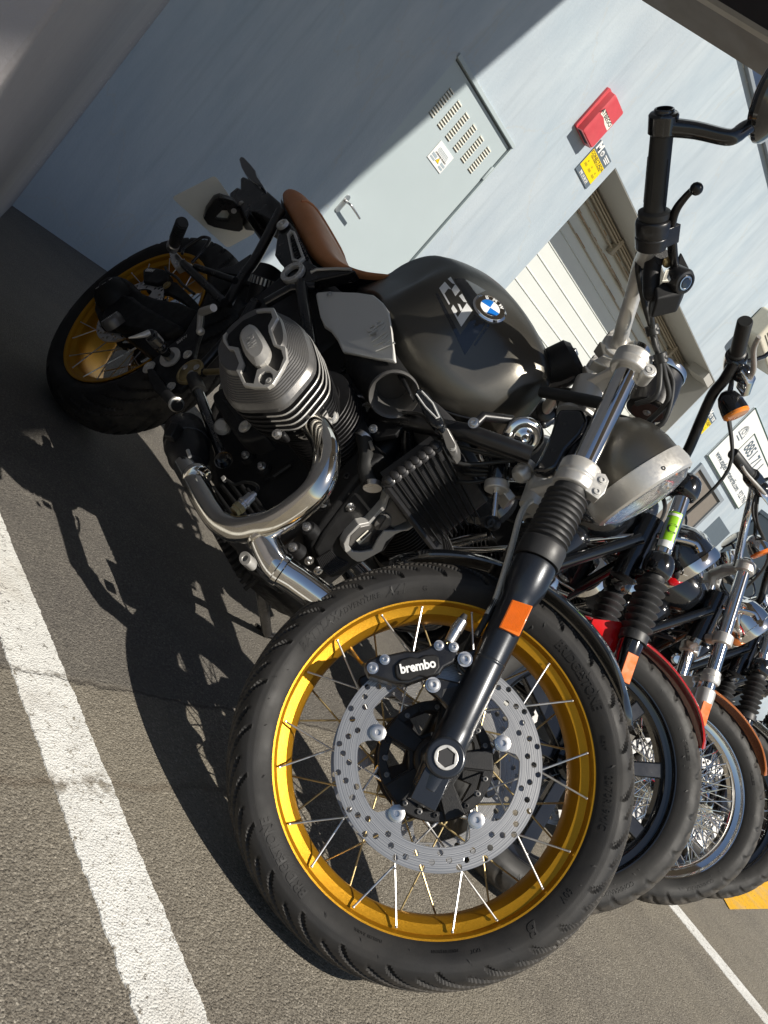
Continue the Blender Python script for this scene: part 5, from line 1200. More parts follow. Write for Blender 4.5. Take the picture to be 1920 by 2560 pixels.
# frame tubes
tubep([M(*zB((1250, 740))[0], -.115), M(*zB((1000, 1220))[0], -.115), M(*zB((850, 1430))[0], -.12), M(*zB((700, 1700))[0], -.12)], .0135, 'rear_frame_tube', 'black', smooth=5)
tubep([M(*zB((1250, 740))[0], -.115) * 1 + Vector((0, .23, 0)), M(*zB((700, 1700))[0], -.12) + Vector((0, .24, 0))], .0135, 'rear_frame_tube', 'black')
gus = Ms(zB((940, 1180), (760, 1300), (560, 1350), (640, 1370), (800, 1400), (870, 1360)), -.118); bp(MB().prism(gus, (0, .006, 0)), 'frame_gusset', 'black', bevel=.001)
tubep(Ms(zD((1190, 330), (1530, 650)), -.175), .0105, 'peg_bracket', 'black'); tubep(Ms(zD((1290, 355), (1620, 470)), -.172), .0085, 'peg_bracket', 'black')
pb = bp(MB().prism(Ms(zB((90, 1170), (120, 1140), (160, 1150), (240, 1240), (330, 1280), (300, 1310), (210, 1300), (150, 1330), (110, 1260)), -.18), (0, .022, 0)), 'peg_hanger', 'steel', bevel=.003)
tubep([M(*zB((135, 1130))[0], -.19), M(*zB((160, 1040))[0], -.225), M(*zB((200, 920))[0], -.255), M(*zB((235, 850))[0], -.275)], [.012, .0145, .014, .0135], 'passenger_peg', 'hose', smooth=3)
m_ = MB()
for k in range(9):
    a, b_ = M(*zB((165, 1020))[0], -.228), M(*zB((228, 860))[0], -.273); c = a.lerp(b_, k / 8.5); m_.cyl(c, c + (b_ - a).normalized() * .0035, .0162, n=16)
bp(m_, 'peg_ribs', 'hose'); bp(MB().cyl(M(*zB((130, 1110))[0], -.20), M(*zB((145, 1070))[0], -.215), .016, n=20, ch=.002), 'peg_collar', 'steel')
tubep(Ms(zB((230, 1180), (250, 1130), (400, 1030), (445, 1008), (500, 1015), (510, 1045), (440, 1150), (330, 1275)), -.175), .0042, 'luggage_hook', 'black', smooth=4, n=10)
# tail: licence plate on its holder, rear indicators
pl0 = Ms(zB((115, 600), (570, 370), (995, 965), (705, 1125)), 0); 
px4 = zB((118, 598), (572, 368), (993, 962), (700, 1122))
pc = [M(*q, d) for q, d in zip(px4, (.02, .02, .02, .02))]
# plate plane: transverse plane leaning back
po = Vector((-.225, 0, .66)); pn_ = Vector((-.88, 0, .25)).normalized()
def onpl(u, v, n, o):
    oo = BMi @ CAM; d = BMi.to_3x3() @ ray(u, v); return oo + d * (n.dot(o - oo) / n.dot(d))
pc = [onpl(*q, pn_, po) for q in px4]
def round_poly(P, r=.008, n=4):
    out = []
    for i in range(len(P)):
        a, b, c = P[i - 1], P[i], P[(i + 1) % len(P)]
        p = b + (a - b).normalized() * r; q = b + (c - b).normalized() * r
        for k in range(n + 1): t = k / n; out.append(p * (1 - t) ** 2 + b * 2 * t * (1 - t) + q * t * t)
    return out
plate = bp(MB().prism(round_poly(pc, .012), pn_ * .0015), 'number_plate', 'plate')
hold = zB((450, 800), (480, 700), (560, 585), (620, 565), (760, 610), (830, 700), (860, 800), (855, 910), (820, 935), (760, 930), (560, 890), (490, 860))
po2 = po - pn_ * .012
hin = [onpl(*q, pn_, po2) for q in zB((570, 790), (640, 715), (690, 715), (725, 770), (700, 825), (600, 815))]
hp_ = [onpl(*q, pn_, po2) for q in hold]
xa = (hp_[6] - hp_[0]).normalized(); xa = (xa - pn_ * pn_.dot(xa)).normalized(); ya = pn_.cross(xa); 
f_ = frame_of(po2, xa, ya, pn_); fi = f_.inverted(); l2 = lambda P: [((fi @ p).x, (fi @ p).y) for p in P]
bp(MB().plate([l2(hp_), l2(hin)], f_, .016, .003), 'plate_holder', 'black')
for q in zB((845, 655), (765, 735), (897, 728)): bp(MB().bolt(onpl(*q, pn_, po2 - pn_ * .012), -pn_, .006, .005), 'holder_bolt', 'steel')
tl = zB((720, 550), (800, 485), (830, 500), (830, 400), (860, 375), (890, 385), (1060, 480), (1150, 560), (1240, 640), (1280, 720), (1200, 820), (1140, 830), (1000, 750), (930, 740), (900, 810), (870, 790), (830, 700), (720, 690))
bp(MB().prism([onpl(*q, Vector((0, 1, 0)), Vector((0, -.045, 0))) for q in tl], (0, .09, 0)), 'tail_bracket', 'black', bevel=.006)
ri = Ms(zB((815, 200), (835, 165), (870, 175), (930, 240), (985, 310), (1000, 370), (1060, 460), (1040, 480), (960, 430), (880, 350), (840, 280)), -.135)
bp(MB().prism(ri, (0, .028, 0)), 'rear_indicator', 'gloss', bevel=.007, seg=3)
bp(MB().prism([Vector((q.x, -q.y - .0, q.z)) for q in ri], (0, .028, 0)), 'rear_indicator', 'gloss', bevel=.007, seg=3)
# rear wheel
rw_m = Matrix.Translation((0, 0, RR))
rt, _ = tyre_mesh(RR, .086, .232, nth=720, ncr=34, period=24, slant=42, depth=.005, gw=1.5, seed=5)
rh = MB(); star(rh, -.035, .088, .045, 5, .012); star(rh, .045, .088, .045, 5, .012); rh.lathe((0, -.06, 0), (0, 1, 0), [(0, .04), (.06, .036), (.12, .04)], 32)
rwheel = rh.build('rear_wheel', MT['cast'], bike, mtx=rw_m)
rt.build('tyre', MT['rubber'], rwheel, ang=35)
rim_mb(.2325, .0740).build('rim', MT['gold'], rwheel, ang=30)
spokes(rwheel, 10, 12, 8.1, .218, .088, -.068, -.035, 27); spokes(rwheel, 10, 30, 8.1, .218, .088, .068, .045, 27, mat='brass')
disc_mb(.1325, .098, .075, .005, 8, 5, 10, .078, .0045).build('brake_disc', MT['steel'], rwheel)
disc_mb(.110, .080, -.088, .005, 6, 5, 10, .062, .0045).build('sensor_ring', MT['steel'], rwheel)
# final drive and swing arm
fdc = M(*zD((545, 500))[0], -.20)
sw = Ms(zD((436, 590), (450, 640), (440, 700), (500, 860), (640, 880), (800, 1010), (960, 1120), (1030, 1060), (1170, 830), (1230, 790), (1290, 700), (1150, 640), (960, 610), (830, 560), (760, 480), (700, 440), (640, 420), (560, 430), (480, 480)), -.105)
bp(MB().prism(sw, (0, .05, 0)), 'swing_arm', 'matte', bevel=.016, seg=4)
s2 = Ms(zD((540, 640), (620, 560), (760, 590), (830, 650), (1170, 840), (1030, 920), (900, 900), (680, 870), (620, 860), (500, 780)), -.125)
bp(MB().prism(s2, (0, .03, 0)), 'drive_housing', 'matte', bevel=.012, seg=4)
fc_ = M(*zD((535, 500))[0], -.150)
fax = Vector((-.42, -.88, .08)).normalized()
bp(MB().lathe(fc_ - fax * .055, fax, [(0, .050), (.02, .052), (.045, .043), (.054, .036), (.057, .034), (.0572, .031), (.054, .030), (.053, 0)], 48), 'final_drive', 'matte', ang=35)
m_ = MB(); X = axis_frame(fc_ + fax * .0025, fax)
for k in range(6): t = 2 * PI * k / 6; m_.box(X @ Vector((.026 * math.cos(t), .026 * math.sin(t), 0)), (.0016, .010, .002), (X @ Matrix.Rotation(t - .6, 4, 'Z')).to_3x3())
bp(m_, 'cap_marks', 'satin')
f2 = M(*zD((575, 770))[0], -.165); bp(MB().lathe(f2 - fax * .03, fax, [(0, .026), (.012, .028), (.022, .0285), (.027, .026), (.030, .0245), (.030, .020), (.026, .018), (.026, 0)], 40), 'axle_cap', 'coverm', ang=35)
m_ = MB(); X = axis_frame(f2 + fax * .0005, fax)
for k in range(30): t = 2 * PI * k / 30; m_.box(X @ Vector((.0222 * math.cos(t), .0222 * math.sin(t), 0)), (.0026, .0012, .0012), (X @ Matrix.Rotation(t, 4, 'Z')).to_3x3())
bp(m_, 'cap_teeth', 'steel')
bp(MB().prism(Ms(zD((850, 375), (900, 350), (1020, 370), (1060, 400), (1060, 470), (960, 500), (850, 480)), -.10), (0, .03, 0)), 'rear_caliper', 'matte', bevel=.006)
tv, tf = text_mesh('BMW', .017, .0008, bold=.0003); q0, q1 = M(*zD((870, 380))[0], -.1015), M(*zD((950, 390))[0], -.1015); xa = (q1 - q0).normalized(); za_ = Vector((0, -1, 0)); bp(MB().add([v * .92 for v in tv], tf, frame_of((q0 + q1) / 2, xa, za_.cross(xa), za_)), 'caliper_lettering', 'silverpaint')
bp(MB().prism(Ms(zD((860, 500), (1040, 500), (1060, 460), (1130, 480), (1290, 640), (1340, 720), (1290, 750), (1180, 640), (1040, 560), (880, 560)), -.09), (0, .02, 0)), 'torque_arm', 'matte', bevel=.004)
bp(MB().bolt(M(*zD((1055, 510))[0], -.092), (0, -1, 0), .010, .005), 'arm_bolt', 'brass')
tubep(Ms(zD((1040, 360), (1060, 400), (1130, 440), (1190, 510), (1280, 580)), -.115), .004, 'brake_pipe', 'hose', smooth=5, n=8)
# footrest, brake pedal and their plate
fpl = bp(MB().prism(Ms(zD((890, 1150), (1020, 1060), (1080, 1000), (1200, 900), (1300, 720), (1340, 730), (1330, 880), (1300, 960), (1270, 1100), (1300, 1170), (1260, 1290), (1150, 1380), (1060, 1380), (1010, 1300), (940, 1240), (880, 1210)), -.145), (0, .016, 0)), 'footrest_plate', 'cast', bevel=.004)
bp(MB().lathe(M(*zD((1248, 1232))[0], -.146), (0, -1, 0), [(0, .036), (.004, .036), (.006, .032), (.004, .029), (.006, .027), (.008, .018), (.008, 0)], 40), 'pivot_cap', 'brass', fpl)
for q in ((1200, 1190), (1298, 1188), (1250, 1238)): bp(MB().bolt(M(*zD(q)[0], -.155), (0, -1, 0), .006, .003), 'pivot_screw', 'steel', fpl)
for q, r_ in (((905, 1190), .013), ((1225, 1085), .009), ((1090, 1350), .009)): bp(MB().bolt(M(*zD(q)[0], -.150), (0, -1, 0), r_, .006), 'plate_bolt', 'satin', fpl)
fr0, fr1 = M(*zD((1085, 1110))[0], -.155), M(*zD((905, 905))[0], -.245); dd = (fr1 - fr0)
L = dd.length; pr = [(0, .026), (.004, .027), (.006, .014), (L * .35, .012), (L * .4, .014), (L * .45, .0125), (L * .5, .0145), (L * .55, .0125), (L * .62, .0145), (L * .9, .0145), (L * .92, .012), (L * .98, .012), (L, .009)]
fo = bp(MB().lathe(fr0, dd, pr[2:], 28), 'footrest', 'gloss', ang=30); bp(MB().lathe(fr0 - dd.normalized() * .002, dd, [(0, .020), (.002, .026), (.006, .027), (.007, .019)], 32), 'footrest_flange', 'satin', fo, ang=30)
bp(MB().lathe(fr0 + dd * .6, dd, [(0, .0155), (L * .28, .0155)], 24), 'knurled_sleeve', 'steel', fo)
bp(MB().tube([fr1, M(*zD((840, 925))[0], -.255), M(*zD((735, 945))[0], -.265)], [.008, .006, .0015], 10), 'feeler_pin', 'satin', fo)
tubep([M(*zD((1320, 880))[0], -.16), M(*zD((1330, 750))[0], -.17), M(*zD((1345, 730))[0], -.18), M(*zD((1440, 695))[0], -.20)], [.006, .007, .010, .009], 'pedal_shaft', 'satin')
bp(MB().ball(M(*zD((1330, 890))[0], -.16), .010), 'pedal_joint', 'satin')
m_ = MB(); q0, q1 = M(*zD((1140, 985))[0], -.1465), M(*zD((1215, 930))[0], -.1465); xa = (q1 - q0).normalized(); tv, tf = text_mesh('BMW', .013, .0008, bold=.0003); m_.add(tv, tf, frame_of((q0 + q1) / 2, xa, Vector((0, -1, 0)).cross(xa), Vector((0, -1, 0)))); bp(m_, 'plate_lettering', 'satin', fpl)
ped = Ms(zD((880, 1200), (930, 1190), (980, 1260), (1040, 1340), (1100, 1400), (1150, 1480), (1160, 1530), (1100, 1540), (1020, 1440), (940, 1380), (900, 1300)), -.165); bp(MB().prism(ped, (0, .014, 0)), 'brake_pedal', 'cast', bevel=.004)
tubep([M(*zD((1050, 1420))[0], -.18), M(*zD((1140, 1510))[0], -.19)], .0125, 'pedal_pad', 'ink'); bp(MB().lathe(M(*zD((1125, 1490))[0], -.188), (M(*zD((1140, 1510))[0], -.19) - M(*zD((1050, 1420))[0], -.18)), [(0, .0145), (.001, .0165), (.008, .0165), (.009, .014)], 24), 'pad_ring', 'satin')
# ---------------------------------------------------------------- engine, exhaust, cooler
def at_y(px, y): return [M(u, v, y) for u, v in px]
# right cylinder head cover ---------------------------------------------------
OUT = zC((100, 800), (60, 690), (92, 520), (180, 330), (300, 190), (470, 70), (660, 62), (880, 190), (1052, 330), (1138, 600), (1130, 790), (840, 1130), (700, 1215), (430, 1262), (330, 1195), (210, 1020))
base = [(p.x, p.z) for p in at_y(OUT, -.345)]
# keep the hidden rear side plausible
base = [(max(.83, x), z) for x, z in base]
cxy = (sum(p[0] for p in base) / len(base), sum(p[1] for p in base) / len(base))
base = [(.845, .475), (.838, .500), (.838, .540), (.850, .570), (.872, .588), (.905, .592)] + [(p.x, p.z) for p in at_y(zC((880, 180), (1055, 330), (1138, 605), (1132, 790), (840, 1140), (700, 1222)), -.345)] + [(.985, .418), (.93, .418), (.88, .432)]
def ring3(P, y, sc=1.0, dx=0, dz=0):
    return [Vector((cxy[0] + (x - cxy[0]) * sc + dx, y, cxy[1] + (z - cxy[1]) * sc + dz)) for x, z in P]
def dens(P, n=4, r=.35):
    out = []
    for i in range(len(P)):
        a, b, c = Vector(P[i - 1]), Vector(P[i]), Vector(P[(i + 1) % len(P)])
        p = b.lerp(a, r); q = b.lerp(c, r)
        for k in range(n): t = k / (n - 1); out.append(tuple(p * (1 - t) ** 2 + b * 2 * t * (1 - t) + q * t * t))
    return out
cxy = (sum(p[0] for p in base) / len(base), sum(p[1] for p in base) / len(base))
bs = dens(base)
TOPp = zC((90, 345), (115, 335), (200, 500), (262, 520), (330, 685), (242, 770), (325, 940), (430, 962), (600, 966), (660, 930), (745, 790), (815, 640), (800, 500), (690, 478), (612, 280), (700, 155), (655, 62), (470, 92))
top = [(p.x, p.z) for p in at_y(TOPp, -.405)]
mid_sc = .80
m_ = MB()
layers = [(-.338, 1.0), (-.346, 1.0), (-.352, .975)]
# machined steps down from the cap to the shoulder
prs = [ring3(bs, y, s) for y, s in layers]
for k in range(12):
    f0 = k / 12; y = lerp(-.356, -.398, f0); s = lerp(.955, .70, f0 ** 1.05)
    prs.append(ring3(bs, y, s)); prs.append(ring3(bs, y - .0028, s - .003))
prs.append(ring3(bs, -.404, .69)); prs.append(ring3(bs, -.404, .40)); 
m_.loft(prs); cov = bp(m_, 'cylinder_head_cover', 'coverm', ang=18)
# raised silver contour on the face, dark recess, badge
def P2(px, y): return [(p.x, p.z) for p in at_y(zC(*px), y)]
ringo = P2([(92, 338), (60, 400), (45, 470), (62, 560), (130, 545), (215, 540), (262, 690), (238, 780), (322, 942), (430, 966), (600, 968), (660, 930), (745, 795), (822, 645), (806, 500), (700, 470), (640, 300), (716, 160), (668, 52), (560, 55), (470, 78), (470, 102), (560, 92), (636, 96), (655, 165), (608, 260), (612, 330), (665, 480), (755, 528), (785, 630), (735, 770), (712, 785), (600, 708), (480, 765), (440, 925), (345, 915), (290, 800), (330, 700), (268, 510), (150, 490), (115, 400), (128, 345)], -.408)
ringh = P2([(500, 860), (520, 820), (570, 785), (620, 785), (658, 820), (660, 880), (620, 925), (550, 940), (505, 910)], -.408)
ringo = P2([(128, 332), (84, 372), (86, 440), (150, 528), (212, 540), (272, 690), (240, 775), (322, 944), (430, 966), (600, 968), (660, 930), (745, 795), (822, 645), (806, 500), (700, 470), (640, 300), (716, 160), (668, 52), (560, 55), (470, 78), (470, 102), (560, 92), (636, 96), (655, 165), (608, 260), (612, 330), (665, 480), (755, 528), (785, 630), (735, 770), (712, 785), (600, 708), (480, 765), (440, 925), (345, 915), (290, 800), (330, 700), (268, 510), (150, 490), (115, 400)], -.408)
bp(MB().plate([ringo, ringh], XZ(-.4065), .006, .0008), 'cover_trim', 'satin', cov)
rec = P2([(128, 345), (115, 400), (150, 490), (268, 510), (330, 700), (290, 800), (345, 915), (440, 925), (480, 765), (600, 708), (712, 785), (735, 770), (785, 630), (755, 528), (665, 480), (612, 330), (608, 260), (655, 165), (636, 96), (560, 92), (470, 102), (300, 180)], -.408)
bp(MB().plate([rec], XZ(-.4047), .0016), 'cover_recess', 'matte', cov)
bp(MB().plate([ringh], XZ(-.4055), .002), 'plug_hole', 'ink', cov)
bp(MB().bolt(M(*zC((615, 895))[0], -.4070), (0, -1, 0), .0055, .004), 'plug_bolt', 'satin', cov)
bo_ = P2([(258, 385), (292, 285), (378, 218), (440, 248), (465, 262), (540, 490), (612, 550), (560, 665), (462, 722), (330, 595), (262, 400)], -.418)
bo_ = P2([(258, 385), (290, 290), (378, 218), (470, 262), (600, 480), (612, 560), (562, 662), (462, 722), (330, 595)], -.416)
bi_ = P2([(290, 300), (378, 225), (450, 262), (520, 480), (555, 655), (462, 700), (372, 585), (300, 330)], -.424)
o3 = [Vector((x, -.405, z)) for x, z in dens(bo_, 3)]; o3b = [Vector((x, -.4145, z)) for x, z in dens(bo_, 3)]
ctr = sum(o3, Vector()) / len(o3); i3 = [Vector((ctr.x + (v.x - ctr.x) * .74 + .001, -.4225, ctr.z + (v.z - ctr.z) * .70)) for v in o3]
bp(MB().loft([o3, o3b, i3]), 'cover_badge', 'satin', cov, ang=20)
q0, q1 = M(*zC((372, 360))[0], -.4230), M(*zC((425, 500))[0], -.4230); xa = (q1 - q0).normalized(); tv, tf = text_mesh('BMW', .014, .0006, bold=.0003); bp(MB().add([Vector((v.x * 1.05, v.y * 1.5, v.z)) for v in tv], tf, frame_of((q0 + q1) / 2, xa, Vector((0, -1, 0)).cross(xa), Vector((0, -1, 0)))), 'badge_lettering', 'alu', cov)
q0, q1 = M(*zC((633, 345))[0], -.4100), M(*zC((665, 455))[0], -.4100); xa = (q1 - q0).normalized(); tv, tf = text_mesh('boxer', .0085, .0004); 
tv, tf = text_mesh('option', .0080, .0004); bp(MB().add(tv, tf, frame_of((q0 + q1) / 2, xa, Vector((0, -1, 0)).cross(xa), Vector((0, -1, 0)))), 'trim_engraving', 'coverm', cov)
# head fins with bright edges
for k in range(4):
    y = -.326 + k * .0145; s = 1.0 - .012 * k
    P = ring3(bs, 0, s); f2_ = [(v.x, v.z) for v in P]
    fin = bp(MB().plate([f2_], XZ(y), .0050, .0006), 'head_fin', 'engine', bevel=0)
    lo_ = [Vector((v.x, y - .0022, v.z)) for v in P][8:48]
    lo_ = [cxy_v + (q - cxy_v) * 1.0022 for q in lo_ for cxy_v in [Vector((cxy[0], y - .0022, cxy[1]))]]
    bp(MB().tube(lo_, .0016, 6), 'fin_edge', 'satin', fin, ang=60)
core = [ring3(bs, -.36 + .02, .90), ring3(bs, -.262, .90), ring3(bs, -.24, .84)]
bp(MB().loft(core), 'cylinder_head', 'cast', ang=40)
for k in range(6):
    y = -.268 + k * .010; s = .95 - .018 * k; P = ring3(bs, 0, s, -.004 * k * .5); bp(MB().plate([[(v.x, v.z) for v in P]], XZ(y), .0026), 'head_fin', 'cast')
# barrel with thin fins
bc = Vector((cxy[0] + .005, 0, cxy[1] + .005))
m_ = MB().lathe(bc + Vector((0, -.215, 0)), (0, 1, 0), [(0, .060), (.14, .060)], 40)
for k in range(13):
    y = -.212 + k * .0088; m_.lathe(bc + Vector((0, y, 0)), (0, 1, 0), [(0, .058), (0.0004, .080), (.0018, .0805), (.0026, .080), (.003, .058)], 48)
bp(m_, 'cylinder_barrel', 'engine', ang=40)
tubep([M(*zC((1215, 1100))[0], -.20), M(*zC((1330, 1290))[0], -.23)], .010, 'head_stud', 'satin'); bp(MB().bolt(M(*zC((1330, 1300))[0], -.225), (.5, -.8, 0), .010, .008), 'head_nut', 'satin')
for q, yy in (((712, 1500), -.31), ((1305, 1360), -.24)): bp(MB().bolt(M(*zC(q)[0], yy), (.3, -.8, -.4), .0065, .008), 'head_bolt', 'steel')
m_ = MB().prism(at_y(zC((650, 1475), (700, 1440), (780, 1450), (800, 1500), (760, 1530), (680, 1510)), -.30), (0, .02, 0)); bp(m_, 'head_lug', 'cast', bevel=.003)
# left cylinder, mostly hidden: mirror
mir = lambda P: [Vector((v.x, -v.y, v.z)) for v in P]
bp(MB().loft([mir(q) for q in prs]), 'cylinder_head_cover', 'coverm', ang=18)
for k in range(4):
    P = ring3(bs, 0, 1.0 - .012 * k); bp(MB().plate([[(v.x, v.z) for v in P]], XZ(.326 - k * .0145), .0050), 'head_fin', 'engine')
bp(MB().loft([mir(q) for q in core]), 'cylinder_head', 'cast')
m_ = MB().lathe(bc + Vector((0, .075, 0)), (0, 1, 0), [(0, .060), (.17, .060)], 40)
for k in range(15): m_.lathe(bc + Vector((0, .09 + k * .010, 0)), (0, 1, 0), [(0, .058), (0.0004, .080), (.0018, .0805), (.0026, .080), (.003, .058)], 48)
bp(m_, 'cylinder_barrel', 'engine', ang=40)
# crankcase ---------------------------------------------------------------------
cc = [(.60, .36), (.66, .30), (.84, .255), (1.00, .255), (1.03, .275), (1.045, .32), (1.045, .50), (1.03, .60), (.98, .66), (.78, .66), (.64, .58), (.60, .46)]
bp(MB().prism([Vector((x, -.095, z)) for x, z in cc], (0, .20, 0)), 'crankcase', 'cast', bevel=.018, seg=3)
sp2 = [(.86, .215), (1.03, .215), (1.10, .255), (1.10, .30), (.84, .30)]
bp(MB().prism([Vector((x, -.085, z)) for x, z in sp2], (0, .17, 0)), 'sump', 'cast', bevel=.012)
m_ = MB()
for k in range(12): m_.box((.87 + k * .019, -.088, .255), (.0045, .008, .07))
bp(m_, 'sump_fins', 'cast')
# lower front lip of the engine with a slotted guard and bolt boss, right side
lg = zF((600, 1040), (680, 1110), (760, 1190), (840, 1330), (860, 1370), (940, 1420), (1060, 1490), (1110, 1480), (1060, 1420), (960, 1250), (860, 1120), (760, 1050))
bp(MB().prism(at_y(lg, -.125), (0, .05, 0)), 'engine_guard', 'cast', bevel=.004)
bp(MB().plate([[(x * .0135 * (1.25 if abs(x) > .3 else 1), z * .011) for x, z in circ(1, 20)], circ(.0062, 16)], XZ(-.150, M(*zF((885, 1300))[0], -.15).x, M(*zF((885, 1300))[0], -.15).z), .02, .001), 'guard_eye', 'alu')
m_ = MB()
for q in ((950, 1355), (965, 1380), (980, 1405), (1000, 1430)): 
    a = M(*zF(q)[0], -.128); m_.tube([a, a + Vector((.055, 0, .012))], .0022, 6)
bp(m_, 'guard_slots', 'ink')
# side detail ribs and bolts of the crankcase
for q in ((1560, 745), (1405, 960), (1275, 1150), (870, 60), (990, 400), (840, 300)):
    a = M(*zF(q)[0], -.118); r_ = .0066; bp(MB().lathe(a + Vector((0, .03, 0)), (0, -1, 0), [(0, .017), (.018, .014), (.0185, .009)], 24), 'bolt_boss', 'cast'); bp(MB().bolt(a + Vector((0, .010, 0)), (.25, -1, 0), r_, .009), 'case_bolt', 'steel')
for P in (((1500, 690), (1350, 860), (1240, 1010)), ((1640, 560), (1500, 720)), ((1120, 520), (1280, 410))):
    tubep([M(*zF(q)[0], -.100) for q in P], .005, 'case_rib', 'cast')
m_ = MB(); q0, q1 = M(*zF((1075, 530))[0], -.101), M(*zF((1270, 390))[0], -.101); xa = (q1 - q0).normalized(); tv, tf = text_mesh('BMW MOTORRAD', .0115, .0014, bold=.0003); bp(m_.add(tv, tf, frame_of((q0 + q1) / 2, xa, Vector((0, -1, 0)).cross(xa), Vector((0, -1, 0)))), 'case_lettering', 'cast')
for p0_, p1_ in (((560, 620), (760, 900)), ((640, 600), (880, 900)), ((720, 580), (960, 900)), ((820, 600), (1010, 860)), ((880, 640), (1040, 840))):
    tubep([M(*zF(p0_)[0], -.10), M(*zF(p1_)[0], -.10)], .0045, 'case_fin', 'cast', n=8)
# front cover (faces forward)
XF = 1.150
fcp = zE((175, 1275), (95, 1130), (85, 1040), (130, 930), (430, 520), (560, 380), (700, 300), (800, 380), (960, 700), (960, 880), (820, 940), (800, 960), (720, 1060), (520, 1190), (330, 1300), (260, 1320))
YS_ = .055
def fwd(px, x, dy=0.0): return [MX(u, v, x) + Vector((0, dy, 0)) for u, v in px]
def xprism(px, x, th, name, mat, parent=bike, **k): return bp(MB().prism(fwd(px, x), (-th, 0, 0)), name, mat, parent, **k)
fcv = xprism(fcp, 1.080, .05, 'front_cover', 'matte', bevel=.010, seg=3)
fc2 = xprism(zE((150, 1150), (120, 1080), (200, 940), (440, 620), (560, 470), (740, 560), (900, 740), (940, 870), (810, 930), (700, 1090), (500, 1185), (350, 1280), (220, 1250)), 1.088, .02, 'belt_cover', 'matte', bevel=.005, seg=2)
m_ = MB()
for k in range(9):
    f = k / 9; a, b_, c = (lerp(150, 300, f), lerp(1110, 1080, f)), (lerp(250, 345, f), lerp(1240, 1180, f)), (lerp(330, 480, f), lerp(1290, 1200, f))
for k in range(11):
    f = k / 10; a = (lerp(140, 250, f), lerp(1150, 1080, f)); c = (lerp(250, 400, f), lerp(1290, 1190, f)); mdl = ((a[0] + c[0]) / 2 - 18, (a[1] + c[1]) / 2 + 10)
    m_.tube(fwd(zE(a, mdl, c), 1.091), .0016, 6)
bp(m_, 'cover_grooves', 'engine', fc2, ang=60)
alu = zE((760, 600), (720, 625), (700, 700), (660, 750), (570, 850), (490, 865), (400, 960), (362, 1030), (372, 1090), (430, 1150), (475, 1178), (520, 1175), (640, 1110), (680, 1085), (715, 1010), (790, 950), (850, 925), (900, 920), (955, 880), (950, 868), (880, 905), (800, 915), (700, 920), (640, 1000), (600, 1080), (500, 1095), (440, 1090), (405, 1040), (420, 960), (500, 885), (580, 870), (640, 800), (710, 740), (740, 650), (770, 615))
xprism(alu, 1.106, .022, 'aluminium_trim', 'alu', fc2, bevel=.0015)
xprism(zE((420, 960), (500, 885), (580, 870), (700, 760), (760, 640), (900, 840), (700, 930), (640, 1000), (600, 1080), (500, 1095), (440, 1090), (405, 1040)), 1.099, .014, 'trim_inlay', 'coverm', fc2, bevel=.003)
m_ = MB()
for k in range(8):
    f = k / 7; pts = zE((lerp(420, 470, f), lerp(1075, 1030, f)), (lerp(500, 520, f), lerp(1100, 1060, f)), (lerp(605, 590, f), lerp(1082, 1030, f)), (lerp(650, 620, f), lerp(995, 950, f)), (lerp(705, 660, f), lerp(925, 900, f)), (lerp(800, 760, f), lerp(915, 890, f)))
    m_.tube(fwd(pts, 1.1005 + f * .003), .0011, 6)
bp(m_, 'trim_steps', 'engine', fc2, ang=60)
oc = MX(*zE((685, 843))[0], 1.101); bp(MB().lathe(oc, (1, 0, 0), [(0, .0185), (.003, .0185), (.004, .0165), (.004, 0)], 40).box(oc + Vector((.0045, 0, 0)), (.004, .006, .026), Matrix.Rotation(.5, 3, 'X')), 'oil_cap', 'coverm', fc2)
m_ = MB(); q = fwd(zE((500, 985), (560, 912), (590, 935), (535, 1010)), 1.1015); bp(m_.prism([fwd(zE(p), 1.1015)[0] for p in ((465, 1000), (560, 912), (592, 932), (492, 1030))], (.0006, 0, 0)), 'data_label', 'plate', fc2)
m_ = MB()
for a_, b_, c_, d_ in (((510, 975), (572, 918), (584, 930), (522, 988)), ((498, 985), (508, 976), (518, 990), (506, 1000))): m_.prism([fwd(zE(p), 1.1023)[0] for p in (a_, b_, c_, d_)], (.0004, 0, 0))
bp(m_, 'label_print', 'ink', fc2)
for q in ((418, 722), (150, 1248), (75, 1165)): bp(MB().bolt(MX(*zE(q)[0], 1.090), (1, -.2, 0), .007, .005), 'cover_bolt', 'steel', fc2)
# oil cooler
XO = 1.142
cq = [MX(*q, XO) for q in zE((715, 515), (1160, 190), (1478, 800), (1125, 1060))]
def cool(u, v): return cq[0].lerp(cq[1], u).lerp(cq[3].lerp(cq[2], u), v)       # u: across, v: downwards
m_ = MB().prism([cool(.02, .02) + Vector((-.012, 0, 0)), cool(.98, .02) + Vector((-.012, 0, 0)), cool(.98, .98) + Vector((-.012, 0, 0)), cool(.02, .98) + Vector((-.012, 0, 0))], (-.02, 0, 0)); ocl = bp(m_, 'oil_cooler', 'ink')
nb = 9
for k in range(nb):
    u = (k + .0) / (nb - 1)
    bp(MB().tube([cool(u, 0), cool(u, 1)], .0036, 10, flat=.55), 'cooler_tube', 'matte', ocl, ang=60)
    if k < 8:
        c = cool(u + .04, -.01); bp(MB().lathe(c + (cool(u, 0) - cool(u, 1)).normalized() * -.004, (cool(u, 0) - cool(u, 1)).normalized() * .8 + Vector((.5, 0, 0)), [(0, .0105), (.002, .0125), (.004, .0105), (.005, .0075), (.010, .007), (.012, .003), (.012, 0)], 20), 'tube_end', 'engine' if k else 'black', ocl)
m_ = MB()
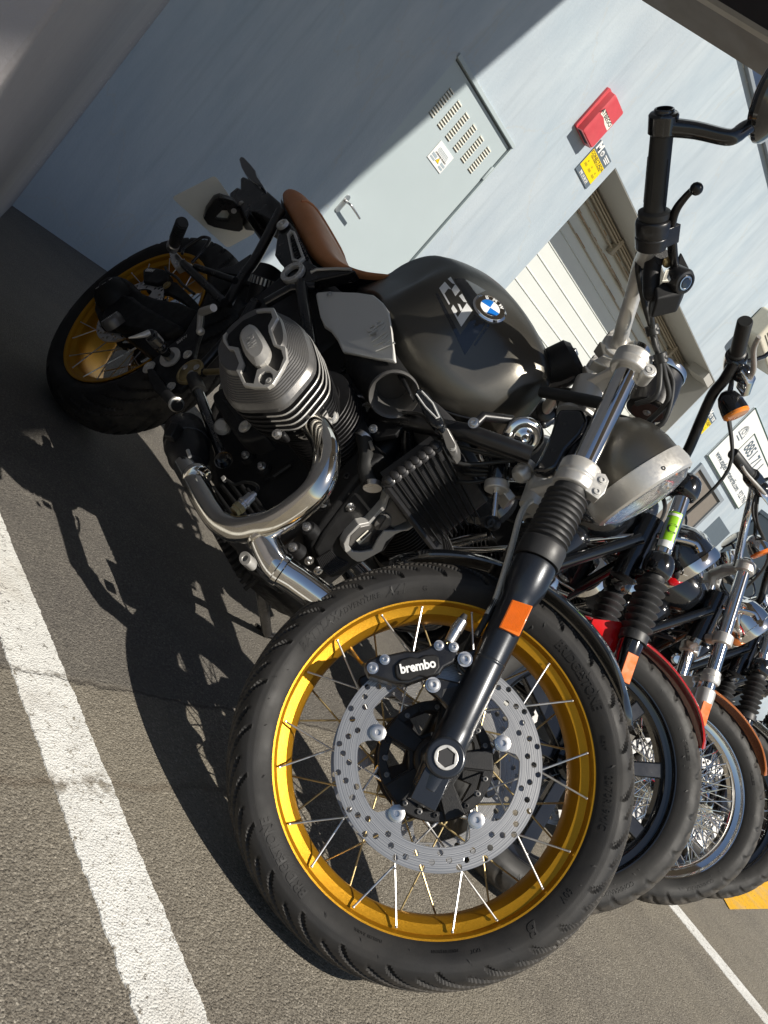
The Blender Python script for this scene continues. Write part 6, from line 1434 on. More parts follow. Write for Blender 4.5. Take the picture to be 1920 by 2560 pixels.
for k in range(nb - 1):
    for j in range(46):
        v = .02 + .96 * j / 45; a, b_ = cool((k + .12) / (nb - 1), v + .006), cool((k + .88) / (nb - 1), v - .006)
        m_.tube([a + Vector((-.003, 0, 0)), a.lerp(b_, .5) + Vector((-.001, 0, .0015)), b_ + Vector((-.003, 0, 0))], .00055, 3, cap=False)
bp(m_, 'cooling_fins', 'engine', ocl)
for k, (u_, v_) in enumerate(((-.03, .25),)): bp(MB().tube([cool(-.04, 0), cool(-.04, 1)], .006, 8), 'cooler_frame', 'engine', ocl)
# exhaust
ex = [M(*q, d) for q, d in zip(zF((1470, 30), (1560, 130), (1610, 300), (1560, 560), (1400, 760), (1160, 930), (960, 990), (800, 1010), (660, 960), (560, 850), (470, 700), (380, 540), (310, 420)), (-.262, -.262, -.260, -.255, -.248, -.238, -.228, -.222, -.215, -.212, -.21, -.205, -.20))]
exR = .0240
m_ = MB().tube(ex, exR, 28, smooth=6); exh = bp(m_, 'exhaust_header', 'pipe', ang=60)
for i in (10, 11):
    pass
w0 = M(*zF((410, 520))[0], -.208); wdv = (ex[11] - ex[10]).normalized()
bp(MB().lathe(w0 - wdv * .008, wdv, [(0, .0244), (.001, .0268), (.003, .0275), (.010, .0275), (.013, .0268), (.016, .0244)], 36), 'pipe_joint', 'pipe', exh)
cr_ = [M(*q, d) for q, d in zip(zF((1000, 1020), (1040, 1120), (1090, 1230), (1180, 1370), (1340, 1480), (1560, 1640), (1700, 1740)), (-.220, -.214, -.205, -.192, -.170, -.140, -.12))]
bp(MB().tube(cr_, [.0245, .0250, .0262, .0270, .0265, .0265, .0265], 28, smooth=6), 'cross_pipe', 'chrome', exh, ang=60)
dv_ = (cr_[4] - cr_[3]).normalized()
bp(MB().lathe(cr_[3] - dv_ * .004, dv_, [(0, .0275), (.002, .0298), (.010, .0298), (.012, .0278)], 36), 'pipe_joint', 'chrome', exh)
dv_ = (cr_[1] - cr_[0]).normalized(); bp(MB().lathe(cr_[0] + dv_ * .012, dv_, [(0, .0255), (.002, .0285), (.008, .0285), (.010, .0258)], 36), 'pipe_joint', 'pipe', exh)
fl = M(*zF((1480, 60))[0], -.262); bp(MB().lathe(ex[0] - (ex[1] - ex[0]).normalized() * .012, (ex[1] - ex[0]), [(0, .034), (.010, .034), (.012, .027)], 28), 'exhaust_flange', 'satin', exh)
# catalyser can and clamp
k0, k1 = M(*zF((215, 70))[0], -.185), M(*zF((380, 470))[0], -.195); kd = (k1 - k0)
k0 = M(*zF((300, 90))[0], -.175); k1 = M(*zF((350, 400))[0], -.195); kd = k1 - k0; kl = kd.length
bp(MB().lathe(k0, kd, [(-.02, .012), (-.016, .030), (0, .041), (kl * .30, .0435), (kl * .31, .046), (kl * .52, .046), (kl * .53, .0435), (kl * .84, .041), (kl * .98, .034), (kl * 1.08, .026)], 48), 'exhaust_can', 'engine', exh, ang=35)
q = k0.lerp(k1, .42) + Vector((.02, -.055, .0)); bp(MB().box(q, (.022, .02, .034), Matrix.Rotation(-.6, 3, 'Y')), 'clamp_block', 'cast', exh, bevel=.003)
bp(MB().tube([M(*zF((240, -30))[0], -.17), M(*zF((265, 60))[0], -.175)], [.009, .011], 14), 'can_spigot', 'brass', exh)
for P in (((330, 280), (350, 340)),): tubep(at_y(zF(*P), -.25), .0035, 'clamp_screw', 'satin')
# oxygen sensor
o0, o1 = M(*zF((755, 850))[0], -.225), M(*zF((965, 660))[0], -.212); od = o1 - o0; ol = od.length
bp(MB().lathe(o0, od, [(0, .0105), (ol * .12, .0105), (ol * .13, .0120), (ol * .30, .0120)], 6), 'sensor_nut', pm if False else 'brass', exh, ang=20)
bp(MB().lathe(o0 + od * .30, od, [(0, .0105), (ol * .10, .0105), (ol * .11, .0122), (ol * .18, .0122), (ol * .19, .0100), (ol * .48, .0092), (ol * .50, .0060), (ol * .62, .0055)], 24), 'oxygen_sensor', 'steel', exh, ang=30)
tubep([o1, M(*zF((975, 620))[0], -.205), M(*zF((930, 585))[0], -.195), M(*zF((840, 575))[0], -.19), M(*zF((760, 595))[0], -.185), M(*zF((700, 560))[0], -.18), M(*zF((660, 540))[0], -.18)], .0032, 'sensor_cable', 'hose', smooth=6, n=8)
bp(MB().box(M(*zF((665, 545))[0], -.18), (.012, .008, .008)), 'cable_plug', 'satin', bevel=.001)
# foot-side pieces: black guard behind the cylinder, strut and its cup
gd = zN((615, 990), (640, 960), (740, 880), (790, 800), (1000, 1160), (1180, 1400), (1000, 1460), (890, 1450), (850, 1390), (700, 1180), (640, 1080))
gdo = bp(MB().prism(at_y(gd, -.215), (0, .05, 0)), 'engine_side_guard', 'matte', bevel=.007, seg=3)
bp(MB().prism(at_y(zN((720, 1020), (760, 1040), (880, 1180), (910, 1280), (890, 1270), (840, 1170)), -.2165), (0, .004, 0)), 'guard_rib', 'cast', gdo, bevel=.0015)
bp(MB().bolt(M(*zN((968, 1312))[0], -.217), (0, -1, 0), .0105, .006), 'guard_bolt', 'satin', gdo)
bp(MB().lathe(M(*zN((735, 1318))[0], -.175), (.5, -1, 0), [(-.02, .010), (0, .017), (.004, .018), (.008, .015), (.010, .015), (.014, .011), (.014, 0)], 28), 'rubber_mount', 'alu')
tubep([M(*zN((455, 880))[0], -.150), M(*zN((720, 1600))[0], -.165)], .0115, 'strut', 'gloss')
bp(MB().cyl(M(*zN((425, 800))[0], -.150), M(*zN((490, 950))[0], -.150), .015, .017), 'strut_boot', 'hose')
c0_ = M(*zF((665, 385))[0], -.170); c1_ = M(*zF((640, 330))[0], -.165); bp(MB().lathe(c1_, c0_ - c1_, [(0, .014), (.018, .0185), (.020, .0185), (.020, .0165), (.002, .014)], 28), 'strut_cup', 'gloss')
tubep([M(*zN((520, 750))[0], -.14), M(*zN((740, 735))[0], -.16)], .0072, 'link_rod', 'brass'); bp(MB().ball(M(*zN((540, 755))[0], -.14), .011), 'rod_end', 'cast')
tv, tf = text_mesh('PARALEVER BMW', .012, .0006, bold=.0002); q0, q1 = M(*zN((600, 1230))[0], -.172), M(*zN((690, 1470))[0], -.176); xa = (q1 - q0).normalized(); bp(MB().add(tv, tf, frame_of((q0 + q1) / 2 + Vector((0, -.0045, 0)), xa, Vector((0, -1, 0)).cross(xa), Vector((0, -1, 0)))), 'strut_lettering', 'coverm')
# main frame, right side
tubep([M(*zB((1480, 1480))[0], -.15), M(*zA((250, 480))[0], -.15), M(*zA((270, 620))[0], -.15), M(*zA((300, 800))[0], -.14)], .014, 'frame_tube', 'black', smooth=4)
tubep([M(*zA((60, 560))[0], -.14), M(*zA((200, 480))[0], -.15), M(*zA((330, 470))[0], -.14)], .012, 'frame_tube', 'gloss')
tubep([M(*zD((1620, 950))[0], -.14), M(*zN((760, 560))[0], -.14), M(*zN((1080, 20))[0], -.14)], .014, 'frame_tube', 'black')
tubep([M(*zN((400, 820))[0], -.13), M(*zN((760, 420))[0], -.13), M(*zN((1000, 160))[0], -.135)], .011, 'frame_tube', 'black')
tubep([M(*zA((640, 1170))[0], -.12), M(*zA((830, 1210))[0], -.12), M(*zA((1150, 1270))[0], -.11), M(*zA((1500, 1395))[0], -.06)], .0175, 'trellis_tube', 'black')
tubep([Vector((p.x, -p.y, p.z)) for p in (M(*zA((640, 1170))[0], -.12), M(*zA((1500, 1395))[0], -.06))], .0175, 'trellis_tube', 'black')
tubep([M(*zA((1150, 1270))[0], -.11), M(*zA((1240, 1180))[0], -.10), M(*zA((1400, 1200))[0], -.06)], .009, 'frame_stay', 'black')
tubep([M(*zA((560, 980))[0], -.10), M(*zA((820, 1240))[0], -.11), M(*zE((900, 300))[0], -.06)], .013, 'frame_tube', 'black')
hA, hB = M(*zG((880, 560))[0], -.01), M(*zG((1240, -30))[0], -.01)
mpl = bp(MB().prism(at_y(zG((720, 520), (800, 400), (930, 120), (1010, -130), (1280, -130), (1330, 0), (1250, 150), (1100, 300), (1040, 420), (1000, 500), (880, 545)), -.035), (0, .07, 0)), 'steering_head', 'gloss', bevel=.028, seg=5)
for q in ((975, 317), (1088, 165 - 120)): bp(MB().cyl(M(*zG(q)[0], -.0362), M(*zG(q)[0], -.033), .0045, n=16), 'frame_hole', 'ink')
bp(MB().prism(at_y(zA((640, 1130), (800, 1150), (850, 1180), (760, 1280), (640, 1300), (580, 1230)), -.125), (0, .012, 0)), 'injector_plate', 'cast', bevel=.002)
bp(MB().lathe(M(*zA((610, 1170))[0], -.135), (.75, -.6, -.1), [(-.03, .020), (0, .0215), (.004, .0225), (.004, .0180), (-.01, .0165)], 32), 'throttle_mouth', 'engine', ang=40)
for q, r_ in (((640, 1250), .009), ((1188, 1218), .0105), ((475, 930), .010), ((497, 1018), .012), ((515, 1325), .007), ((500, 1510), .009), ((380, 1640), .008)): bp(MB().bolt(M(*zA(q)[0], -.128), (.4, -1, 0), r_ * .72, .007), 'frame_bolt', 'steel' if q[0] > 600 else 'cast')
# hoses
tubep(at_y(zA((625, 1095), (570, 1085), (530, 1110), (535, 1160), (560, 1240)), -.14), .0085, 'fuel_pipe', 'steel', smooth=6)
tubep([M(*zA(q)[0], d) for q, d in (((560, 1235), -.14), ((590, 1310), -.14), ((602, 1400), -.135), ((598, 1480), -.13), ((630, 1560), -.12))], .0148, 'coolant_hose', 'hose', smooth=6, n=18)
for q, dq in (((588, 1300), -.14), ((628, 1565), -.122)): c = M(*zA(q)[0], dq); bp(MB().lathe(c - Vector((.004, 0, -.006)), (.35, 0, -1) if q[1] < 1400 else (.8, .1, -.6), [(0, .0150), (0, .0172), (.010, .0172), (.010, .0150)], 28), 'hose_clip', 'steel')
bp(MB().box(M(*zA((630, 1340))[0], -.152), (.022, .004, .006), Matrix.Rotation(.3, 3, 'Y')), 'clip_screw', 'steel')
# horn
hc_ = M(*zG((655, 180))[0], -.04); hx = Vector((.86, -.5, -.08)).normalized(); bp(MB().lathe(hc_, hx, [(-.03, .03), (-.012, .036), (-.004, .0385), (.004, .0385), (.008, .036), (.010, .028), (.007, .021), (.007, .016), (.011, .013), (.012, .007), (.010, 0)], 56), 'horn', 'chrome', ang=60)
# front indicator
i0, i1 = M(*zA((1085, 1360))[0], -.13), M(*zA((985, 1220))[0], -.175)
bp(MB().prism([M(*zA(q)[0], d) for q, d in (((1000, 1255), -.17), ((1045, 1235), -.17), ((1095, 1330), -.14), ((1098, 1380), -.13), ((1070, 1415), -.125), ((1040, 1350), -.14))], (0, .022, 0)), 'indicator_stalk', 'coverm', bevel=.003)
bp(MB().bolt(M(*zA((1075, 1350))[0], -.137), (.3, -1, 0), .0055, .002), 'stalk_screw', 'satin')
ib = bp(MB().prism([M(*zA(q)[0], -.182) for q in ((858, 1060), (872, 1030), (900, 1022), (935, 1050), (980, 1110), (1015, 1190), (1020, 1225), (985, 1245), (950, 1225), (890, 1130))], (0, .030, 0)), 'front_indicator', 'gloss', bevel=.007, seg=3)
bp(MB().prism([M(*zA(q)[0], -.1835) for q in ((868, 1062), (880, 1040), (900, 1034), (928, 1056), (970, 1112), (998, 1172), (1000, 1188), (975, 1190), (930, 1150), (888, 1100))], (0, .006, 0)), 'indicator_lens', 'glass', ib, bevel=.002)
bp(MB().tube([M(*zA(q)[0], -.185) for q in ((875, 1060), (925, 1130), (985, 1190), (1000, 1185), (965, 1110), (905, 1045))], .0018, 6), 'lens_ribs', 'silverpaint', ib)
tubep([M(*zA((800, 1160))[0], -.14), M(*zA((900, 1170))[0], -.14), M(*zA((960, 1230))[0], -.15)], .0035, 'indicator_wire', 'hose', smooth=4, n=8)
# under-tank filler so nothing floats: battery box, airbox, harness
bp(MB().box((.62, 0, .60), (.32, .20, .26)), 'airbox', 'matte', bevel=.02)
bp(MB().box((.92, 0, .68), (.34, .20, .08)), 'harness_tray', 'ink', bevel=.02)
bp(MB().box((.52, -.01, .64), (.34, .20, .22)), 'battery_tray', 'ink', bevel=.02)
bp(MB().box((1.05, .02, .62), (.16, .16, .14)), 'regulator', 'cast', bevel=.01)
for k in range(6):
    a = random.uniform(-.08, .04); tubep([(.98, a, .64), (1.06, a - .02, .66 + .01 * k), (1.14, a * .5 - .04, .70 - .01 * k), (1.20, a * .4, .76)], .004, 'wiring', 'hose', smooth=4, n=8)
tubep([M(*zH((20, 850))[0], -.02), M(*zH((450, 930))[0], -.03), M(*zH((780, 1000))[0], -.06)], .0115, 'wiring_loom', 'hose', smooth=4)
bp(MB().lathe(M(*zH((200, 560))[0], .03), (.35, -.1, 1), [(-.045, .040), (.0, .044), (.035, .042), (.045, .03), (.046, 0)], 36), 'ignition_lock', 'matte', ang=40)
bp(MB().box(M(*zH((300, 380))[0], .03), (.05, .02, .012), Matrix.Rotation(-.5, 3, 'Y')), 'ignition_key', 'steel', bevel=.002)
# rear shock and its adjuster beside the rear wheel
bp(MB().lathe(M(*zB((1060, 1520))[0], -.07), Vector((-.25, -.5, .8)), [(-.05, .030), (0, .032), (.002, .036), (.02, .036), (.022, .03)], 36), 'shock_adjuster', 'engine', ang=30)
m_ = MB(); X = axis_frame(M(*zB((1060, 1520))[0], -.07), Vector((-.25, -.5, .8)))
for k in range(24): t = 2 * PI * k / 24; m_.box(X @ Vector((.0365 * math.cos(t), .0365 * math.sin(t), .011)), (.003, .004, .018), (X @ Matrix.Rotation(t, 4, 'Z')).to_3x3())
bp(m_, 'adjuster_ribs', 'satin')
bp(MB().cyl(M(*zB((1100, 1420))[0], .05), M(*zB((1000, 1700))[0], .05), .062, .060, 40, ch=.01), 'silencer', 'engine')
# side stand on the left
m_ = MB(); s0, s1 = Vector((.86, .12, .25)), None
st_foot = BMi @ Gp(668, 1582, .012); st_top = M(648, 1450, .10)
tubep([st_top, st_foot], .0125, 'side_stand', 'black')
bp(MB().tube([BMi @ Gp(640, 1562, .012), BMi @ Gp(668, 1585, .010), BMi @ Gp(700, 1592, .012)], .011, 10, flat=.5), 'stand_foot', 'black')
tubep([M(648, 1450, .10), M(690, 1400, .06)], .012, 'stand_bracket', 'cast')
# ============================================================ the motorcycles parked beyond
MT['stickergreen'] = pmat('sticker_green', (.30, .62, .02), .3, nscale=30, namt=.08, coat=.5)
def mk_frame(x, y, h, st, lean, rake):
    wb, tr = 1.50, .105
    Rb = Matrix.Rotation(h, 3, 'Z') @ Matrix.Rotation(-lean, 3, 'X'); o = Vector((x, y, 0)) - Rb @ Vector((wb, 0, 0)); o.z = 0
    bm = Rb.to_4x4(); bm.translation = o
    ax_ = Vector((-math.sin(rake), 0, math.cos(rake))); pv = Vector((wb + tr, 0, 0))
    sm = Matrix.Translation(pv) @ Matrix.Rotation(st, 4, ax_) @ Matrix.Translation(-pv)
    return bm, sm, ax_
def cruiser(name_label, x, y, st, R0, rb, paint, legm, upm, gaiter, spoke, rimm, bars, tankm, group, lean=.2, extras=None, full=True, h=-1.612, R_y=.105):
    rake = R_(30.2); bm, sm, ax_ = mk_frame(x, y, h, st, lean, rake)
    t = thing('motorcycle', name_label, 'motorcycle', bm, group)
    bi = bm.inverted(); si = (bm @ sm).inverted()
    Sx = lambda u, v, yy: lhit(si, u, v, 1, yy)
    Mx_ = lambda u, v, yy: lhit(bi, u, v, 1, yy)
    P = lambda mb, nm, mt_, **k: mb.build(nm, MT[mt_], t, mtx=sm, **k)
    B = lambda mb, nm, mt_, **k: mb.build(nm, MT[mt_], t, **k)
    ac = Vector((1.5, 0, R0)); fwd_ = Vector((math.cos(rake), 0, math.sin(rake)))
    fpp = lambda s, yy=-.105, f=0.0: ac + ax_ * s + fwd_ * f + Vector((0, yy, 0))
    # front wheel
    hub = MB().lathe((0, -.055, 0), (0, 1, 0), [(0, .02), (.006, .034), (.02, .036), (.024, .045), (.03, .045), (.034, .032), (.075, .032), (.08, .045), (.086, .045), (.09, .03), (.11, .02)], 28)
    w_ = hub.build('front_wheel', MT['chrome' if spoke else 'gloss'], t, mtx=sm @ Matrix.Translation(ac))
    txt = [('MICHELIN', -62, rb + .028, .016, dict(bold=.0008)), ('COMMANDER', -20, rb + .026, .014, dict(shear=.2)), ('TUBELESS', 60, rb + .022, .010, {})]
    tm_, _ = tyre_mesh(R0, .052, rb, nth=540, ncr=22, period=18, slant=16, depth=.004, gw=1.6, texts=txt if full else (), seed=int(x * 10))
    tm_.build('tyre', MT['rubber_old'], w_, ang=35)
    rim_mb(rb + .0005, .037).build('rim', MT[rimm], w_, ang=30)
    if spoke:
        spokes(w_, 20, 4, 4.2, rb - .024, .044, -.012, -.028, 55, r=.0019, mat='chrome', nip=False)
        spokes(w_, 20, 13, 4.2, rb - .024, .044, .012, .030, 55, r=.0019, mat='chrome', nip=False)
    else:
        m_ = MB()
        for k in range(9):
            a = 2 * PI * k / 9 + .17; e = Vector((math.cos(a), 0, math.sin(a))); tt = Vector((-e.z, 0, e.x)); Y = Vector((0, 1, 0))
            m_.loft([[e * r + tt * hw + Y * d for hw, d in ((w1, -.016), (w1, .016), (-w1, .016), (-w1, -.016))] for r, w1 in ((.035, .016), (rb - .03, .019))])
        m_.build('cast_spokes', MT['gloss'], w_, bevel=.004)
    disc_mb(.146, .110, .058, .005, 8, 5, 0, .07, .005).build('brake_disc', MT['disc'], w_)
    # forks
    for sg in (-1, 1):
        yy = R_y * sg
        sl_ = P(MB().lathe(fpp(-.05, yy), ax_, [(0, .015), (.01, .022), (.10, .0235), (.11, .0225), (.30, .0235), (.31, .0265), (.345, .028), (.36, .0275), (.365, .024)], 32), 'fork_slider', legm, ang=30)
        MB().cyl(Vector((1.5, yy - .026 * sg, R0)), Vector((1.5, yy + .026 * sg, R0)), .019, n=24, ch=.003).build('axle_end', MT[legm], sl_)
        MB().prism([fpp(.20, yy + .026 * sg, -.014), fpp(.20, yy + .026 * sg, .014), fpp(.27, yy + .026 * sg, .014), fpp(.27, yy + .026 * sg, -.014)], (0, .005 * sg, 0)).build('side_reflector', MT['orange'], sl_, bevel=.001)
        P(MB().lathe(fpp(.30, yy), ax_, [(0, .0205), (.44, .0205)], 32), 'fork_stanchion', upm, ang=60)
        if gaiter:
            pr = [(0, .034), (.022, .034), (.024, .030)]
            for k in range(7):
                z = .026 + k * .019; pr += [(z, .027), (z + .005, .030), (z + .010, .0375), (z + .0125, .038), (z + .016, .030)]
            pr += [(.162, .026), (.172, .026), (.172, .022)]
            P(MB().lathe(fpp(.305, yy), ax_, pr, 36), 'fork_gaiter', 'gaiter', ang=45)
            for s_ in (.475, .70):
                P(MB().lathe(fpp(s_, yy), ax_, [(0, .022), (.004, .031), (.016, .0365), (.034, .038), (.052, .0355), (.062, .029), (.064, .0215)], 36), 'fork_clamp', 'gloss', ang=50)
        else:
            for s_ in (.465, .72):
                P(MB().lathe(fpp(s_, yy), ax_, [(0, .024), (.001, .029), (.003, .031), (.032, .031), (.035, .028), (.036, .021)], 36), 'fork_clamp', 'satin', ang=30)
            P(MB().lathe(fpp(.355, yy), ax_, [(-.02, .027), (-.012, .030), (.0, .0295), (.004, .0265), (.018, .026), (.022, .0215)], 32), 'slider_cap', legm, ang=30)
        P(MB().lathe(fpp(.755, yy), ax_, [(0, .0215), (.010, .020), (.014, .014), (.014, 0)], 28), 'fork_cap', upm)
    for s_ in (.485, .735):
        m_ = MB(); secs = [[fpp(s_, yv, f0) + ax_ * (.017 * math.sin(q)) + fwd_ * (.024 * math.cos(q)) for q in [PI / 4 * k + PI / 8 for k in range(8)]] for yv, f0 in ((-.085, 0), (-.04, -.025), (.04, -.025), (.085, 0))]
        P(m_.loft(secs), 'fork_bridge', 'gloss' if gaiter else 'satin', bevel=.003)
    # mudguard
    secs = []
    for k in range(0, 33):
        th = R_(lerp(60, 172, k / 32)); f = k / 32; hw_ = .070 * (.45 + .55 * min(1, f / .14) ** .6) * (.5 + .5 * min(1, (1 - f) / .08) ** .5); rr = R0 + .022; sec = []
        for q in range(11): a = lerp(-1, 1, q / 10); r = rr - .020 * abs(a) ** 2.6; sec.append(ac + Vector((r * math.cos(th), hw_ * a, r * math.sin(th))))
        for q in range(11): a = lerp(1, -1, q / 10); r = rr - .0035 - .020 * abs(a) ** 2.6; sec.append(ac + Vector((r * math.cos(th), (hw_ - .0015) * a, r * math.sin(th))))
        secs.append(sec)
    P(MB().loft(secs), 'front_mudguard', paint, ang=50)
    m_ = MB()
    for sg in (-1, 1): m_.prism([fpp(.27, .082 * sg, -.02), fpp(.35, .082 * sg, -.02), fpp(.32, .082 * sg, -.10), fpp(.26, .082 * sg, -.10), fpp(.24, .082 * sg, -.05)], (0, -.012 * sg, 0))
    P(m_, 'mudguard_bracket', paint if gaiter else 'chrome', bevel=.002)
    # headlight
    hc = fpp(.59, 0, .115); ha = Vector((1, 0, -.05)).normalized()
    hl_ = P(MB().lathe(hc - ha * .11, ha, [(0, 0), (.001, .02), (.012, .05), (.04, .072), (.08, .082), (.105, .084)], 44), 'headlight_shell', 'gloss' if gaiter else 'chrome', ang=60)
    MB().lathe(hc - ha * .008, ha, [(0, .083), (.001, .088), (.022, .090), (.030, .086), (.026, .079)], 48, cap=False).build('headlight_ring', MT['chrome'], hl_, ang=40)
    MB().lathe(hc + ha * .02, ha, [(-.08, .015), (-.04, .060), (0, .076)], 36, cap=False).build('reflector_bowl', MT['chrome'], hl_)
    MB().lathe(hc + ha * .016, ha, [(0, .079), (.008, .066), (.013, .03), (.014, 0)], 40).build('headlight_glass', MT['glass'], hl_, ang=60)
    P(MB().tube([fpp(.60, -.06, -.01), hc + Vector((-.05, -.086, 0)), hc + Vector((-.02, -.088, 0))], .008, 10, smooth=4).tube([fpp(.60, .06, -.01), hc + Vector((-.05, .086, 0)), hc + Vector((-.02, .088, 0))], .008, 10, smooth=4), 'headlight_arms', 'chrome')
    P(MB().lathe(fpp(.78, 0, -.01), (ax_ * .8 - fwd_ * .5), [(-.03, .03), (0, .040), (.03, .041), (.035, .036), (.036, 0)], 36), 'speedometer', 'chrome', ang=40)
    # handlebars from picked points
    bpt = [Sx(*q) for q in bars['bar']]; c0 = bpt[0]
    pts = [Vector((c0.x, 0, c0.z)), c0] + bpt[1:]
    full_ = [Vector((p.x, -p.y, p.z)) for p in reversed(pts[1:])] + pts
    P(MB().tube(full_, .0135, 16, smooth=5), 'handlebar', bars.get('mat', 'black'), ang=60)
    ris = MB()
    for sg in (-1, 1): ris.tube([fpp(.745, .035 * sg, -.02), Vector((c0.x, .035 * sg, c0.z))], [.016, .015], 14)
    P(ris, 'bar_riser', 'gloss' if gaiter else 'chrome')
    for sg in (1, -1):
        mm = (lambda p: p) if sg == 1 else (lambda p: Vector((p.x, -p.y, p.z)))
        gi_, ge_ = mm(Sx(*bars['gi'])), mm(Sx(*bars['ge'])); d = ge_ - gi_; L = d.length
        P(MB().lathe(gi_, d, [(0, .019), (.003, .021), (.008, .021), (.011, .0175), (L - .004, .0175), (L, .0150), (L, 0)], 28), 'grip', 'hose', ang=40)
        dn = d.normalized()
        P(MB().lathe(gi_ - dn * .055, dn, [(0, .016), (.004, .025), (.026, .027), (.050, .026), (.055, .018)], 24).ball(gi_ - dn * .035 + Vector((.03, 0, .0)), (.026, .024, .024)), 'switch_housing', 'gloss', ang=40)
        P(MB().loft([[gi_ - dn * a + Vector((.030, 0, 0)) + Vector((b, 0, c)) * s2 for b, c in ((.0, -.016), (.034, -.018), (.040, 0), (.034, .018), (0, .016))] for a, s2 in ((.085, .7), (.075, 1), (.02, 1), (.012, .7))]), 'master_cylinder', 'chrome' if not gaiter else 'chrome', bevel=.005, seg=3)
        P(MB().tube([gi_ - dn * .03 + Vector((.055, 0, 0)), gi_ + dn * .03 + Vector((.062, 0, -.004)), gi_ + dn * .09 + Vector((.050, 0, -.008)), gi_ + dn * .135 + Vector((.052, 0, -.004))], [.006, .008, .007, .006], 10, smooth=4, flat=.7), 'lever', 'satin', ang=60)
        mp = gi_ - dn * .05 + Vector((0, 0, .02)); mt_ = mp + Vector((-.05, -.07 * sg, .16))
        P(MB().tube([mp, mp + Vector((.02, -.02 * sg, .08)), mt_], .0055, 10, smooth=4), 'mirror_stem', 'gloss'); P(MB().lathe(mt_, (1, .1, .1), [(-.012, .035), (-.008, .050), (0, .052), (.012, .03), (.014, 0)], 28), 'mirror_head', 'gloss', ang=40)
        # signal
        sc_ = mm(Sx(*bars['sig'])); sa = Vector((.95, -.1 * sg, -.28)).normalized()
        so_ = P(MB().lathe(sc_ - sa * .045, sa, [(0, 0), (.002, .012), (.012, .023), (.030, .030), (.050, .0325), (.060, .033)], 32), 'turn_signal', 'gloss' if gaiter else 'chrome', ang=60)
        MB().lathe(sc_ + sa * .0145, sa, [(0, .0325), (.006, .0325), (.010, .028), (.011, 0)], 32).build('signal_lens', MT['lens'] if gaiter else MT['orange'], so_)
        P(MB().tube([sc_ - sa * .02, gi_ - dn * .05], .006, 8), 'signal_stalk', 'gloss')
        for k, yo in enumerate((0, .012)):
            q0 = gi_ - dn * (.05 + yo); P(MB().tube([q0 + Vector((.01, 0, -.01)), q0 + Vector((.07 + yo, .03 * sg, -.06)), lerp(q0, fpp(.70, -.05 * sg, .05), .5) + Vector((.08, 0, 0)), fpp(.66, -.06 * sg, .03), fpp(.50, -.03 * sg, -.02)], .0042, 8, smooth=6), 'control_cable', 'hose', ang=60)
    # body: tank, seat, rear mudguard
    secs = []
    for xx, zb, w1, zt in ((.62, .70, .05, .74), (.68, .675, .10, .80), (.78, .66, .135, .855), (.90, .655, .15, .885), (1.02, .665, .145, .895), (1.10, .70, .115, .885), (1.15, .745, .07, .86), (1.165, .78, .03, .83)):
        secs.append([Vector((xx, w1 * math.copysign(abs(math.cos(q)) ** .75, math.cos(q)), (zb + zt) / 2 + (zt - zb) / 2 * math.copysign(abs(math.sin(q)) ** .8, math.sin(q)))) for q in [2 * PI * k / 28 for k in range(28)]])
    B(MB().loft(secs), 'fuel_tank', tankm, ang=60, sub=1)
    secs = [[Vector((xx, w1 * math.cos(q), zc + hh * math.sin(q))) for q in [2 * PI * k / 20 for k in range(20)]] for xx, w1, zc, hh in ((.10, .07, .73, .03), (.18, .10, .71, .045), (.32, .13, .69, .05), (.48, .14, .68, .05), (.60, .10, .70, .045), (.66, .06, .73, .03))]
    B(MB().loft(secs), 'seat', 'matte', ang=60, sub=1)
    secs = []
    for k in range(25):
        th = R_(lerp(60, 190, k / 24)); sec = []
        for q in range(9): a = lerp(-1, 1, q / 8); r = R0 + .035 - .02 * abs(a) ** 2.5; sec.append(Vector((r * math.cos(th), .085 * a, R0 + r * math.sin(th))))
        for q in range(9): a = lerp(1, -1, q / 8); r = R0 + .031 - .02 * abs(a) ** 2.5; sec.append(Vector((r * math.cos(th), .083 * a, R0 + r * math.sin(th))))
        secs.append(sec)
    B(MB().loft(secs), 'rear_mudguard', paint, ang=50)
    rwh = MB().lathe((0, -.07, 0), (0, 1, 0), [(0, .03), (.07, .04), (.14, .03)], 24).build('rear_wheel', MT['gloss'], t, mtx=Matrix.Translation((0, 0, R0)))
    tyre_mesh(R0, .070, rb - .02, nth=180, ncr=12, depth=0, seed=2)[0].build('tyre', MT['rubber_old'], rwh); rim_mb(rb - .0195, .055).build('rim', MT[rimm], rwh)
    # V-twin
    cb_ = Vector((.80, 0, .36))
    B(MB().lathe((.80, -.10, .33), (0, 1, 0), [(0, .10), (.02, .125), (.18, .125), (.20, .10)], 36).box((.66, 0, .33), (.20, .18, .20)), 'crankcase', 'cast', bevel=.01)
    for a in (.62, -.35):
        dv = Vector((math.sin(a), 0, math.cos(a)))
        m_ = MB()
        for k in range(12): m_.lathe(cb_ + dv * (.085 + k * .0115), dv, [(0, .056), (.0005, .082), (.0035, .083), (.0055, .056)], 28)
        B(m_, 'cylinder', 'engine', ang=40)
        m_ = MB(); b2 = cb_ + dv * .228; X = Matrix.Rotation(a, 3, 'Y')
        for k in range(4): m_.box(b2 + dv * (k * .012), (.155, .15, .005), X)
        m_.box(b2 + dv * .06, (.13, .13, .03), X); B(m_, 'cylinder_head', 'chrome' if not gaiter else 'engine', bevel=.003)
        for yy2 in (-.075, -.055): B(MB().tube([cb_ + dv * .06 + Vector((.02, yy2 - .02, 0)), cb_ + dv * .22 + Vector((.01, yy2 - .02, 0))], .010, 12), 'pushrod_tube', 'chrome')
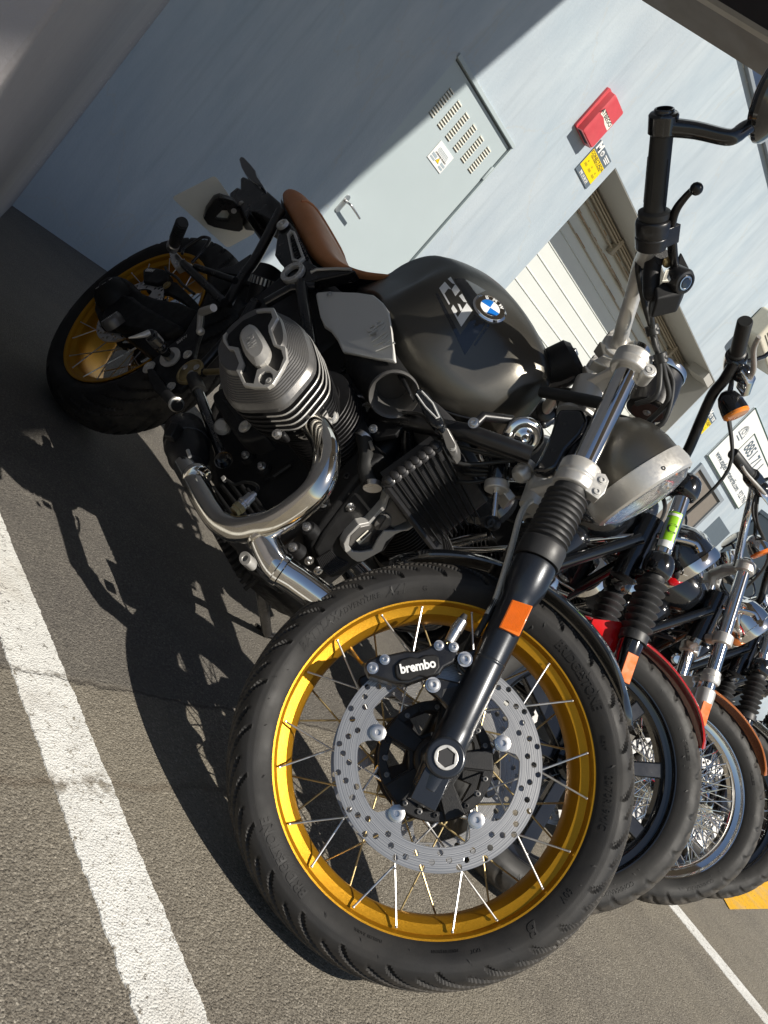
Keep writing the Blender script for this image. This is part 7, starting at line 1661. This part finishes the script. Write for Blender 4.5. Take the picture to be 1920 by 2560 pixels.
    B(MB().lathe((.87, -.115, .60), (0, -1, 0), [(-.03, .05), (0, .085), (.03, .088), (.045, .075), (.050, .03), (.050, 0)], 44), 'air_cleaner', 'gloss' if gaiter else 'chrome', ang=40)
    B(MB().tube([(1.00, -.05, .56), (1.08, -.10, .50), (1.09, -.14, .40), (1.00, -.16, .28), (.80, -.17, .22), (.30, -.18, .22), (-.10, -.18, .24)], [.021, .022, .022, .022, .024, .038, .040], 20, smooth=6), 'exhaust_pipe', 'chrome', ang=60)
    B(MB().tube([(.66, -.05, .60), (.62, -.12, .52), (.66, -.17, .38), (.60, -.18, .30), (.30, -.18, .31), (-.05, -.18, .33)], [.021, .022, .022, .024, .036, .038], 20, smooth=6), 'exhaust_pipe', 'chrome', ang=60)
    B(MB().tube([(1.20, -.03, .82), (1.10, -.11, .50), (1.03, -.12, .24), (.80, -.12, .18), (.35, -.12, .22)], .016, 14, smooth=5).tube([(1.20, .03, .82), (1.10, .11, .50), (1.03, .12, .24), (.80, .12, .18), (.35, .12, .22)], .016, 14, smooth=5).tube([(1.22, 0, .80), (.95, 0, .64), (.5, 0, .60), (.2, 0, .50)], .020, 14, smooth=4), 'frame', 'gloss', ang=60)
    B(MB().tube([(1.235, 0, .72), (1.165, 0, .88)], .034, 24), 'steering_head', 'gloss')
    B(MB().lathe((1.13, -.06, .56), (.8, -.6, 0), [(-.02, .02), (0, .038), (.010, .040), (.018, .030), (.020, 0)], 32), 'horn', 'chrome')
    random.seed(int(x * 7))
    for k in range(9):
        a0_ = Vector((random.uniform(.75, 1.0), random.uniform(-.12, -.05), random.uniform(.35, .75))); B(MB().tube([a0_, a0_ + Vector((.10, random.uniform(-.05, .05), random.uniform(-.1, .1))), Vector((1.18, random.uniform(-.06, .06), random.uniform(.5, .85)))], random.choice((.004, .006, .009)), 8, smooth=5), random.choice(('wiring', 'hose', 'cable')), random.choice(('hose', 'black', 'chrome')), ang=60)
    for k in range(5): c_ = Vector((random.uniform(.95, 1.12), -.09 + random.uniform(-.03, .02), random.uniform(.35, .68))); B(MB().lathe(c_, (.6, -.8, 0), [(0, .022), (.012, .022), (.014, .016), (.020, .015), (.021, 0)], 20), 'engine_cap', random.choice(('chrome', 'cast', 'chrome')), ang=30)
    B(MB().box((1.07, 0, .66), (.13, .20, .14)), 'coil_cover', 'gloss', bevel=.03); B(MB().box((.95, 0, .60), (.30, .16, .16)), 'inner_cover', 'matte', bevel=.02)
    B(MB().loft([[Vector((1.02, -.075 + .0, z)) + Vector((0, yq, 0)) for z, yq in ((.20, 0), (.20, .15), (.60, .15), (.60, 0))], [Vector((1.075, -.06, z)) + Vector((0, yq, 0)) for z, yq in ((.24, 0), (.24, .12), (.56, .12), (.56, 0))]]), 'oil_tank', 'gloss' if gaiter else 'chrome', bevel=.01)
    B(MB().box((1.10, 0, .40), (.05, .16, .24)), 'regulator', 'cast', bevel=.006)
    B(MB().tube([(.62, .10, .20), (.68, .30, .0)], .012, 10), 'side_stand', 'black')
    for sg in (-1, 1): B(MB().tube([(.95, .12 * sg, .26), (.98, .26 * sg, .27)], .015, 12), 'footpeg', 'hose')
    if extras: extras(t, sm, fpp, ax_, fwd_, Sx, P, B)
    return t
GRP = 'motorcycles parked side by side in the bays'
bike['group'] = GRP
def ex_red(t, sm, fpp, ax_, fwd_, Sx, P, B):
    # round-cornered green emission sticker with a C on the right stanchion
    camS = ((BTM := (t.matrix_world @ sm).inverted()) @ CAM)
    c = fpp(.60); r = .0212; v = (camS - c); v = (v - ax_ * v.dot(ax_)).normalized(); w = ax_.cross(v)
    def wrap(pts2, rr): 
        return [c + ax_ * b + (v * math.cos(a / r) + w * math.sin(a / r)) * rr for a, b in pts2]
    def patch(a0, a1, b0, b1, rr, n=14, rd=0):
        m_ = MB(); vs = []; 
        for j in range(5):
            for i in range(n + 1): vs.append((lerp(a0, a1, i / n), lerp(b0, b1, j / 4)))
        m_.add(wrap(vs, rr), [(j * (n + 1) + i, j * (n + 1) + i + 1, (j + 1) * (n + 1) + i + 1, (j + 1) * (n + 1) + i) for j in range(4) for i in range(n)]); return m_
    st_ = patch(-.022, .017, -.046, .052, r + .0006).build('emission_sticker', MT['stickergreen'], t, mtx=sm)
    patch(-.022, .017, -.046, -.028, r + .0009).build('sticker_band', MT['silverpaint'], st_); patch(-.020, .016, .040, .047, r + .0009).build('sticker_band', MT['white'], st_)
    patch(-.0215, -.012, -.026, .034, r + .0009).build('sticker_code', MT['cabinet'], st_)
    tv, tf = text_mesh('C', .036, 0, bold=.0006)
    MB().add(wrap([(p.x + .001, p.y + .004) for p in tv], r + .0013), tf).build('sticker_letter', MT['ink'], st_)
    # number stamped on the frame neck
    n_ = P(MB().prism([Sx(*q, -.03) for q in ((1590, 1275), (1640, 1285), (1612, 1372), (1562, 1365))], (0, .03, 0)), 'neck_plate', 'glass' if False else 'gloss', bevel=.004)
    q0, q1 = Sx(1615, 1280, -.0312), Sx(1592, 1345, -.0312); xa = (q1 - q0).normalized(); tv, tf = text_mesh('5HD1YYK41PB042564', .0105, .0006)
    MB().add(tv, tf, frame_of((q0 + q1) / 2, xa, Vector((0, -1, 0)).cross(xa), Vector((0, -1, 0)))).build('number_print', MT['silverpaint'], n_)
sg_b2 = dict(bar=[(1690, 1172, -.07), (1720, 1125, -.11), (1752, 1050, -.16), (1782, 985, -.22), (1810, 950, -.26), (1836, 905, -.30)], gi=(1842, 886, -.31), ge=(1863, 802, -.42), sig=(1832, 1018, -.24), mat='black')
b2 = cruiser('black motorcycle with a red front mudguard, fork gaiters and a green sticker on its fork', 1.865, .545, .6715, .331, .257, 'red', 'gloss', 'chrome', True, False, 'gloss', sg_b2, 'gloss', GRP, .1985, ex_red, h=-1.611)
sg_b3 = dict(bar=[(1838, 1420, -.07), (1850, 1370, -.09), (1868, 1290, -.14), (1880, 1240, -.22), (1884, 1210, -.30)], gi=(1876, 1188, -.33), ge=(1832, 1132, -.40), sig=(1895, 1370, -.20), mat='chrome')
b3 = cruiser('motorcycle with copper coloured mudguards, chrome fork legs and a chrome spoked wheel', 2.6139, .5194, .6122, .331, .257, 'copper', 'satin', 'chrome', False, True, 'chrome', sg_b3, 'gloss', GRP, .1938, h=-1.6161)
sg_b4 = dict(bar=[(1900, 1500, -.07), (1915, 1450, -.10), (1930, 1400, -.16), (1945, 1360, -.22)], gi=(1950, 1340, -.26), ge=(1960, 1290, -.36), sig=(1950, 1450, -.2), mat='black')
b4 = cruiser('black motorcycle with chrome upper fork tubes and small black gaiters, beyond the copper one', 3.22, .50, .60, .331, .257, 'gloss', 'gloss', 'chrome', True, True, 'gloss', sg_b4, 'gloss', GRP, .19, full=False)
sg_b5 = dict(bar=[(1960, 1560, -.07), (1970, 1510, -.10), (1985, 1460, -.2)], gi=(1990, 1440, -.26), ge=(2000, 1390, -.36), sig=(1990, 1520, -.2), mat='black')
b5 = cruiser('farthest motorcycle of the row, only its front wheel showing by the yellow marking', 3.85, .52, .60, .331, .257, 'navy', 'gloss', 'chrome', False, True, 'satin', sg_b5, 'navy', GRP, .19, full=False)
